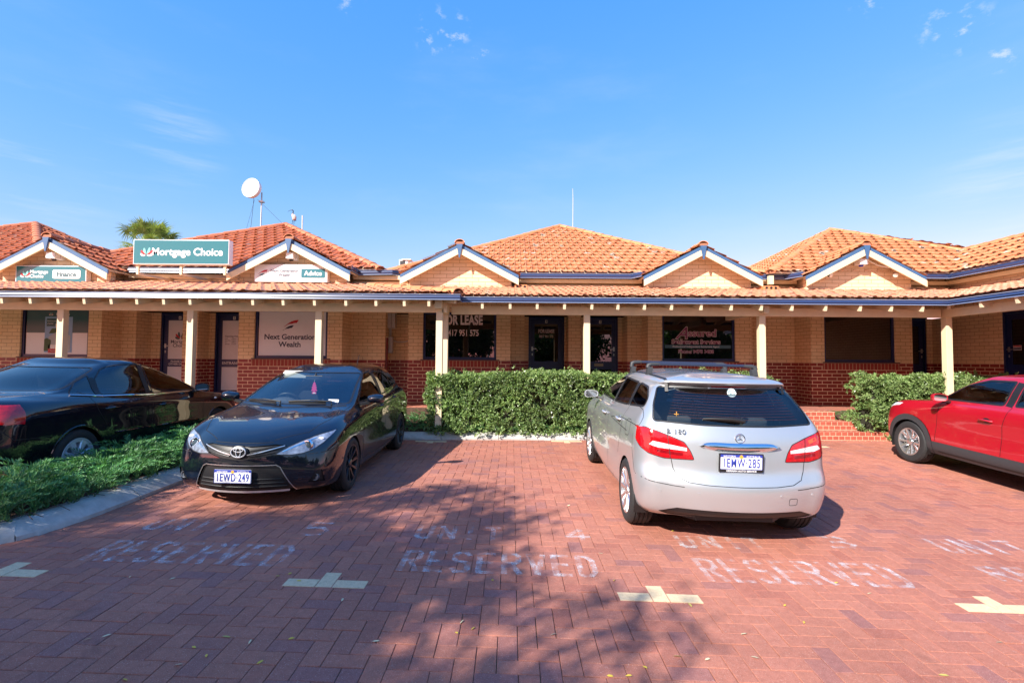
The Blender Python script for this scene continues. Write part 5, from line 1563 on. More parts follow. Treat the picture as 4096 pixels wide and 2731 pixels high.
# ------------------------------------------------------------------ black hatchback, nose to the camera
def hatchback():
    R = [rg(.80, .165, -3.22, .23, [(0, .78, .165), (.5, .80, .17), (1, .78, .23)], fb=.20, fc=(.34, .22)),
         rg(.895, .20, -3.30, .30, [(0, .835, .21), (.5, .855, .22), (1, .845, .28)], fb=.20, fc=(.40, .24)),
         rg(.93, .33, -3.335, .45, [(0, .865, .34), (.5, .88, .38), (1, .87, .42)], fb=.20, fc=(.42, .24)),
         rg(.93, .50, -3.33, .62, [(0, .872, .52), (.3, .868, .55), (.6, .868, .56), (1, .88, .58)], fb=.22, fc=(.44, .24)),
         rg(.915, .60, -3.30, .76, [(0, .875, .66), (.3, .872, .72), (.6, .872, .74), (1, .875, .76)], fb=.25, fc=(.46, .24)),
         rg(.875, .675, -3.26, .88, [(0, .855, .775), (.25, .868, .85), (.6, .868, .90), (1, .86, .92)], fb=.28, fc=(.46, .24)),
         rg(.62, .80, -3.19, .99, [(0, .79, .85), (.25, .83, .905), (.6, .845, .95), (1, .83, 1.0)], fb=.20, fc=(.36, .22)),
         rg(-.12, .955, -3.10, 1.05, [(0, .745, .955), (.25, .785, .965), (.6, .80, 1.0), (1, .765, 1.06)], fb=.16, fc=(.20, .14)),
         rg(-.36, 1.05, -3.03, 1.15, [(0, .715, 1.05), (.25, .75, 1.06), (.6, .765, 1.09), (1, .72, 1.15)], fb=.16, fc=(.18, .13)),
         rg(-.78, 1.225, -2.92, 1.28, [(0, .65, 1.22), (.3, .69, 1.225), (.6, .70, 1.235), (1, .65, 1.27)], fb=.15, fc=(.16, .12)),
         rg(-1.14, 1.355, -2.86, 1.375, [(0, .575, 1.345), (.3, .615, 1.37), (.6, .62, 1.375), (1, .58, 1.355)], fb=.13, fc=(.15, .12)),
         rg(-1.25, 1.388, -2.84, 1.40, [(0, .53, 1.385), (.3, .57, 1.408), (.6, .57, 1.41), (1, .54, 1.39)], fb=.12, fc=(.14, .11))]
    R += roof_rings(-1.25, -2.84, 1.40, .55, 1.462, -1.6, -2.5)
    c = Car('black_hatchback', 'black hatchback parked nose out with number plate 1EWD 249 and pink tree air freshener', 'car', (-2.78, 6.05, 0), -PI/2, R, M['paint_black'])
    W = [(0, .31), (-2.60, .31)]
    c.arches(W, .335, .86)
    ws = rounded([(-.69, .985), (.69, .985), (.565, 1.345), (-.565, 1.345)], .05)
    c.cut(ws, 'front', 'windscreen', M['car_glass'], -.003, both=False, zmin=.97, xlim=(-1.5, .2))
    rw = rounded([(-.60, 1.10), (.60, 1.10), (.50, 1.35), (-.50, 1.35)], .06)
    c.cut(rw, 'rear', 'rear_window', M['car_glass_tint'], -.003, both=False, zmin=1.05)
    fw = rounded([(-.60, .985), (-1.50, 1.015), (-1.53, 1.355), (-1.33, 1.34), (-1.0, 1.215)], .03)
    bw = rounded([(-1.60, 1.018), (-2.30, 1.07), (-2.36, 1.10), (-2.27, 1.26), (-2.05, 1.335), (-1.63, 1.358)], .03)
    qw = rounded([(-2.37, 1.085), (-2.62, 1.13), (-2.42, 1.24), (-2.30, 1.262)], .02)
    for sg in (1, -1):
        c.cut(fw, 'side', 'side_window', M['car_glass_tint'], -.003, sign=sg); c.cut(bw, 'side', 'side_window', M['car_glass_tint'], -.003, sign=sg); c.cut(qw, 'side', 'side_window', M['car_glass_tint'], -.003, sign=sg)
    head = [(.335, .575), (.45, .648), (.56, .70), (.68, .742), (.80, .775), (.79, .735), (.74, .665), (.66, .60), (.58, .572), (.47, .562)]
    c.cut(head, 'front', 'headlight', simple('lamp_face', (.24, .275, .34), .14, metal=.3, coat=1.0, var=.6, scale=24), -.001)
    gr = [(.0, .668), (.10, .655), (.33, .672), (.43, .655), (.33, .578), (.20, .54), (.0, .52)]
    c.cut(gr, 'front', 'grille', M['trim_black'], -.014)
    lg = [(0, .475), (.36, .475), (.40, .45), (.53, .20), (.50, .185), (0, .185)]
    c.cut(lg, 'front', 'lower_grille', M['trim_black'], -.02)
    fog = rounded([(.63, .27), (.775, .265), (.755, .40), (.73, .405)], .02)
    c.cut(fog, 'front', 'fog_recess', M['trim_black'], -.012)
    c.finish(); c.underside(-3.15, .75, .80, .17)
    b = c.objs['body'][0]
    # headlight insides
    for sg in (1, -1):
        hl = c.objs['headlight'][0 if sg > 0 else 1]
        m = MB(); c.ribbon(m, [(sg * p[0], p[1]) for p in head], 'front', .008, .0012, closed=True); m.build('lamp_seal', M['gap'], hl, fix=False)
        m = MB(); c.ribbon(m, [(sg * .40, .60), (sg * .50, .645), (sg * .66, .712)], 'front', .012, .0016); m.build('lamp_segment', M['chrome'], hl, fix=False)
        h = c.hit((sg * .60, .64), 'front'); T = Matrix.Translation(h[0] + Vector((-.030, 0, 0))) @ Matrix.Rotation(PI/2, 4, 'Y') @ Matrix.Rotation(sg * .25, 4, 'X')
        m = MB(); m.lathe([(.058, 0), (.055, .03), (.046, .032), (.044, .02)], T, 24); m.build('lamp_ring', M['chrome'], hl, smooth=True)
        m = MB(); m.lathe([(.044, .015), (.036, .03), (.02, .037), (0, .04)], T, 24); m.build('projector', simple('projector_glass', (.05, .08, .1), .05, coat=1.0), hl, smooth=True)
        h = c.hit((sg * .70, .70), 'front'); m = MB(); m.sphere(h[0] + Vector((-.012, 0, 0)), .028, 12, 8, (.6, 1.3, .7)); m.build('indicator', M['lamp_white'], hl, smooth=True)
        # fog lamp
        fo = c.objs['fog_recess'][0 if sg > 0 else 1]
        h = c.hit((sg * .705, .315), 'front'); T = Matrix.Translation(h[0] + Vector((-.018, sg * -.012, 0))) @ Matrix.Rotation(PI/2, 4, 'Y')
        m = MB(); m.lathe([(.040, -.02), (.038, .012), (.031, .012), (.028, .002), (0, .008)], T, 20); m.build('fog_lamp', simple('fog_glass', (.25, .27, .30), .15, metal=.6), fo, smooth=True)
        # chrome wings of the upper grille and frame of the lower one
        m = MB(); c.ribbon(m, [(sg * .085, .575), (sg * .22, .605), (sg * .41, .655)], 'front', .009, .004); c.add('chrome_strip', m, M['alloy'], c.objs['grille'][0], fix=False)
        m = MB(); c.ribbon(m, [(0, .472), (sg * .36, .470), (sg * .395, .448), (sg * .47, .30), (sg * .525, .195)], 'front', .009, .004); c.add('chrome_frame', m, M['alloy'], c.objs['lower_grille'][0], fix=False)
    m = MB(); c.ribbon(m, [(-.47, .205), (-.2, .205), (.2, .205), (.47, .205)], 'front', .030, .008); c.add('silver_lip', m, simple('silver_plastic', (.72, .73, .75), .3, metal=.3), c.objs['lower_grille'][0], fix=False)
    m = MB()
    for z in (.245, .285, .325): c.bead(m, [(-.48 + (z - .2) * .55, z), (.48 - (z - .2) * .55, z)], 'front', .006, -.016)
    c.add('slats', m, M['trim_black'], c.objs['lower_grille'][0])
    m = MB()
    for z0, z1 in ((.56, .60), (.585, .63), (.615, .655)):
        for sg in (1, -1): c.bead(m, [(sg * .10, z0), (sg * .36, z1)], 'front', .005, -.008)
    c.add('slats', m, M['trim_black'], c.objs['grille'][0])
    # badge: three interlocking ellipses
    h = c.hit((0, .605), 'front'); T = Matrix.Translation(h[0] + Vector((.012, 0, 0))) @ Matrix(((0, 0, 1, 0), (1, 0, 0, 0), (0, 1, 0, 0), (0, 0, 0, 1)))
    m = MB()
    def ell(cx, cy, rx, ry, r): m.tube([T @ Vector((cx + rx * math.cos(a), cy + ry * math.sin(a), .004)) for a in [2*PI*i/32 for i in range(33)]], r, 6, cap=False)
    ell(0, 0, .074, .051, .0065); ell(0, .0, .024, .047, .0045); ell(0, .022, .048, .020, .0045)
    c.add('badge', m, simple('badge_silver', (.70, .72, .75), .25, metal=.4), smooth=True)
    m = MB(); m.sphere(T @ Vector((0, 0, -.016)), .1, 24, 10, (.16, .92, .68)); c.add('badge_boss', m, M['trim_black'], smooth=True)
    c.plate(-.04, .365, 'front', '1EWD·249')
    # shut lines
    L = []
    for sg in (1, -1):
        L += [([(.0 + .78, sg * .30), (.55, sg * .56), (.25, sg * .665), (-.2, sg * .70), (-.38, sg * .72)], 'top', 1)]
        L += [([(-.42, .30), (-.45, .60), (-.47, .86), (-.50, .955)], 'side', sg), ([(-1.55, .28), (-1.56, .70), (-1.57, 1.01)], 'side', sg), ([(-2.22, .56), (-2.36, .80), (-2.42, 1.05)], 'side', sg), ([(-.42, .29), (-1.5, .285), (-2.15, .30)], 'side', sg),
              ([(.42, .60), (.55, .58), (.70, .56)], 'side', sg)]
        L += [([(sg * .48, .36), (sg * .62, .50), (sg * .60, .56)][1:], 'front', 1)]
    L += [([(-.30, .690), (0, .684), (.30, .690)], 'front', 1), ([(-.335, .50), (0, .497), (.335, .50)], 'front', 1)]
    c.lines(L)
    for sg in (1, -1):
        c.seal('window_seal', fw, 'side', .018, .001, sg, True); c.seal('window_seal', bw, 'side', .018, .001, sg, True); c.seal('window_seal', qw, 'side', .014, .001, sg, True)
        c.seal('window_seal', [(-1.555, 1.0), (-1.58, 1.37)], 'side', .07, .0008, sg)
    m = MB(); c.ribbon(m, ws, 'front', .03, .0008, closed=True); c.ribbon(m, [(-.67, .965), (0, .952), (.67, .965)], 'front', .05, .001); c.add('windscreen_seal', m, M['trim_black'], b, fix=False)
    # wipers
    for (y0, y1) in ((-.10, -.60), (.50, -.02)):
        m = MB(); p0 = c.hit((y0, .985), 'front')[0]; p1 = c.hit((y1, 1.0 if y1 < -.3 else 1.0), 'front')[0]
        up_ = Vector((.02, 0, .03))
        m.tube([p0 + Vector((.04, 0, -.01)), p0 + up_, p0.lerp(p1, .5) + up_ * 1.3, p1 + up_ * .6], [.011, .010, .008, .004], 6); m.bar(p0.lerp(p1, .15) + up_ * .5, p1 + Vector((.006, 0, .008)), .012, .02)
        c.add('wiper', m, M['trim_black'])
    c.mirror(-.62, .965, 1.03, 1.0, M['paint_black'])
    for o in [o for o in c.root.children if o.name.startswith('wing_mirror')]:
        sg = 1 if o.data.vertices[0].co.y > 0 else -1
        m = MB(); m.sphere((-.60, sg * 1.045, 1.005), .03, 10, 6, (1.1, .8, .45)); m.build('indicator', M['lamp_white'], o, smooth=True)
    for sg in (1, -1): c.handle(-1.30, .88, M['paint_black'], sg); c.handle(-2.10, .93, M['paint_black'], sg)
    for x, y, st_ in ((0, .765, .0), (0, -.765, 0), (-2.6, .765, 0), (-2.6, -.765, 0)): c.wheel(x, y, .315, .215, .222, 'ten', M['alloy_dark'], steer=st_)
    m = MB(); m.tube([(-2.55, .10, 1.43), (-2.68, .10, 1.60)], [.006, .004], 6); m.sphere((-2.55, .10, 1.43), .02, 8, 6, (1.4, .8, .6)); c.add('roof_aerial', m, M['trim_black'])
    c.cabin(-1.62, -2.45, .34, .66, True, True, .985, 1.17, -.92)
    # inside the windscreen: mirror, tree air freshener, papers, sun visor
    m = MB(); m.box(-1.02, -.13, 1.245, -.99, .11, 1.305); m.bar((-1.0, 0, 1.30), (-1.05, 0, 1.345), .02, .02); c.add('rear_view_mirror', m, M['trim_black'], bevel=.008)
    tr = [(0, .085), (.02, .06), (.012, .06), (.03, .03), (.018, .03), (.04, -.005), (.024, -.005), (.045, -.045), (.014, -.045), (.014, -.06), (.03, -.06), (.03, -.085), (-.03, -.085), (-.03, -.06), (-.014, -.06), (-.014, -.045), (-.045, -.045), (-.024, -.005), (-.04, -.005), (-.018, .03), (-.03, .03), (-.012, .06), (-.02, .06)]
    m = MB(); m.prism([(p[0] + .0, p[1] + 1.135) for p in tr], -.988, -.984, axis='x'); 
    fr = m.build('air_freshener', simple('freshener_pink', (.75, .05, .22), .5), None); fr.parent = c.root
    m = MB(); m.tube([(-.986, 0, 1.22), (-.995, 0, 1.25)], .002, 5); m.build('cord', M['white'], fr)
    m = MB(); m.box(-.985, -.017, 1.055, -.983, .017, 1.068); m.build('tag', M['white'], fr)
    m = MB(); p = c.hit((.50, 1.005), 'front')[0]; m.add([p + Vector((-.012, -.085, -.004)), p + Vector((-.012, .05, -.004)), p + Vector((-.03, .05, .028)), p + Vector((-.03, -.085, .028))], [(0, 1, 2, 3)]); c.add('permit_sticker', m, M['white'], fix=False)
    m = MB(); p = c.hit((-.50, 1.325), 'front')[0]; m.add([p + Vector((-.012, -.05, -.012)), p + Vector((-.012, .05, -.012)), p + Vector((-.03, .05, .006)), p + Vector((-.03, -.05, .006))], [(0, 1, 2, 3)]); c.add('permit_sticker', m, M['white'], fix=False)
    m = MB(); m.box(-1.22, -.52, 1.255, -1.19, -.16, 1.36, M=None); c.add('sun_visor', m, simple('visor', (.55, .54, .5), .7), bevel=.01)
    return c
hatchback()

# ------------------------------------------------------------------ silver hatchback, tail to the camera
def people_carrier():
    R = [rg(.72, .20, -3.33, .265, [(0, .78, .20), (.5, .82, .20), (1, .80, .24)], fb=.18, fc=(.36, .24), rb=.10, rc=(.26, .22)),
         rg(.84, .26, -3.41, .31, [(0, .84, .27), (.5, .862, .27), (1, .85, .30)], fb=.18, fc=(.38, .24), rb=.12, rc=(.28, .24)),
         rg(.88, .42, -3.45, .44, [(0, .875, .43), (.5, .885, .45), (1, .878, .46)], fb=.18, fc=(.40, .24), rb=.12, rc=(.28, .24)),
         rg(.885, .56, -3.455, .56, [(0, .885, .58), (.5, .875, .60), (1, .888, .60)], fb=.20, fc=(.40, .24), rb=.12, rc=(.28, .24)),
         rg(.87, .68, -3.40, .67, [(0, .888, .72), (.5, .885, .74), (1, .885, .74)], fb=.22, fc=(.42, .24), rb=.11, rc=(.28, .23)),
         rg(.83, .80, -3.375, .82, [(0, .885, .86), (.5, .89, .88), (1, .878, .90)], fb=.24, fc=(.42, .24), rb=.11, rc=(.26, .20)),
         rg(.72, .92, -3.345, .97, [(0, .83, .96), (.3, .86, 1.0), (.6, .872, 1.03), (1, .855, 1.05)], fb=.24, fc=(.36, .22), rb=.11, rc=(.24, .17)),
         rg(-.02, 1.06, -3.29, 1.09, [(0, .775, 1.06), (.3, .81, 1.07), (.6, .83, 1.10), (1, .80, 1.15)], fb=.20, fc=(.20, .14), rb=.13, rc=(.18, .11)),
         rg(-.28, 1.17, -3.235, 1.20, [(0, .745, 1.16), (.3, .775, 1.17), (.6, .79, 1.19), (1, .755, 1.22)], fb=.20, fc=(.18, .13), rb=.14, rc=(.16, .10)),
         rg(-.70, 1.32, -3.14, 1.33, [(0, .69, 1.30), (.3, .72, 1.31), (.6, .73, 1.32), (1, .695, 1.33)], fb=.18, fc=(.16, .12), rb=.14, rc=(.14, .10)),
         rg(-1.05, 1.435, -3.065, 1.425, [(0, .62, 1.42), (.3, .66, 1.44), (.6, .665, 1.44), (1, .63, 1.42)], fb=.16, fc=(.15, .12), rb=.12, rc=(.12, .10)),
         rg(-1.12, 1.455, -3.13, 1.465, [(0, .60, 1.45), (.3, .64, 1.468), (.6, .645, 1.468), (1, .61, 1.455)], fb=.15, fc=(.15, .12), rb=.14, rc=(.12, .10)),
         rg(-1.2, 1.48, -3.10, 1.488, [(0, .56, 1.475), (.3, .60, 1.495), (.6, .605, 1.495), (1, .575, 1.482)], fb=.14, fc=(.14, .11), rb=.13, rc=(.12, .10))]
    R += roof_rings(-1.2, -3.10, 1.489, .57, 1.548, -1.6, -2.6)
    c = Car('silver_people_carrier', 'silver hatchback with black roof bars, seen from behind, number plate 1EMW 285', 'car', (2.10, 7.90, 0), PI/2 - rad(1.0), R, M['paint_silver'])
    c.arches([(0, .325), (-2.70, .325)], .345, .87)
    rw = rounded([(-.735, 1.105), (-.3, 1.088), (.3, 1.088), (.735, 1.105), (.70, 1.25), (.625, 1.412), (-.625, 1.412), (-.70, 1.25)], .035)
    c.cut(rw, 'rear', 'rear_window', M['car_glass_tint2'], -.003, both=False, zmin=1.05)
    ws = rounded([(-.70, 1.10), (.70, 1.10), (.60, 1.42), (-.60, 1.42)], .05)
    c.cut(ws, 'front', 'windscreen', M['car_glass'], -.003, both=False, zmin=1.05, xlim=(-1.6, .2))
    fw = rounded([(-.50, 1.115), (-1.58, 1.13), (-1.60, 1.425), (-1.30, 1.415), (-1.0, 1.355)], .03)
    bw = rounded([(-1.68, 1.132), (-2.36, 1.165), (-2.34, 1.41), (-1.70, 1.427)], .03)
    qw = rounded([(-2.43, 1.17), (-2.93, 1.21), (-2.90, 1.29), (-2.70, 1.385), (-2.41, 1.408)], .04)
    for sg in (1, -1):
        for q in (fw, bw, qw): c.cut(q, 'side', 'side_window', M['car_glass'] if q is not qw else M['car_glass_tint'], -.003, sign=sg)
    wl = [(.465, .858), (.465, .884), (.60, .905), (.75, .928), (.785, .895), (.70, .872)]
    c.cut(wl, 'rear', 'tail_light_lens', M['lamp_white'], .002)
    tl = rounded([(.405, .785), (.435, .86), (.485, .935), (.62, .988), (.80, 1.045), (.868, 1.035), (.885, .95), (.85, .86), (.79, .815), (.66, .782)], .018)
    c.cut(tl, 'rear', 'tail_light', M['lamp_red'], .001)
    df = rounded([(-.70, .30), (-.55, .352), (.55, .352), (.70, .30), (.60, .262), (-.60, .262)], .02)
    c.cut(df, 'rear', 'bumper_insert', M['trim_black'], -.008, both=False)
    c.finish(); c.underside(-3.25, .7, .80, .2)
    b = c.objs['body'][0]
    for sg in (1, -1):
        o = c.objs['tail_light'][0 if sg > 0 else 1]
        m = MB(); c.ribbon(m, [(sg * p[0], p[1]) for p in tl], 'rear', .007, .0016, closed=True); m.build('lamp_seal', M['gap'], o, fix=False)
        m = MB(); c.ribbon(m, [(sg * .605, .782), (sg * .612, .86), (sg * .625, .988)], 'rear', .006, .0026); m.build('lamp_joint', M['gap'], o, fix=False)
        m = MB(); c.ribbon(m, [(sg * .50, .825), (sg * .60, .832), (sg * .72, .845)], 'rear', .028, .0020); m.build('lamp_segment', M['lamp_dark_red'], o, fix=False)
        m = MB(); c.ribbon(m, [(sg * .66, .955), (sg * .74, .985)], 'rear', .034, .0022); m.build('lamp_segment', M['lamp_amber'] if sg < 0 else M['lamp_red'], o, fix=False)
    # chrome strip, star, badge
    m = MB(); vs = []
    n = 24
    for i in range(n + 1):
        y = -.36 + .72 * i / n; h = c.hit((y, .905), 'rear')[0]
        hh = .040 * (1 - abs(i / n * 2 - 1) ** 6)
        for dz, dx in ((-hh, -.004), (-hh * .4, -.026), (hh * .6, -.024), (hh, -.002)): vs.append((h.x + dx, y, .905 + dz + .012 * (abs(y) / .36) ** 2))
    m.add(vs, [(4*i+k, 4*i+k+1, 4*i+k+5, 4*i+k+4) for i in range(n) for k in range(3)]); c.add('chrome_strip', m, M['chrome'], smooth=True, sharp=60)
    h = c.hit((0, .985), 'rear'); T = Matrix.Translation(h[0] + h[1] * .006) @ Matrix(((0, 0, -1, 0), (-1, 0, 0, 0), (0, 1, 0, 0), (0, 0, 0, 1))) @ Matrix.Rotation(-.1, 4, 'X')
    m = MB(); m.tube([T @ Vector((.041 * math.cos(a), .041 * math.sin(a), 0)) for a in [2*PI*i/32 for i in range(33)]], .0042, 6, cap=False)
    for a in (PI/2, PI/2 + 2*PI/3, PI/2 + 4*PI/3):
        p = Vector((math.cos(a) * .038, math.sin(a) * .038, 0)); q = Vector((-math.sin(a), math.cos(a), 0)) * .009
        m.add([T @ (q), T @ (-q), T @ p, T @ Vector((0, 0, .007))], [(0, 2, 3), (2, 1, 3), (0, 3, 1), (0, 1, 2)])
    c.add('badge', m, M['chrome'], smooth=True)
    h = c.hit((.55, 1.018), 'rear'); me = text_mesh('B 180', size=.062, bold=.02, extrude=.006, sx=1.05, spacing=1.15)
    me.transform(Matrix.Translation(h[0] + h[1] * .013) @ h[1].to_track_quat('Z', 'Y').to_matrix().to_4x4()); link('lettering', me, simple('badge_grey', (.20, .21, .22), .3, metal=.5), c.root)
    c.plate(0.01, .79, 'rear', '1EMW·285', frame='GERMAN AUTO SERVICE')
    # shut lines, creases, sensors
    L = [([(.60, .785), (.585, .70), (.55, .63), (.46, .592), (.3, .580), (0, .576), (-.3, .580), (-.46, .592), (-.55, .63), (-.585, .70), (-.60, .785)], 'rear', 1)]
    for sg in (1, -1):
        L += [([(sg * .845, 1.04), (sg * .80, 1.12), (sg * .74, 1.30), (sg * .665, 1.43)], 'rear', 1), ([(sg * .88, .60), (sg * .78, .575), (sg * .60, .555), (sg * .50, .55)], 'rear', 1),
              ([(-2.96, .95), (-2.98, .80), (-3.05, .68), (-3.10, .60)], 'side', sg), ([(-1.64, .30), (-1.65, .70), (-1.655, 1.12)], 'side', sg), ([(-2.26, .62), (-2.42, .90), (-2.46, 1.17)], 'side', sg), ([(-.45, .30), (-.48, .80), (-.52, 1.08)], 'side', sg), ([(-.45, .285), (-1.6, .28), (-2.2, .29)], 'side', sg)]
    L += [(rounded([(-2.62, .88), (-2.80, .90), (-2.82, 1.06), (-2.64, 1.05)], .05) + [rounded([(-2.62, .88), (-2.80, .90), (-2.82, 1.06), (-2.64, 1.05)], .05)[0]], 'side', 1)]
    c.lines(L, w=.006)
    c.seal('window_seal', rw, 'rear', .016, .0010, closed=True)
    for sg in (1, -1):
        for q in (fw, bw, qw): c.seal('window_seal', q, 'side', .022, .001, sg, True)
        c.seal('window_seal', [(-1.64, 1.125), (-1.65, 1.43)], 'side', .06, .0008, sg); c.seal('window_seal', [(-2.395, 1.16), (-2.375, 1.41)], 'side', .05, .0008, sg)
    for y in (.70, .38, -.34, -.66):
        h = c.hit((y, .50), 'rear'); m = MB(); T = Matrix.Translation(h[0] + h[1] * .001) @ h[1].to_track_quat('Z', 'Y').to_matrix().to_4x4()
        m.lathe([(.014, 0), (.013, .002), (.011, .0015), (0, .0018)], T, 16); c.add('parking_sensor', m, M['paint_silver'], smooth=True)
    tow = rounded([(-.50, .415), (-.42, .415), (-.42, .475), (-.50, .475)], .015); c.lines([(tow + [tow[0]], 'rear', 1)], w=.004)
    # wiper, brake light under the spoiler, window lines, stickers
    m = MB(); A = c.hit((-.06, 1.135), 'rear')[0]; Bp = c.hit((.30, 1.145), 'rear')[0]
    m.tube([A + Vector((-.02, 0, 0)), A.lerp(Bp, .3) + Vector((-.04, 0, .012)), A.lerp(Bp, .8) + Vector((-.025, 0, .006)), Bp + Vector((-.012, 0, 0))], [.022, .018, .011, .006], 8); m.bar(A.lerp(Bp, .1) + Vector((-.012, 0, -.012)), Bp + Vector((-.008, 0, -.006)), .012, .016)
    c.add('rear_wiper', m, M['trim_black'], smooth=True)
    m = MB(); c.ribbon(m, [(-.55, 1.428), (-.2, 1.432), (.2, 1.432), (.55, 1.428)], 'rear', .024, .001); c.add('spoiler_shadow', m, M['trim_black'], b, fix=False)  # black strip painted in for the shadow below the spoiler lip
    m = MB(); c.ribbon(m, [(-.16, 1.430), (.16, 1.430)], 'rear', .018, .0035); c.add('brake_light', m, M['lamp_dark_red'], fix=False)
    m = MB()
    for k in range(10): c.ribbon(m, [(-.60 + .012 * k, 1.15 + .024 * k), (0, 1.142 + .024 * k), (.60 - .012 * k, 1.15 + .024 * k)], 'rear', .0016, .0)
    c.add('demister_lines', m, simple('demister', (.10, .022, .015), .5), c.objs['rear_window'][0], fix=False)
    h = c.hit((-.02, 1.375), 'rear'); T = Matrix.Translation(h[0] + h[1] * .002) @ Matrix(((0, 0, -1, 0), (-1, 0, 0, 0), (0, 1, 0, 0), (0, 0, 0, 1))) @ Matrix.Rotation(-.35, 4, 'X')
    m = MB(); m.lathe([(0, 0), (.043, 0)], T, 24); stk = c.add('sticker', m, M['white'], c.objs['rear_window'][0], fix=False)
    for s_, dy in (('SANTA', .014), ('CRUZ', -.016)):
        me = text_mesh(s_, size=.030, bold=.03, extrude=.0004, sx=.85); me.transform(T @ Matrix.Translation((0, dy, .001))); link('lettering', me, INK['teal'], stk)
    h = c.hit((.52, 1.17), 'rear'); m = MB()
    for a in (0, PI/2): m.bar(h[0] + h[1] * .002 - Vector((0, math.cos(a) * .022, math.sin(a) * .024)), h[0] + h[1] * .002 + Vector((0, math.cos(a) * .022, math.sin(a) * .024)), .007, .001, h[1])
    c.add('sticker', m, simple('sticker_gold', (.5, .25, .05), .5), c.objs['rear_window'][0])
    # roof rails and cross bars
    for sg in (1, -1):
        m = MB(); c.ribbon(m, [(-1.2, sg * .565), (-2.0, sg * .585), (-2.98, sg * .56)], 'top', .03, .004); c.add('roof_rail', m, M['trim_black'], fix=False)
    for x in (-1.55, -2.35):
        z = 1.61
        for sg in (1, -1):
            m = MB(); p = c.hit((x, sg * .575), 'top')[0]
            m.prism([(-.045, -.01), (.045, -.01), (.036, .05), (.026, .08), (-.026, .08), (-.036, .05)], -.028, .028, M=Matrix.Translation((x, sg * .575, p.z)) @ Matrix.Rotation(sg * .12, 4, 'X'), axis='y')
            m.tube([Vector((x, sg * .585, p.z + .07)), Vector((x, sg * .58, z - .012)), Vector((x, sg * .55, z)), Vector((x, sg * .46, z + .004))], [.028, .026, .021, .016], 10)
            o = c.add('roof_bar_foot', m, M['plastic'], smooth=True, sharp=40)
        m = MB(); m.tube([Vector((x, -.50, z + .004)), Vector((x, .50, z + .004))], .0145, 12); c.add('crossbar', m, simple('bar_blue_black', (.02, .025, .05), .35), smooth=True)
    c.mirror(-.72, .97, 1.125, .86, M['paint_silver'])
    for sg in (1, -1): c.handle(-1.40, .96, M['paint_silver'], sg); c.handle(-2.28, 1.0, M['paint_silver'], sg)
    for x, y in ((0, .775), (0, -.775), (-2.7, .775), (-2.7, -.775)): c.wheel(x, y, .325, .225, .225, 'fan', M['alloy'])
    c.cabin(-1.65, -2.55, .42, .68, True, True, 1.08, 1.27, -.98)
    m = MB(); m.box(-.97, -.12, 1.31, -.94, .12, 1.37); c.add('rear_view_mirror', m, M['trim_black'], bevel=.008)
M['car_glass_tint2'] = glass_mat('car_glass_tint2', (0.58, 0.66, 0.68), 0.0, 0.03)
people_carrier()

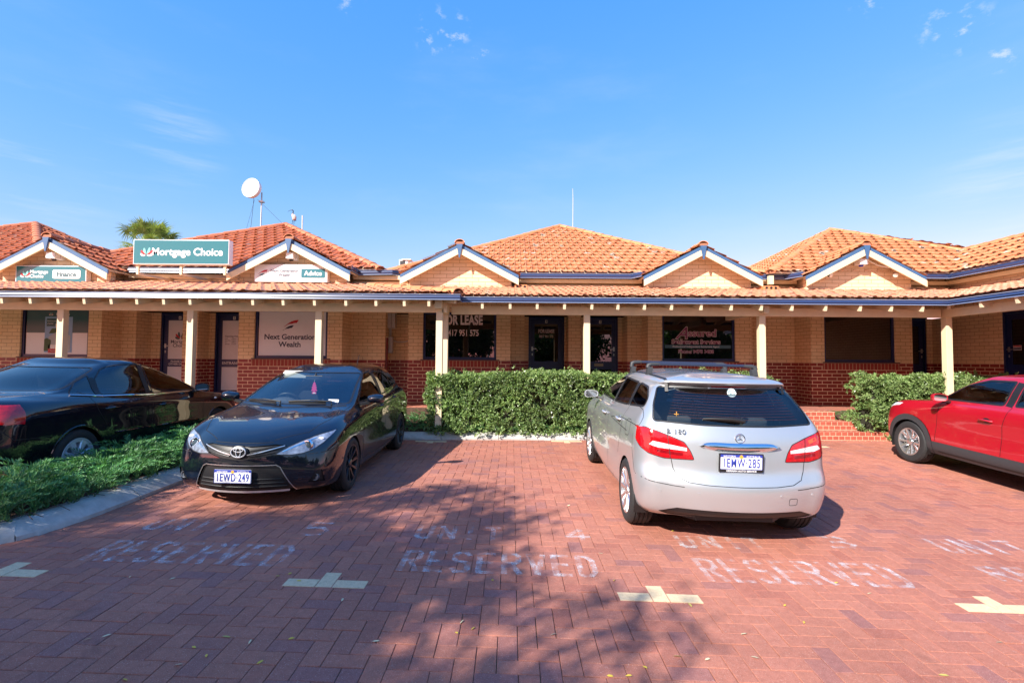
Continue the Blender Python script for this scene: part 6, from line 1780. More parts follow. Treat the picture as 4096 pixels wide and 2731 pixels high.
# ------------------------------------------------------------------ black sedan on the left
def sedan():
    R = [rg(.82, .20, -3.70, .26, [(0, .80, .2), (.5, .84, .2), (1, .82, .25)], fb=.18, fc=(.36, .24), rb=.14, rc=(.26, .22)),
         rg(.92, .28, -3.79, .34, [(0, .87, .29), (.5, .89, .29), (1, .88, .33)], fb=.18, fc=(.38, .24), rb=.16, rc=(.28, .24)),
         rg(.95, .46, -3.84, .50, [(0, .90, .47), (.5, .912, .48), (1, .905, .50)], fb=.20, fc=(.40, .24), rb=.16, rc=(.30, .24)),
         rg(.94, .64, -3.83, .68, [(0, .91, .66), (.5, .905, .68), (1, .912, .70)], fb=.22, fc=(.42, .24), rb=.16, rc=(.30, .24)),
         rg(.89, .76, -3.80, .86, [(0, .905, .82), (.5, .912, .86), (1, .905, .90)], fb=.24, fc=(.42, .24), rb=.16, rc=(.30, .22)),
         rg(.62, .86, -3.74, 1.02, [(0, .84, .885), (.3, .875, .905), (.6, .885, .925), (.85, .88, .97), (1, .83, 1.01)], fb=.22, fc=(.38, .24), rb=.14, rc=(.24, .20)),
         rg(-.10, .985, -3.55, 1.065, [(0, .80, .955), (.3, .84, .955), (.6, .85, .97), (.85, .83, 1.02), (1, .72, 1.06)], fb=.16, fc=(.20, .16), rb=.10, rc=(.20, .18)),
         rg(-.30, 1.07, -3.02, 1.10, [(0, .765, 1.045), (.3, .81, 1.045), (.6, .82, 1.055), (1, .71, 1.10)], fb=.16, fc=(.18, .14), rb=.12, rc=(.20, .16)),
         rg(-.78, 1.255, -2.62, 1.27, [(0, .69, 1.235), (.3, .74, 1.245), (.6, .745, 1.25), (1, .655, 1.26)], fb=.14, fc=(.16, .12), rb=.13, rc=(.18, .14)),
         rg(-1.15, 1.375, -2.32, 1.375, [(0, .62, 1.385), (.4, .69, 1.42), (.7, .69, 1.42), (1, .60, 1.38)], fb=.12, fc=(.15, .12), rb=.12, rc=(.16, .13)),
         rg(-1.27, 1.405, -2.22, 1.405, [(0, .58, 1.42), (.4, .64, 1.448), (.7, .64, 1.448), (1, .57, 1.42)], fb=.12, fc=(.14, .12), rb=.11, rc=(.14, .12))]
    R += roof_rings(-1.27, -2.22, 1.44, .60, 1.49, -1.5, -1.95)
    c = Car('black_sedan', 'glossy black sedan with chrome window line parked beyond the leafy planter strip', 'car', (-5.98, 8.72, 0), PI/2 - rad(1.0), R, M['paint_black_sedan'])
    c.arches([(0, .325), (-2.73, .325)], .35, .89)
    rw = rounded([(-.68, 1.105), (.68, 1.105), (.575, 1.365), (-.575, 1.365)], .06)
    c.cut(rw, 'rear', 'rear_window', M['car_glass_tint'], -.003, both=False, zmin=1.08, xlim=(-3.3, -2))
    c.cut(rounded([(-.72, 1.02), (.72, 1.02), (.60, 1.365), (-.60, 1.365)], .05), 'front', 'windscreen', M['car_glass'], -.003, both=False, zmin=1.0, xlim=(-1.6, .2))
    fw = rounded([(-.50, .985), (-1.50, .995), (-1.55, 1.41), (-1.28, 1.395), (-.94, 1.26)], .03)
    bw = rounded([(-1.62, .998), (-2.35, 1.025), (-2.32, 1.22), (-2.16, 1.345), (-1.95, 1.40), (-1.66, 1.412)], .03)
    qw = rounded([(-2.41, 1.03), (-2.74, 1.06), (-2.58, 1.19), (-2.38, 1.275)], .02)
    for sg in (1, -1):
        for q in (fw, bw, qw): c.cut(q, 'side', 'side_window', M['car_glass_tint'], -.003, sign=sg)
    tl = rounded([(.50, .84), (.52, .98), (.70, 1.005), (.86, .995), (.93, .96), (.93, .79), (.86, .80), (.70, .82)], .02)
    c.cut(tl, 'rear', 'tail_light', M['lamp_red'], .001)
    tls = [(-3.70, .80), (-3.46, .955), (-3.40, .985), (-3.72, 1.0)]
    c.cut(rounded(tls, .015), 'side', 'tail_light', M['lamp_red'], .001)
    hd = rounded([(.40, .68), (.45, .77), (.66, .82), (.86, .86), (.88, .80), (.80, .70)], .02)
    c.cut(hd, 'front', 'headlight', M['lamp_shell'], .001)
    c.cut(rounded([(-.32, .62), (-.36, .76), (.36, .76), (.32, .62)], .02), 'front', 'grille', M['trim_black'], -.01, both=False)
    c.finish(); c.underside(-3.65, .75, .82, .2)
    b = c.objs['body'][0]
    L = []
    for sg in (1, -1):
        L += [([(-.42, .34), (-.45, .75), (-.48, .98)], 'side', sg), ([(-1.56, .32), (-1.58, .75), (-1.585, 1.04)], 'side', sg), ([(-2.35, .66), (-2.50, .86), (-2.56, 1.05), (-2.62, 1.08)], 'side', sg), ([(-.45, .31), (-1.5, .305), (-2.3, .32)], 'side', sg), ([(-3.12, .62), (-3.5, .64), (-3.62, .78)], 'side', sg),
              ([(-.9 + .3, .9)], 'side', sg)]
    c.lines([q for q in L if len(q[0]) > 1])
    L = [([(-2.96, .66), (-3.02, .70), (-3.55, .68)], 'side', -1)]
    for sg in (1, -1):
        m = MB(); c.bead(m, [(-.50, .972), (-1.5, .982), (-2.35, 1.008), (-2.78, 1.045)], 'side', .011, .006, sg); c.add('chrome_window_line', m, M['chrome'], b, smooth=True)
        m = MB(); c.bead(m, [(-.55, .52), (-1.50, .53)], 'side', .016, .0, sg); c.add('rubbing_strip', m, M['paint_black_sedan'], b, smooth=True)
        m = MB(); c.bead(m, [(-1.62, .53), (-2.22, .54)], 'side', .016, .0, sg); c.add('rubbing_strip', m, M['paint_black_sedan'], b, smooth=True)
        h = c.hit((.18 - .42, .80), 'side', sg)
        m = MB(); m.sphere(c.hit((-.12, .83), 'side', sg)[0], .03, 10, 6, (1.3, .35, .6)); c.add('side_indicator', m, M['lamp_white'], smooth=True)
        c.handle(-1.36, .83, M['paint_black_sedan'], sg); c.handle(-2.30, .86, M['paint_black_sedan'], sg)
        # raised lip round the wheel arches
        for wx in (0, -2.73):
            m = MB(); c.bead(m, [(wx + .365 * math.cos(a), .325 + .365 * math.sin(a)) for a in [(-.05 + (PI + .1) * i / 20) for i in range(21)]], 'side', .010, -.003, sg); c.add('arch_lip', m, M['paint_black_sedan'], b, smooth=True)
    for sg in (1, -1):
        for q in (fw, bw, qw): c.seal('window_seal', q, 'side', .020, .001, sg, True)
        c.seal('window_seal', [(-1.575, .985), (-1.61, 1.39)], 'side', .07, .0008, sg); c.seal('window_seal', [(-2.38, 1.02), (-2.35, 1.24)], 'side', .05, .0008, sg)
    c.seal('window_seal', rw, 'rear', .02, .001, closed=True)
    c.mirror(-.60, .985, 1.03, 1.0, M['paint_black_sedan'])
    for x, y in ((0, .79), (0, -.79), (-2.73, .79), (-2.73, -.79)): c.wheel(x, y, .325, .215, .215, 'cap', M['hubcap'])
    c.cabin(-1.6, -2.3, .36, .70, True, True, 1.0, 1.18, -.92)
sedan()

# ------------------------------------------------------------------ red crossover on the right
def crossover():
    R = [rg(.72, .25, -3.27, .30, [(0, .80, .25), (.5, .82, .25), (1, .80, .3)], fb=.18, fc=(.36, .24)),
         rg(.81, .33, -3.35, .38, [(0, .85, .33), (.5, .865, .34), (1, .855, .38)], fb=.18, fc=(.38, .24)),
         rg(.86, .50, -3.39, .54, [(0, .872, .50), (.5, .872, .50), (1, .876, .54)], fb=.20, fc=(.40, .24)),
         rg(.87, .68, -3.38, .70, [(0, .880, .70), (.3, .866, .68), (.6, .866, .70), (1, .882, .72)], fb=.22, fc=(.42, .24)),
         rg(.84, .83, -3.35, .88, [(0, .875, .88), (.3, .878, .90), (.6, .88, .92), (1, .88, .94)], fb=.25, fc=(.42, .24)),
         rg(.66, .95, -3.31, 1.02, [(0, .83, .98), (.3, .855, 1.01), (.6, .862, 1.04), (1, .85, 1.06)], fb=.22, fc=(.38, .22)),
         rg(-.10, 1.065, -3.22, 1.13, [(0, .79, 1.065), (.3, .82, 1.08), (.6, .825, 1.11), (1, .79, 1.16)], fb=.18, fc=(.20, .14)),
         rg(-.32, 1.17, -3.13, 1.22, [(0, .76, 1.15), (.3, .785, 1.16), (.6, .785, 1.18), (1, .74, 1.23)], fb=.17, fc=(.18, .13)),
         rg(-.62, 1.35, -3.0, 1.34, [(0, .70, 1.335), (.3, .73, 1.34), (.6, .73, 1.34), (1, .68, 1.34)], fb=.15, fc=(.16, .12)),
         rg(-.87, 1.465, -2.92, 1.43, [(0, .64, 1.455), (.3, .67, 1.475), (.6, .665, 1.465), (1, .61, 1.42)], fb=.13, fc=(.15, .12)),
         rg(-1.0, 1.50, -2.9, 1.46, [(0, .60, 1.50), (.3, .63, 1.518), (.6, .62, 1.51), (1, .57, 1.45)], fb=.12, fc=(.14, .12))]
    R += roof_rings(-1.0, -2.9, 1.51, .60, 1.565, -1.5, -2.5)
    c = Car('red_crossover', 'bright red crossover with grey wheel arch cladding, cut by the right picture edge', 'car', (7.40, 8.30, 0), PI/2, R, M['paint_red'])
    zc = .335; wh = [(0, zc), (-2.57, zc)]
    c.arches(wh, .365, .865)
    for x, z in wh:
        q = [(x + .455 * math.cos(a), z + .455 * math.sin(a)) for a in [2*PI*i/32 for i in range(32)]]
        for sg in (1, -1): c.cut(q, 'side', 'arch_cladding', M['cladding'], .008, sign=sg)
    for sg in (1, -1): c.cut([(.2, .2), (.2, .435), (-2.75, .445), (-2.75, .2)], 'side', 'sill_cladding', M['cladding'], .004, sign=sg)
    c.cut([(-.9, .2), (-.9, .42), (.9, .42), (.9, .2)], 'front', 'bumper_cladding', M['cladding'], .004, both=False)
    c.cut(rounded([(-.74, 1.10), (.74, 1.10), (.62, 1.435), (-.62, 1.435)], .05), 'front', 'windscreen', M['car_glass'], -.003, both=False, zmin=1.07, xlim=(-1.7, .2))
    fw = rounded([(-.52, 1.105), (-1.50, 1.13), (-1.56, 1.452), (-1.16, 1.44), (-.84, 1.335)], .03)
    bw = rounded([(-1.66, 1.135), (-2.30, 1.17), (-2.45, 1.24), (-2.30, 1.36), (-2.05, 1.425), (-1.70, 1.452)], .03)
    for sg in (1, -1):
        for q in (fw, bw): c.cut(q, 'side', 'side_window', M['car_glass_tint2'], -.003, sign=sg)
    hd = rounded([(.42, .80), (.60, .86), (.84, .955), (.87, .93), (.80, .83), (.60, .79)], .02)
    c.cut(hd, 'front', 'headlight', M['lamp_shell'], .001)
    c.cut(rounded([(-.42, .55), (-.46, .84), (.46, .84), (.42, .55)], .05), 'front', 'grille', M['trim_black'], -.01, both=False)
    c.cut(rounded([(-.60, 1.17), (.60, 1.17), (.52, 1.40), (-.52, 1.40)], .05), 'rear', 'rear_window', M['car_glass_tint'], -.003, both=False, zmin=1.12)
    c.finish(); c.underside(-3.2, .7, .80, .25)
    b = c.objs['body'][0]
    L = []
    for sg in (1, -1):
        L += [([(-.50, .45), (-.54, .80), (-.56, 1.06)], 'side', sg), ([(-1.54, .45), (-1.56, .85), (-1.63, 1.12)], 'side', sg), ([(-2.1, .55), (-2.3, .9), (-2.42, 1.18)], 'side', sg), ([(.62, .55), (.52, .80), (.44, .98)], 'side', sg)]
    c.lines(L)
    for sg in (1, -1):
        for q in (fw, bw): c.seal('window_seal', q, 'side', .028, .001, sg, True)
        c.seal('window_seal', [(-1.575, 1.12), (-1.63, 1.445)], 'side', .10, .0008, sg)
    m = MB()
    for sg in (1, -1): c.ribbon(m, [(-.55, .30), (-1.5, .30), (-2.05, .305)], 'side', .02, .006, sg)
    c.add('sill_groove', m, M['gap'], b, fix=False)
    c.mirror(-.70, .985, 1.135, 1.0, M['paint_red'])
    for sg in (1, -1): c.handle(-1.34, .90, M['paint_red'], sg); c.handle(-2.2, .95, M['paint_red'], sg)
    for x, y in ((0, .765), (0, -.765), (-2.57, .765), (-2.57, -.765)): c.wheel(x, y, .335, .215, .215, 'twin', M['alloy'])
    c.cabin(-1.6, -2.35, .42, .68, True, True, 1.09, 1.28, -.98)
crossover()
# ================================================================== signs on the building
SIGN_FRAME = simple('sign_frame', (0.78, 0.78, 0.78), 0.35)
SIGN_TEAL = simple('sign_teal', (0.012, 0.155, 0.185), 0.25, coat=0.3)
def sign_box(name, label, x0, x1, z0, z1, y, depth, face_mat, b=.016):
    t = thing(name, label, 'sign', ((x0 + x1) / 2, y, z0))
    MB().box(x0, y, z0, x1, y + depth, z1).build('cabinet', SIGN_FRAME, t, True, bevel=.008)
    f = MB().box(x0 + b, y - .004, z0 + b, x1 - b, y + .004, z1 - b).build('sign_face', face_mat, t, True)
    return t, f
YB = 11.28
x0, x1, z0, z1 = ax(517, YB), ax(903, YB), az(1057, YB, 700), az(959, YB, 700)
t, f = sign_box('roof_sign', 'large teal Mortgage Choice sign box standing on legs above the verandah tiles', x0, x1, z0, z1, YB, .17, SIGN_TEAL)
yf = YB - .006
leaf_logo(f, x0 + .30, (z0 + z1) / 2 + .0, .21, yf)
text('Mortgage Choice', facing(x0 + .42, yf, (z0 + z1) / 2 - .005), INK['white'], f, True, size=.235, bold=.022, align='LEFT', sx=.985)
for px in (540, 714, 890):
    m = MB(); x = ax(px, YB + .09)
    m.box(x - .025, YB + .06, 3.62, x + .025, YB + .11, z0); m.bar((x, YB + .085, 3.64), (x + .05, 12.5, 3.66), .05, .05)
    m.build('leg', M['white_cream'], t, True)
m = MB(); m.box(x0 - .2, 12.42, 3.60, x1 + .2, 12.48, 3.70); m.build('mounting_rail', M['pvc_grey'], t, True)
YS = 11.74
x0, x1, z0, z1 = ax(46, YS), ax(331, YS), az(1131, YS, 190), az(1062, YS, 190)
t, f = sign_box('wall_sign', 'teal sign box reading Mortgage Choice and Finance on the leftmost gable', x0, x1, z0, z1, YS, .14, SIGN_TEAL, .022)
yf = YS - .006; zc = (z0 + z1) / 2
leaf_logo(f, x0 + .23, zc, .17, yf)
text('Mortgage', facing(x0 + .345, yf, zc + .05), INK['white'], f, True, size=.112, bold=.018, align='LEFT'); text('Choice', facing(x0 + .345, yf, zc - .052), INK['white'], f, True, size=.112, bold=.018, align='LEFT')
pill = rounded([(x0 + .88, zc - .105), (x1 - .13, zc - .105), (x1 - .13, zc + .105), (x0 + .88, zc + .105)], .05)
pp = poly_panel(f, 'sign_panel', INK['white'], pill, yf, .004)
text('Finance', facing((x0 + .88 + x1 - .13) / 2, yf - .006, zc - .008), INK['dteal'], pp, True, size=.155, bold=.026, sx=.98)
x0, x1, z0, z1 = ax(1008, YS), ax(1303, YS), az(1128, YS, 1150), az(1058, YS, 1150)
t, f = sign_box('wall_sign', 'white sign box reading Next Generation Wealth and Advice on the second gable', x0, x1, z0, z1, YS, .14, simple('sign_white', (.72, .72, .72), .3), .006)
zc = (z0 + z1) / 2
swoosh_logo(f, x0 + .20, zc + .0, .23, yf, 'slate')
text('Next Generation', facing(x0 + .71, yf, zc + .055), INK['navy'], f, True, size=.094, bold=.016); text('Wealth', facing(x0 + .71, yf, zc - .045), INK['navy'], f, True, size=.094, bold=.016)
pill = rounded([(x0 + 1.11, zc - .105), (x1 - .06, zc - .105), (x1 - .06, zc + .105), (x0 + 1.11, zc + .105)], .03)
pp = poly_panel(f, 'sign_panel', simple('sign_slate', (.035, .16, .20), .3), pill, yf, .004)
text('Advice', facing((x0 + 1.11 + x1 - .06) / 2, yf - .006, zc - .004), INK['white'], pp, True, size=.15, bold=.025)

# ------------------------------------------------------------------ alarm boxes, floodlights, meter cabinet
STROBE = {'dark': simple('strobe_dark', (.02, .02, .025), .3), 'blue': simple('strobe_blue', (.01, .03, .40), .2)}
def alarm(px0, px1, py0, py1, Y, label, lens):
    x0, x1, z1, z0 = ax(px0, Y), ax(px1, Y), az(py0, Y, px0), az(py1, Y, px0)
    t = thing('alarm_box', label, 'alarm', ((x0 + x1) / 2, Y, z0), 0, 'white alarm boxes under the gable peaks')
    m = MB(); m.box(x0, Y - .13, z0 + .03, x1 - .03, Y + .10, z1); m.build('casing', M['white_shiny'], t, True, bevel=.015)
    m = MB(); m.box(x1 - .10, Y + .02, z0 + .02, x1 + .0, Y + .14, z1 - .01); m.build('back_plate', M['white'], t, True)
    m = MB()
    for k in range(4): m.box(x1 - .085, Y + .012, z0 + .06 + k * .022, x1 - .02, Y + .018, z0 + .068 + k * .022)
    m.build('vent_slots', M['pvc_grey'], t, True)
    m = MB(); m.lathe([(.05, 0), (.05, -.018), (.04, -.04), (0, -.046)], Matrix.Translation(((x0 + x1) / 2 - .02, Y - .02, z0 + .032)), 18); m.build('strobe_lamp', STROBE[lens], t, True, smooth=True)
alarm(184, 226, 1013, 1042, YL - .12, 'white alarm box under the leftmost gable peak, above the Finance sign', 'dark')
alarm(1142, 1178, 1013, 1043, YL - .12, 'white alarm box above the white Advice sign', 'dark')
alarm(3434, 3472, 1039, 1066, YR - .12, 'white alarm box with a blue lamp under the right gable peak', 'blue')
def floodlight(px, py, Y, sg, label):
    p = at(px, py, Y)
    t = thing('floodlight', label, 'floodlight', p, 0, 'small floodlights on the right gable')
    aim = Vector((.45 * sg, -.75, -.45)).normalized(); T = aim.to_track_quat('Z', 'Y').to_matrix().to_4x4()
    m = MB(); m.lathe([(.02, -.10), (.03, -.08), (.045, -.02), (.06, .0), (.06, .012)], T, 18); m.build('housing', M['trim_black'], t, smooth=True)
    m = MB(); m.lathe([(.058, .01), (.05, .026), (0, .036)], T, 18); m.build('lens', simple('flood_lens', (.75, .72, .62), .15), t, smooth=True)
    m = MB(); m.tube([T @ Vector((0, 0, -.09)), Vector((-.08 * sg, .12, .05)), Vector((-.12 * sg, .2, .08))], .012, 6); m.build('arm', M['trim_black'], t)
floodlight(3322, 1101, YR - .2, 1, 'small round floodlight under the left slope of the right gable')
floodlight(3582, 1100, YR - .2, -1, 'small round floodlight under the right slope of the right gable')
pts = [at(3462, 1028, YR - .02), at(3480, 1045, YR - .04), at(3510, 1060, YR - .04), at(3545, 1068, YR - .06), at(3572, 1070, YR - .1)]
tag(MB().tube(pts, .018, 8).build('conduit', M['white'], smooth=True), 'white curved conduit beside the alarm box with the blue lamp', 'pipe')
ym = 12.78
t = thing('meter_cabinet', 'pale electrical cabinet with pipes beside the red drainpipe under the verandah', 'meter box', (ax(1560, ym), ym, 1.9))
m = MB(); xa, xb = ax(1543, ym), ax(1577, ym); m.box(xa, ym, az(1312, ym, 1560), xb, ym + .22, 2.95); m.build('cabinet', M['pvc_grey'], t, True, bevel=.008)
m = MB(); m.box((xa * .42 + xb * .58), ym - .004, az(1310, ym, 1560), (xa * .42 + xb * .58) + .006, ym, 2.95); m.build('door_gap', M['gap'], t, True)
m = MB(); xc, xd = ax(1551, ym), ax(1567, ym); m.box(xc, ym + .02, az(1412, ym, 1560), xd, ym + .16, az(1346, ym, 1560)); m.build('switch_box', M['pvc_grey'], t, True, bevel=.012)
m = MB()
for px in (1548, 1557, 1562): m.tube([(ax(px, ym + .1), ym + .1, az(1346, ym)), (ax(px, ym + .1), ym + .1, az(1300, ym))], .016, 8)
m.tube([(xd, ym + .1, az(1365, ym)), (xd + .12, ym + .11, az(1370, ym)), (xd + .25, ym + .11, az(1370, ym)), (xd + .40, ym + .1, az(1366, ym))], .014, 8)
m.build('conduits', M['pvc_grey'], t, True, smooth=True)
m = MB(); xp = ax(1544, ym - .1); m.tube([(xp, ym - .1, FLOOR), (xp, ym - .1, az(1353, ym))], .045, 12); dp = m.build('drainpipe', M['red_pipe'], smooth=True)
m = MB(); m.lathe([(.05, 0), (.05, .03), (0, .032)], Matrix.Translation((xp, ym - .1, az(1355, ym))), 14); m.build('pipe_cap', M['white_cream'], dp, smooth=True)
tag(dp, 'red brown drainpipe with a cream cap beside the meter cabinet', 'pipe')
def vent(x, y, z, w=.36):
    m = MB(); m.box(x - w/2, y - .06, z - .05, x + w/2, y + .3, z + .05); v = m.build('vent_tile', M['ridge_cap'], B, True, bevel=.01)
    m = MB()
    for k in (-1, 0, 1): m.lathe([(0, 0), (.033, 0)], facing(x + k * w * .3, y - .062, z), 14)
    m.build('vent_hole', M['gap'], v, True, fix=False)
p = at(3080, 1153, 11.95); vent(p.x, p.y, p.z)
p = at(2084, 1148, 12.1); vent(p.x, p.y, p.z, .30)
p = at(468, 1131, 12.0); vent(p.x, p.y, p.z, .28)
m = MB(); p = at(3078, 1124, 12.3); m.box(p.x - .055, p.y - .1, 3.63, p.x + .055, p.y, 3.84); part(m, 'rainwater_head', M['cream_paint'])
m = MB(); p = at(452, 1100, 12.1); m.box(p.x - .05, p.y - .1, 3.45, p.x + .05, p.y, 3.84); part(m, 'rainwater_head', M['cream_paint'])
for i, px in enumerate((1160, 1975, 2790)):
    Y = 11.0; x = ax(px, Y); z = 3.02
    t = tag(MB().box(x - .6, Y - .05, z, x + .6, Y + .05, z + .06).build('strip_light', M['white_shiny'], bevel=.01), ['white strip light under the verandah above the Next Generation Wealth window', 'white strip light under the verandah above the large FOR LEASE window', 'white strip light under the verandah above the settlement services window', 'white strip light under the verandah above the narrow door'][i], 'light', 'strip lights under the verandah roof')

# ------------------------------------------------------------------ on the roofs: dish, aerials, cooler, bird
Yd = 18.0
t = thing('microwave_dish', 'round white drum dish antenna on a thin mast behind the left roof', 'antenna', (ax(1022, Yd), Yd, 5.3))
c0 = at(1004, 752, Yd - .1); nrm = Vector((-.20, -.97, .10)).normalized()
T = Matrix.Translation(c0) @ nrm.to_track_quat('Z', 'Y').to_matrix().to_4x4()
m = MB(); m.lathe([(0, -.26), (.20, -.24), (.345, -.12), (.36, -.06), (.36, .03), (.345, .035)], T, 40); m.build('drum', M['white'], t, True, smooth=True)
m = MB(); m.lathe([(.345, .02), (.33, .018), (0, .03)], T, 40); m.build('radome', simple('radome', (.86, .84, .78), .5), t, True, smooth=True)
m = MB(); xm = ax(1022, Yd); m.tube([(ax(1021, Yd), Yd + .1, 5.2), (ax(1024, Yd), Yd + .1, c0.z - .1)], .026, 8); m.build('mast', M['steel'], t, True, smooth=True)
m = MB(); m.box(xm - .06, Yd + .02, c0.z - .47, xm + .1, Yd + .18, c0.z - .42); m.build('clamp', M['steel'], t, True)
m = MB(); m.tube([at(1030, 798, Yd + .1), at(1132, 896, 16.6)], .005, 5); m.tube([at(1016, 790, Yd), at(1010, 850, Yd), at(1003, 912, Yd)], .007, 5); m.tube([at(1018, 800, Yd + .1), at(986, 915, Yd + .6)], .004, 5); m.build('guy_wire', M['plastic'], t, True)
m = MB(); m.tube([at(1209, 930, 17.2), at(1210, 862, 17.2)], .022, 8); tag(m.build('aerial', M['pvc_grey'], smooth=True), 'short grey pipe aerial to the right of the ibis', 'antenna', 'thin aerials on the roofs')
m = MB(); m.tube([at(2291, 930, 17.6), at(2292, 800, 17.6), at(2291, 755, 17.6)], [.013, .010, .006], 8); tag(m.build('aerial', M['pvc_grey'], smooth=True), 'tall thin grey whip aerial behind the middle roof peak', 'antenna', 'thin aerials on the roofs')
Ya = 16.0
t = thing('roof_cooler', 'small white air conditioner box in the gap between the left and middle roofs', 'air conditioner', (ax(1608, Ya), Ya, 4.3))
xa, xb = ax(1590, Ya), ax(1626, Ya); zt = az(1038, Ya, 1608)
MB().box(xa, Ya, 4.2, xb, Ya + .3, zt).build('casing', M['white'], t, True, bevel=.012)
MB().box(xa + .03, Ya - .006, zt - .30, xb - .09, Ya, zt - .04).build('grille', M['plastic'], t, True)
MB().box(xa + .1, Ya - .05, zt - .015, xb + .1, Ya + .32, zt + .012).build('lid', M['white'], t, True)

def skin(name, chains, mat, parent=None, subs=2):
    """one continuous body grown over connected joints; chains: list of [(x, y, z, r), ...]; shared points are welded"""
    V, E, Rr, key = [], [], [], {}
    for ch in chains:
        prev = None
        for (x, y, z, r) in ch:
            k = (round(x, 4), round(y, 4), round(z, 4))
            if k not in key: key[k] = len(V); V.append((x, y, z)); Rr.append(r)
            i = key[k]
            if prev is not None and prev != i: E.append((prev, i))
            prev = i
    me = bpy.data.meshes.new(name); me.from_pydata(V, E, [])
    o = bpy.data.objects.new('tmp_skin', me); COL.objects.link(o)
    o.modifiers.new('skin', 'SKIN'); sm = o.modifiers.new('sub', 'SUBSURF'); sm.levels = subs; sm.render_levels = subs
    for i, r in enumerate(Rr):
        sv = me.skin_vertices[0].data[i]; sv.radius = r if isinstance(r, tuple) else (r, r); sv.use_root = (i == 0)
    bpy.context.view_layer.update()
    m2 = bpy.data.meshes.new_from_object(o.evaluated_get(bpy.context.evaluated_depsgraph_get()))
    bpy.data.objects.remove(o)
    m2.materials.clear(); m2.polygons.foreach_set('use_smooth', [True] * len(m2.polygons)); m2.name = name
    return m2
def ibis():
    S = .50 / .60
    t0 = thing('ibis', 'white ibis with a black head and long curved bill on the left roof', 'bird', (-7.13, 16.06, 6.075), rad(12))
    m, n, l, b = mat_new('ibis_plumage')
    tcn = n.new('ShaderNodeTexCoord'); sx = n.new('ShaderNodeSeparateXYZ'); l.new(tcn.outputs['Object'], sx.inputs[0])
    ad = n.new('ShaderNodeMath'); ad.operation = 'MULTIPLY_ADD'; l.new(sx.outputs[0], ad.inputs[0]); ad.inputs[1].default_value = -.25; l.new(sx.outputs[2], ad.inputs[2])
    c = mixrgb(n, l, maprange(n, l, ad.outputs[0], .40 * S, .47 * S, 0, 1, True), (.55, .40, .34), (.012, .012, .016))
    c = mixrgb(n, l, maprange(n, l, sx.outputs[2], .19 * S, .165 * S, 0, 1, True), c, (.012, .012, .016))
    l.new(c, b.inputs['Base Color']); b.inputs['Roughness'].default_value = .7
    P = lambda x, y, z, r: (x * S, y * S, z * S, r * S)
    hip = P(.02, 0, .30, .075)
    ch = [[hip, P(-.01, 0, .36, .062), P(-.025, 0, .41, .034), P(-.015, 0, .45, .022), P(.0, 0, .50, .018), P(-.005, 0, .545, .019), P(-.03, 0, .567, .025), P(-.07, 0, .562, .012), P(-.12, 0, .552, .008), P(-.17, 0, .525, .006), P(-.20, 0, .485, .004)],
          [hip, P(.05, 0, .25, .062), P(.085, 0, .19, .035), P(.11, 0, .145, .018)],
          [hip, P(.03, .04, .22, .034), P(.03, .045, .16, .016), P(.02, .045, .10, .008), P(.03, .045, .02, .007), P(-.02, .05, .006, .006)],
          [hip, P(.02, -.04, .22, .034), P(.0, -.045, .16, .016), P(-.015, -.045, .10, .008), P(-.005, -.045, .02, .007), P(-.055, -.05, .006, .006)]]
    link('body', skin('body', ch, None), m, t0)
    for sg in (1, -1):
        w = MB(); w.sphere((.04 * S, sg * .056 * S, .285 * S), .1 * S, 14, 8, (.72, .22, 1.0)); w.build('wing', simple('ibis_wing', (.58, .44, .38), .75, var=.1, scale=40), t0, smooth=True)
        e = MB(); e.sphere((-.04 * S, sg * .021 * S, .572 * S), .006 * S, 8, 6); e.build('eye', M['white'], t0, smooth=True)
ibis()

# ================================================================== planting
def np_mesh(name, V, F4, mat, parent=None, world=False):
    me = bpy.data.meshes.new(name)
    V = np.asarray(V, np.float32); F4 = np.asarray(F4, np.int32)
    me.vertices.add(len(V)); me.vertices.foreach_set('co', V.ravel())
    me.loops.add(F4.size); me.loops.foreach_set('vertex_index', F4.ravel())
    k = F4.shape[1]
    me.polygons.add(len(F4)); me.polygons.foreach_set('loop_start', np.arange(len(F4), dtype=np.int32) * k)
    try: me.polygons.foreach_set('loop_total', np.full(len(F4), k, np.int32))
    except Exception: pass
    me.update(calc_edges=True); me.validate()
    return link(name, me, mat, parent, world)
def unit(a): return a / np.maximum(np.linalg.norm(a, axis=1, keepdims=True), 1e-6)
def leaf_quads(P, D, L, W, rng, fold=.25, droop=0.0):
    """one folded diamond per leaf: base point P, direction D, length L, width W (arrays or numbers)"""
    n = len(P); D = unit(D)
    L = np.broadcast_to(np.asarray(L, float), (n,))[:, None]; W = np.broadcast_to(np.asarray(W, float), (n,))[:, None]
    r = unit(rng.normal(size=(n, 3))); S = unit(np.cross(D, r)); U = np.cross(S, D)
    tip = P + D * L - np.array([0, 0, 1]) * droop * L
    mid = P + D * L * .45 + U * W * fold
    V = np.stack([P, mid + S * W * .5, tip, mid - S * W * .5], 1).reshape(-1, 3)
    F = np.arange(n * 4).reshape(n, 4)
    return V, F
M['hedge_leaf'] = leaf_mat('hedge_leaf', [(0.07, 0.125, 0.04), (0.15, 0.24, 0.075), (0.23, 0.33, 0.115), (0.33, 0.42, 0.18)], .22, .30)
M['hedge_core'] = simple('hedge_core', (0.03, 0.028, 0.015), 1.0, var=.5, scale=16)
M['juniper'] = leaf_mat('juniper', [(0.05, 0.15, 0.055), (0.07, 0.185, 0.06), (0.095, 0.22, 0.07)], .18, .55, tone=True)
M['stem'] = simple('stem', (0.09, 0.06, 0.045), .9, var=.3, scale=20)
M['tree_leaf'] = leaf_mat('tree_leaf', [(0.03, 0.07, 0.015), (0.05, 0.11, 0.02), (0.08, 0.14, 0.03)], .25, .45)
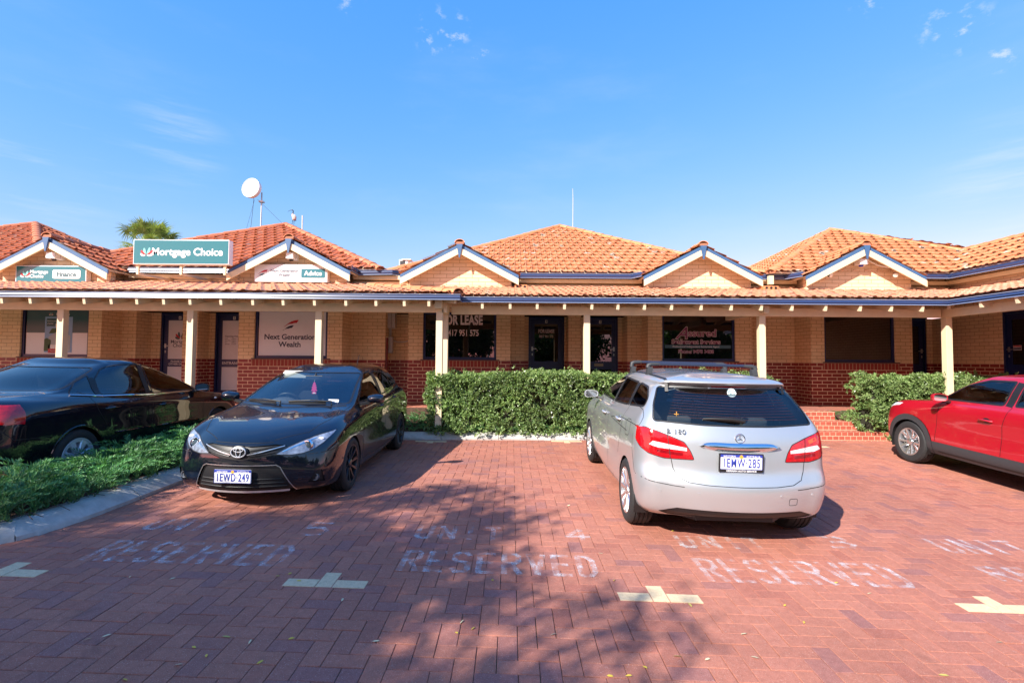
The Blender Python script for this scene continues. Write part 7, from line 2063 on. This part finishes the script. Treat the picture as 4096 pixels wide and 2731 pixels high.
M['bark'] = simple('bark', (0.12, 0.085, 0.06), .95, var=.3, bump=.6, scale=14)
def hedge(name, label, x0, x1, yf, yb, zb, zt, n, seed, ragged=.06):
    """clipped hedge: clusters of narrow leaves over the front, top, ends and some depth"""
    rng = np.random.default_rng(seed)
    t = thing(name, label, 'hedge', ((x0 + x1) / 2, (yf(x0) + yb) / 2, zb((x0 + x1) / 2)), 0, 'clipped hedges along the verandah')
    f = rng.random(n)
    X = rng.uniform(x0, x1, n); P = np.zeros((n, 3)); Nn = np.zeros((n, 3))
    wav = lambda x, z: ragged * (np.sin(x * 3.1 + z * 2.3 + seed) * .5 + np.sin(x * 7.7 - z * 5.1) * .35 + np.sin(x * 15.3 + z * 11.1) * .25)
    for i in range(n):
        x = X[i]; a = yf(x); b = yb; z0 = zb(x); z1 = zt(x)
        if f[i] < .60:                                            # front
            z = z0 + (z1 - z0) * rng.random() ** .85
            lean = .16 * max(0, 1 - (z - z0) / .35)
            P[i] = (x, a - wav(x, z) + rng.random() ** 2.0 * .22 - lean * rng.random(), z); Nn[i] = (0, -1, .25)
        elif f[i] < .92:                                          # top
            y = rng.uniform(a, b); P[i] = (x, y, z1 + wav(x, y * 3) - rng.random() ** 2 * .16); Nn[i] = (0, -.15, 1)
        else:                                                     # ends
            e = rng.random() < .5; z = rng.uniform(z0, z1); P[i] = ((x0 if e else x1) + wav(z * 2, z) * (1.6 if e else -1.6), rng.uniform(a, b), z); Nn[i] = (-1 if e else 1, -.2, .2)
    top = (P[:, 2] > np.array([zt(x) for x in X]) - .06) & (rng.random(n) < .10)
    P[top, 2] += rng.random(top.sum()) * .09
    # clumps: pull sprigs together so that dark hollows open between them
    cell = np.floor(P / .16); h = np.sin(cell[:, 0] * 12.9898 + cell[:, 1] * 78.233 + cell[:, 2] * 37.719 + seed) * 43758.5453; h -= np.floor(h)
    keep = (h > .30) | (rng.random(n) < .22)
    P, Nn = P[keep], Nn[keep]
    k = 9
    dirs = unit(Nn + rng.normal(size=Nn.shape) * .6)
    sz = np.repeat(rng.uniform(.75, 1.2, len(P)), k)
    PP = np.repeat(P, k, 0); DD = np.repeat(dirs, k, 0) * .55 + unit(rng.normal(size=(len(PP), 3))) * .85
    V, F = leaf_quads(PP + rng.normal(size=PP.shape) * .006, DD, rng.uniform(.048, .070, len(PP)) * sz, rng.uniform(.019, .026, len(PP)) * sz, rng)
    np_mesh('foliage', V, F, M['hedge_leaf'], t, True)
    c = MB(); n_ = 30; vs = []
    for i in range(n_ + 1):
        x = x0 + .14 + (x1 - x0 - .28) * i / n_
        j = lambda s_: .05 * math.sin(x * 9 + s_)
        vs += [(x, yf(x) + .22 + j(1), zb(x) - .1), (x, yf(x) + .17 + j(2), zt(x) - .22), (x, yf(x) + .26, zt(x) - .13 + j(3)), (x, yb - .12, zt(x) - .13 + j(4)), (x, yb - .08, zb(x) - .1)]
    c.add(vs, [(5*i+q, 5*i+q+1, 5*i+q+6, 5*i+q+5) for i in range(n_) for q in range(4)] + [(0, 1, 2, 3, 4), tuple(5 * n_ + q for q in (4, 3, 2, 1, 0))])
    c.build('dark_core', M['hedge_core'], t, True)  # solid filler; its dark colour stands in for shade between the sprigs
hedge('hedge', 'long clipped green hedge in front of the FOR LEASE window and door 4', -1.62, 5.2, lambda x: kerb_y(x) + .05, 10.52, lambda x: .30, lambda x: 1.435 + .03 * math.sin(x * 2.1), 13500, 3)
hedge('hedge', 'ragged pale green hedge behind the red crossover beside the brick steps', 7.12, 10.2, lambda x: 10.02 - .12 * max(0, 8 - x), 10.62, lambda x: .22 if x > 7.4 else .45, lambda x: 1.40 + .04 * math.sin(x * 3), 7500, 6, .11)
def plume_bed(name, label, kind, pts, mat, seed, L=(.22, .45), k=26, leaf=.085, up=.75, parent=None, wd=.012):
    """feathery sprays: an arching stem with side branchlets in one plane, shorter towards the nodding tip"""
    rng = np.random.default_rng(seed)
    n = len(pts); P0 = np.asarray(pts, float)
    az_ = rng.uniform(0, 2*PI, n)
    hz = np.stack([np.cos(az_), np.sin(az_), np.zeros(n)], 1)
    Ln = rng.uniform(L[0], L[1], n)[:, None]
    upv = (up * rng.uniform(.65, 1.15, n))[:, None]
    base_tone = rng.uniform(.05, .55, n)
    VV, FF, TT = [], [], []; off = 0
    for j in range(k):
        t_ = (j + .5) / k
        c = P0 + hz * Ln * (t_ ** 1.25) * .72 + np.array([0, 0, 1]) * Ln * upv * (t_ - .45 * t_ ** 2.8)
        tan = unit(hz * .8 * (.25 + t_ * .75) + np.array([0, 0, 1]) * upv * (1 - 1.26 * t_ ** 1.8))
        side = unit(np.cross(tan, np.array([[0, 0, 1.0]]) + hz * .01)); nrm = np.cross(side, tan)
        sg = (1, -1, 0)[j % 3]
        d = tan * .72 + side * sg * .62 + nrm * (.45 if sg == 0 else .12) + rng.normal(size=(n, 3)) * .12
        ln_ = leaf * (1 - .72 * t_) * (.45 + 1.6 * min(t_, .35)) * rng.uniform(.8, 1.2, n)
        V, F = leaf_quads(c, d, ln_, wd * (1.15 - .5 * t_), rng, .25)
        VV.append(V); FF.append(F + off); off += len(V)
        TT.append(np.repeat(np.clip(base_tone + .5 * t_ ** 2, 0, 1), 4))
    o = np_mesh('foliage' if parent else name, np.concatenate(VV), np.concatenate(FF), mat, parent, parent is not None)
    at_ = o.data.attributes.new('tone', 'FLOAT', 'POINT')
    if len(o.data.vertices) == off: at_.data.foreach_set('value', np.concatenate(TT).astype(np.float32))
    return o
rng = np.random.default_rng(5)
pts = []
while len(pts) < 1250:
    x, y = rng.uniform(KX - 1.02, KX - .20), rng.uniform(4.18, 9.0)
    ex = min(1, (x - (KX - 1.1)) / .3, (KX - .16 - x) / .25); ey = min(1, (y - 4.0) / .5)
    hgt = .04 + .18 * max(0, min(ex, ey)) * (.7 + .5 * math.sin(x * 5 + y * 2.1) * math.sin(y * 3.3))
    pts.append((x, y, gz(x, y) + .09 + hgt * rng.random() ** .5))
t = thing('ground_shrub', 'feathery green juniper filling the planter strip between the two black cars', 'shrub', (KX - .6, 6.5, gz(KX - .6, 6.5) + .1))
plume_bed('foliage', None, None, pts, M['juniper'], 8, (.26, .50), 42, .10, .80, t, .013)
m = MB(); r_ = random.Random(4)
for i in range(26):
    x, y = KX - .28 - r_.random() * .12, 4.25 + r_.random() * 1.2
    a = r_.uniform(-1.2, 1.2); L_ = r_.uniform(.12, .34); z = gz(x, y) + .135
    m.tube([(x, y, z), (x + math.sin(a) * L_ * .5, y + math.cos(a) * L_ * .5, z + .03), (x + math.sin(a + .5) * L_, y + math.cos(a + .5) * L_, z + r_.uniform(-.01, .04))], [.006, .005, .003], 5)
m.build('dead_twigs', M['stem'], t, True)
pts = []
while len(pts) < 620:
    x = rng.uniform(-3.6, 2.4); y0 = kerb_y(x) + .12
    if x > -1.5 and rng.random() < .6: continue
    y = y0 + rng.random() * (.75 if x < -1.4 else .14)
    pts.append((x, y, gz(x, y) + .12 + .35 * max(0, (y - y0 - .1)) + .04 * rng.random()))
tag(plume_bed('ground_cover', None, None, pts, M['juniper'], 9, (.14, .30), 24, .07, .7, None, .012), 'low feathery ground cover along the far kerb', 'ground cover', kind='stuff')
def palm():
    Yp = 24.0; c = at(598, 1000, Yp)
    t = thing('palm_tree', 'green fan palm behind the roofs above the large teal sign', 'tree', (c.x, c.y, gz(0, 14)))
    m = MB(); m.tube([(c.x + .1, c.y, gz(0, 14)), (c.x, c.y, c.z - 2), (c.x, c.y, c.z)], [.30, .2, .18], 10); m.build('trunk', M['bark'], t, True, smooth=True)
    rng = np.random.default_rng(12); VV = []; FF = []; st = MB()
    k = 0
    for i in range(32):
        a = rng.uniform(0, 2*PI); el = rng.uniform(-.45, 1.3)
        d = np.array([math.cos(a) * math.cos(el), math.sin(a) * math.cos(el), math.sin(el)])
        L = rng.uniform(.75, 1.15); hub = np.array(c) + d * L
        st.tube([c, Vector(hub)], [.02, .012], 5)
        side = np.cross(d, [0, 0, 1.0]); side /= max(np.linalg.norm(side), .01); up_ = np.cross(side, d)
        tw = rng.uniform(-.4, .4)
        for j in range(26):
            f_ = (j / 25 - .5) * 3.9
            dd = d * math.cos(f_) + (side * math.cos(tw) + up_ * math.sin(tw)) * math.sin(f_)
            R_ = rng.uniform(.62, .80) * (1 - .12 * abs(f_))
            mid = hub + dd * R_ * .55; tip = hub + dd * R_ + np.array([0, 0, -.20 - .10 * rng.random()]) * (.4 + abs(f_) * .3)
            w = np.cross(dd, up_); w = w / max(np.linalg.norm(w), .01) * .024
            VV += [hub - w * .3, hub + w * .3, mid + w, mid - w, mid - w * .9, mid + w * .9, tip + w * .12, tip - w * .12]
            FF += [(k, k+1, k+2, k+3), (k+4, k+5, k+6, k+7)]; k += 8
    np_mesh('crown', VV, FF, leaf_mat('palm_leaf', [(0.15, 0.21, 0.06), (0.25, 0.31, 0.10), (0.40, 0.44, 0.18)], .2, .4), t, True)
    st.build('leaf_stalk', simple('palm_stalk', (.20, .19, .08), .6), t, True, smooth=True)
palm()
def tree(label, x, y, H, R, Rz, n_cl, per, seed, group=None, leaf=(.09, .15), cut=None, cx=0, cy=0, sp=.30):
    rng = np.random.default_rng(seed); z0 = gz(x, y)
    t = thing('leafy_tree', label, 'tree', (x, y, z0), 0, group)
    m = MB(); cz = z0 + H
    C = np.array([x + cx, y + cy, cz])
    trunk = [Vector((x, y, z0 - .1)), Vector((x + .05, y, z0 + H * .3)), Vector((x + cx * .4, y + cy * .4, z0 + H * .62)), Vector(C)]
    m.tube(trunk, [.26, .2, .14, .06], 10)
    cl = []
    while len(cl) < n_cl:
        q = rng.uniform(-1, 1, 3); r = np.linalg.norm(q)
        if r > 1 or r < .25: continue
        q *= (.8 + .3 * math.sin(q[0] * 5 + seed) * math.cos(q[1] * 4))
        p = C + q * np.array([R, R, Rz])
        if cut and not cut(p): continue
        cl.append(p)
    cl = np.array(cl)
    for p in cl[::6]:
        s_ = trunk[2].lerp(trunk[3], float(rng.random()))
        m.tube([s_, s_.lerp(Vector(p), .5) + Vector((0, 0, .12)), Vector(p)], [.05, .03, .012], 6)
    m.build('trunk', M['bark'], t, True, smooth=True)
    P = np.repeat(cl, per, 0) + rng.normal(size=(n_cl * per, 3)) * np.array([sp, sp, sp * .66])
    V, F = leaf_quads(P, rng.normal(size=P.shape) + np.array([0, 0, -.3]), rng.uniform(leaf[0], leaf[1], len(P)), rng.uniform(leaf[0] * .42, leaf[0] * .6, len(P)), rng)
    np_mesh('crown', V, F, M['tree_leaf'], t, True)
# the tree that shades the near paving stands to the left of the camera
tree('leafy shade tree left of the photographer casting dappled shadow on the paving', -9.9, -5.6, 6.2, 3.6, 1.7, 680, 80, 21, leaf=(.12, .19), sp=.20, cut=lambda p: p[1] < 1.5, cx=1.2, cy=1.2)

# across the street, met only in the reflections of windows and paintwork
t = thing('paling_fence', 'weathered grey paling fence across the street, mirrored in the dark windows', 'fence', (0, -11, 0))
m = MB(); r_ = random.Random(2)
for i in range(230):
    x = -23 + i * .2; h = 1.75 + r_.uniform(-.02, .02)
    m.box(x, -11.0, -.25, x + .15, -10.98, h)
m.build('palings', simple('paling', (.22, .20, .18), .9, var=.3, scale=3), t, True, fix=False)
m = MB(); m.box(-23, -10.97, .3, 23, -10.92, .38); m.box(-23, -10.97, 1.3, 23, -10.92, 1.38); m.build('rails', M['bark'], t, True)
for i, (x, y, H, R, Rz) in enumerate(((-14, -14.5, 3.6, 4.8, 3.4), (-5, -15, 3.9, 5.0, 3.7), (4, -14.5, 3.5, 4.9, 3.3), (14, -15, 3.8, 5.2, 3.6))):
    tree(['round tree behind the paling fence, far left end', 'tall tree behind the paling fence near its middle', 'low spreading tree behind the paling fence, right of its middle', 'tree behind the paling fence, far right end'][i], x, y, H, R, Rz, 420, 26, 30 + i, 'trees behind the paling fence', (.35, .55))

# ------------------------------------------------------------------ fallen leaves
LEAFM = [simple('leaf_yellow', (.62, .45, .05), .6), simple('leaf_pale', (.62, .56, .34), .6), simple('leaf_olive', (.40, .34, .08), .6)]
spots = [(285, 355), (520, 2308), (1195, 2324), (1110, 2305), (690, 2315), (1160, 2295), (1370, 2400), (425, 2544), (350, 2558), (905, 2548), (1165, 2555), (1000, 2568), (775, 2590), (825, 2624), (712, 2660), (1040, 2650), (1503, 2566), (500, 2720),
         (1848, 2487), (1893, 2514), (1826, 2532), (2214, 2538), (1970, 2321), (2457, 2322), (2403, 2214), (2580, 2670), (2515, 2704), (2440, 2705), (2710, 2626), (2750, 2104), (3508, 2195), (3345, 2332), (3140, 2422), (3216, 2490), (2975, 2536), (3020, 2630), (2830, 2638), (2760, 2420), (4000, 2570), (3775, 2702), (3478, 2374), (2275, 2022), (2692, 2124), (2040, 2075)]
protoL = []
for k in range(3):
    m = MB(); L_, W_ = .038 + .008 * k, .013
    m.add([(-L_/2, 0, .002), (-L_*.15, W_/2, .006), (L_*.25, W_*.42, .007), (L_/2, 0, .004), (L_*.25, -W_*.42, .004), (-L_*.15, -W_/2, .003)], [(0, 5, 1), (1, 5, 4, 2), (2, 4, 3)])
    protoL.append(m.mesh('fallen_leaf', fix=False))
    protoL[k].materials.append(LEAFM[k])
r_ = random.Random(77)
for i, (px, py) in enumerate(spots):
    if py < 1900: continue
    p = gpt(px, py)
    o = bpy.data.objects.new('fallen_leaf', protoL[r_.choice((0, 0, 1, 1, 2))]); COL.objects.link(o)
    o.location = (p.x, p.y, gz(p.x, p.y) + .002); o.rotation_euler = (r_.uniform(-.15, .15), r_.uniform(-.15, .15), r_.uniform(0, 6.3))
    o.scale = (1,) * 3
    tag(o, 'tiny dry leaf fallen on the red brick paving', 'leaf', 'fallen leaves scattered on the paving')
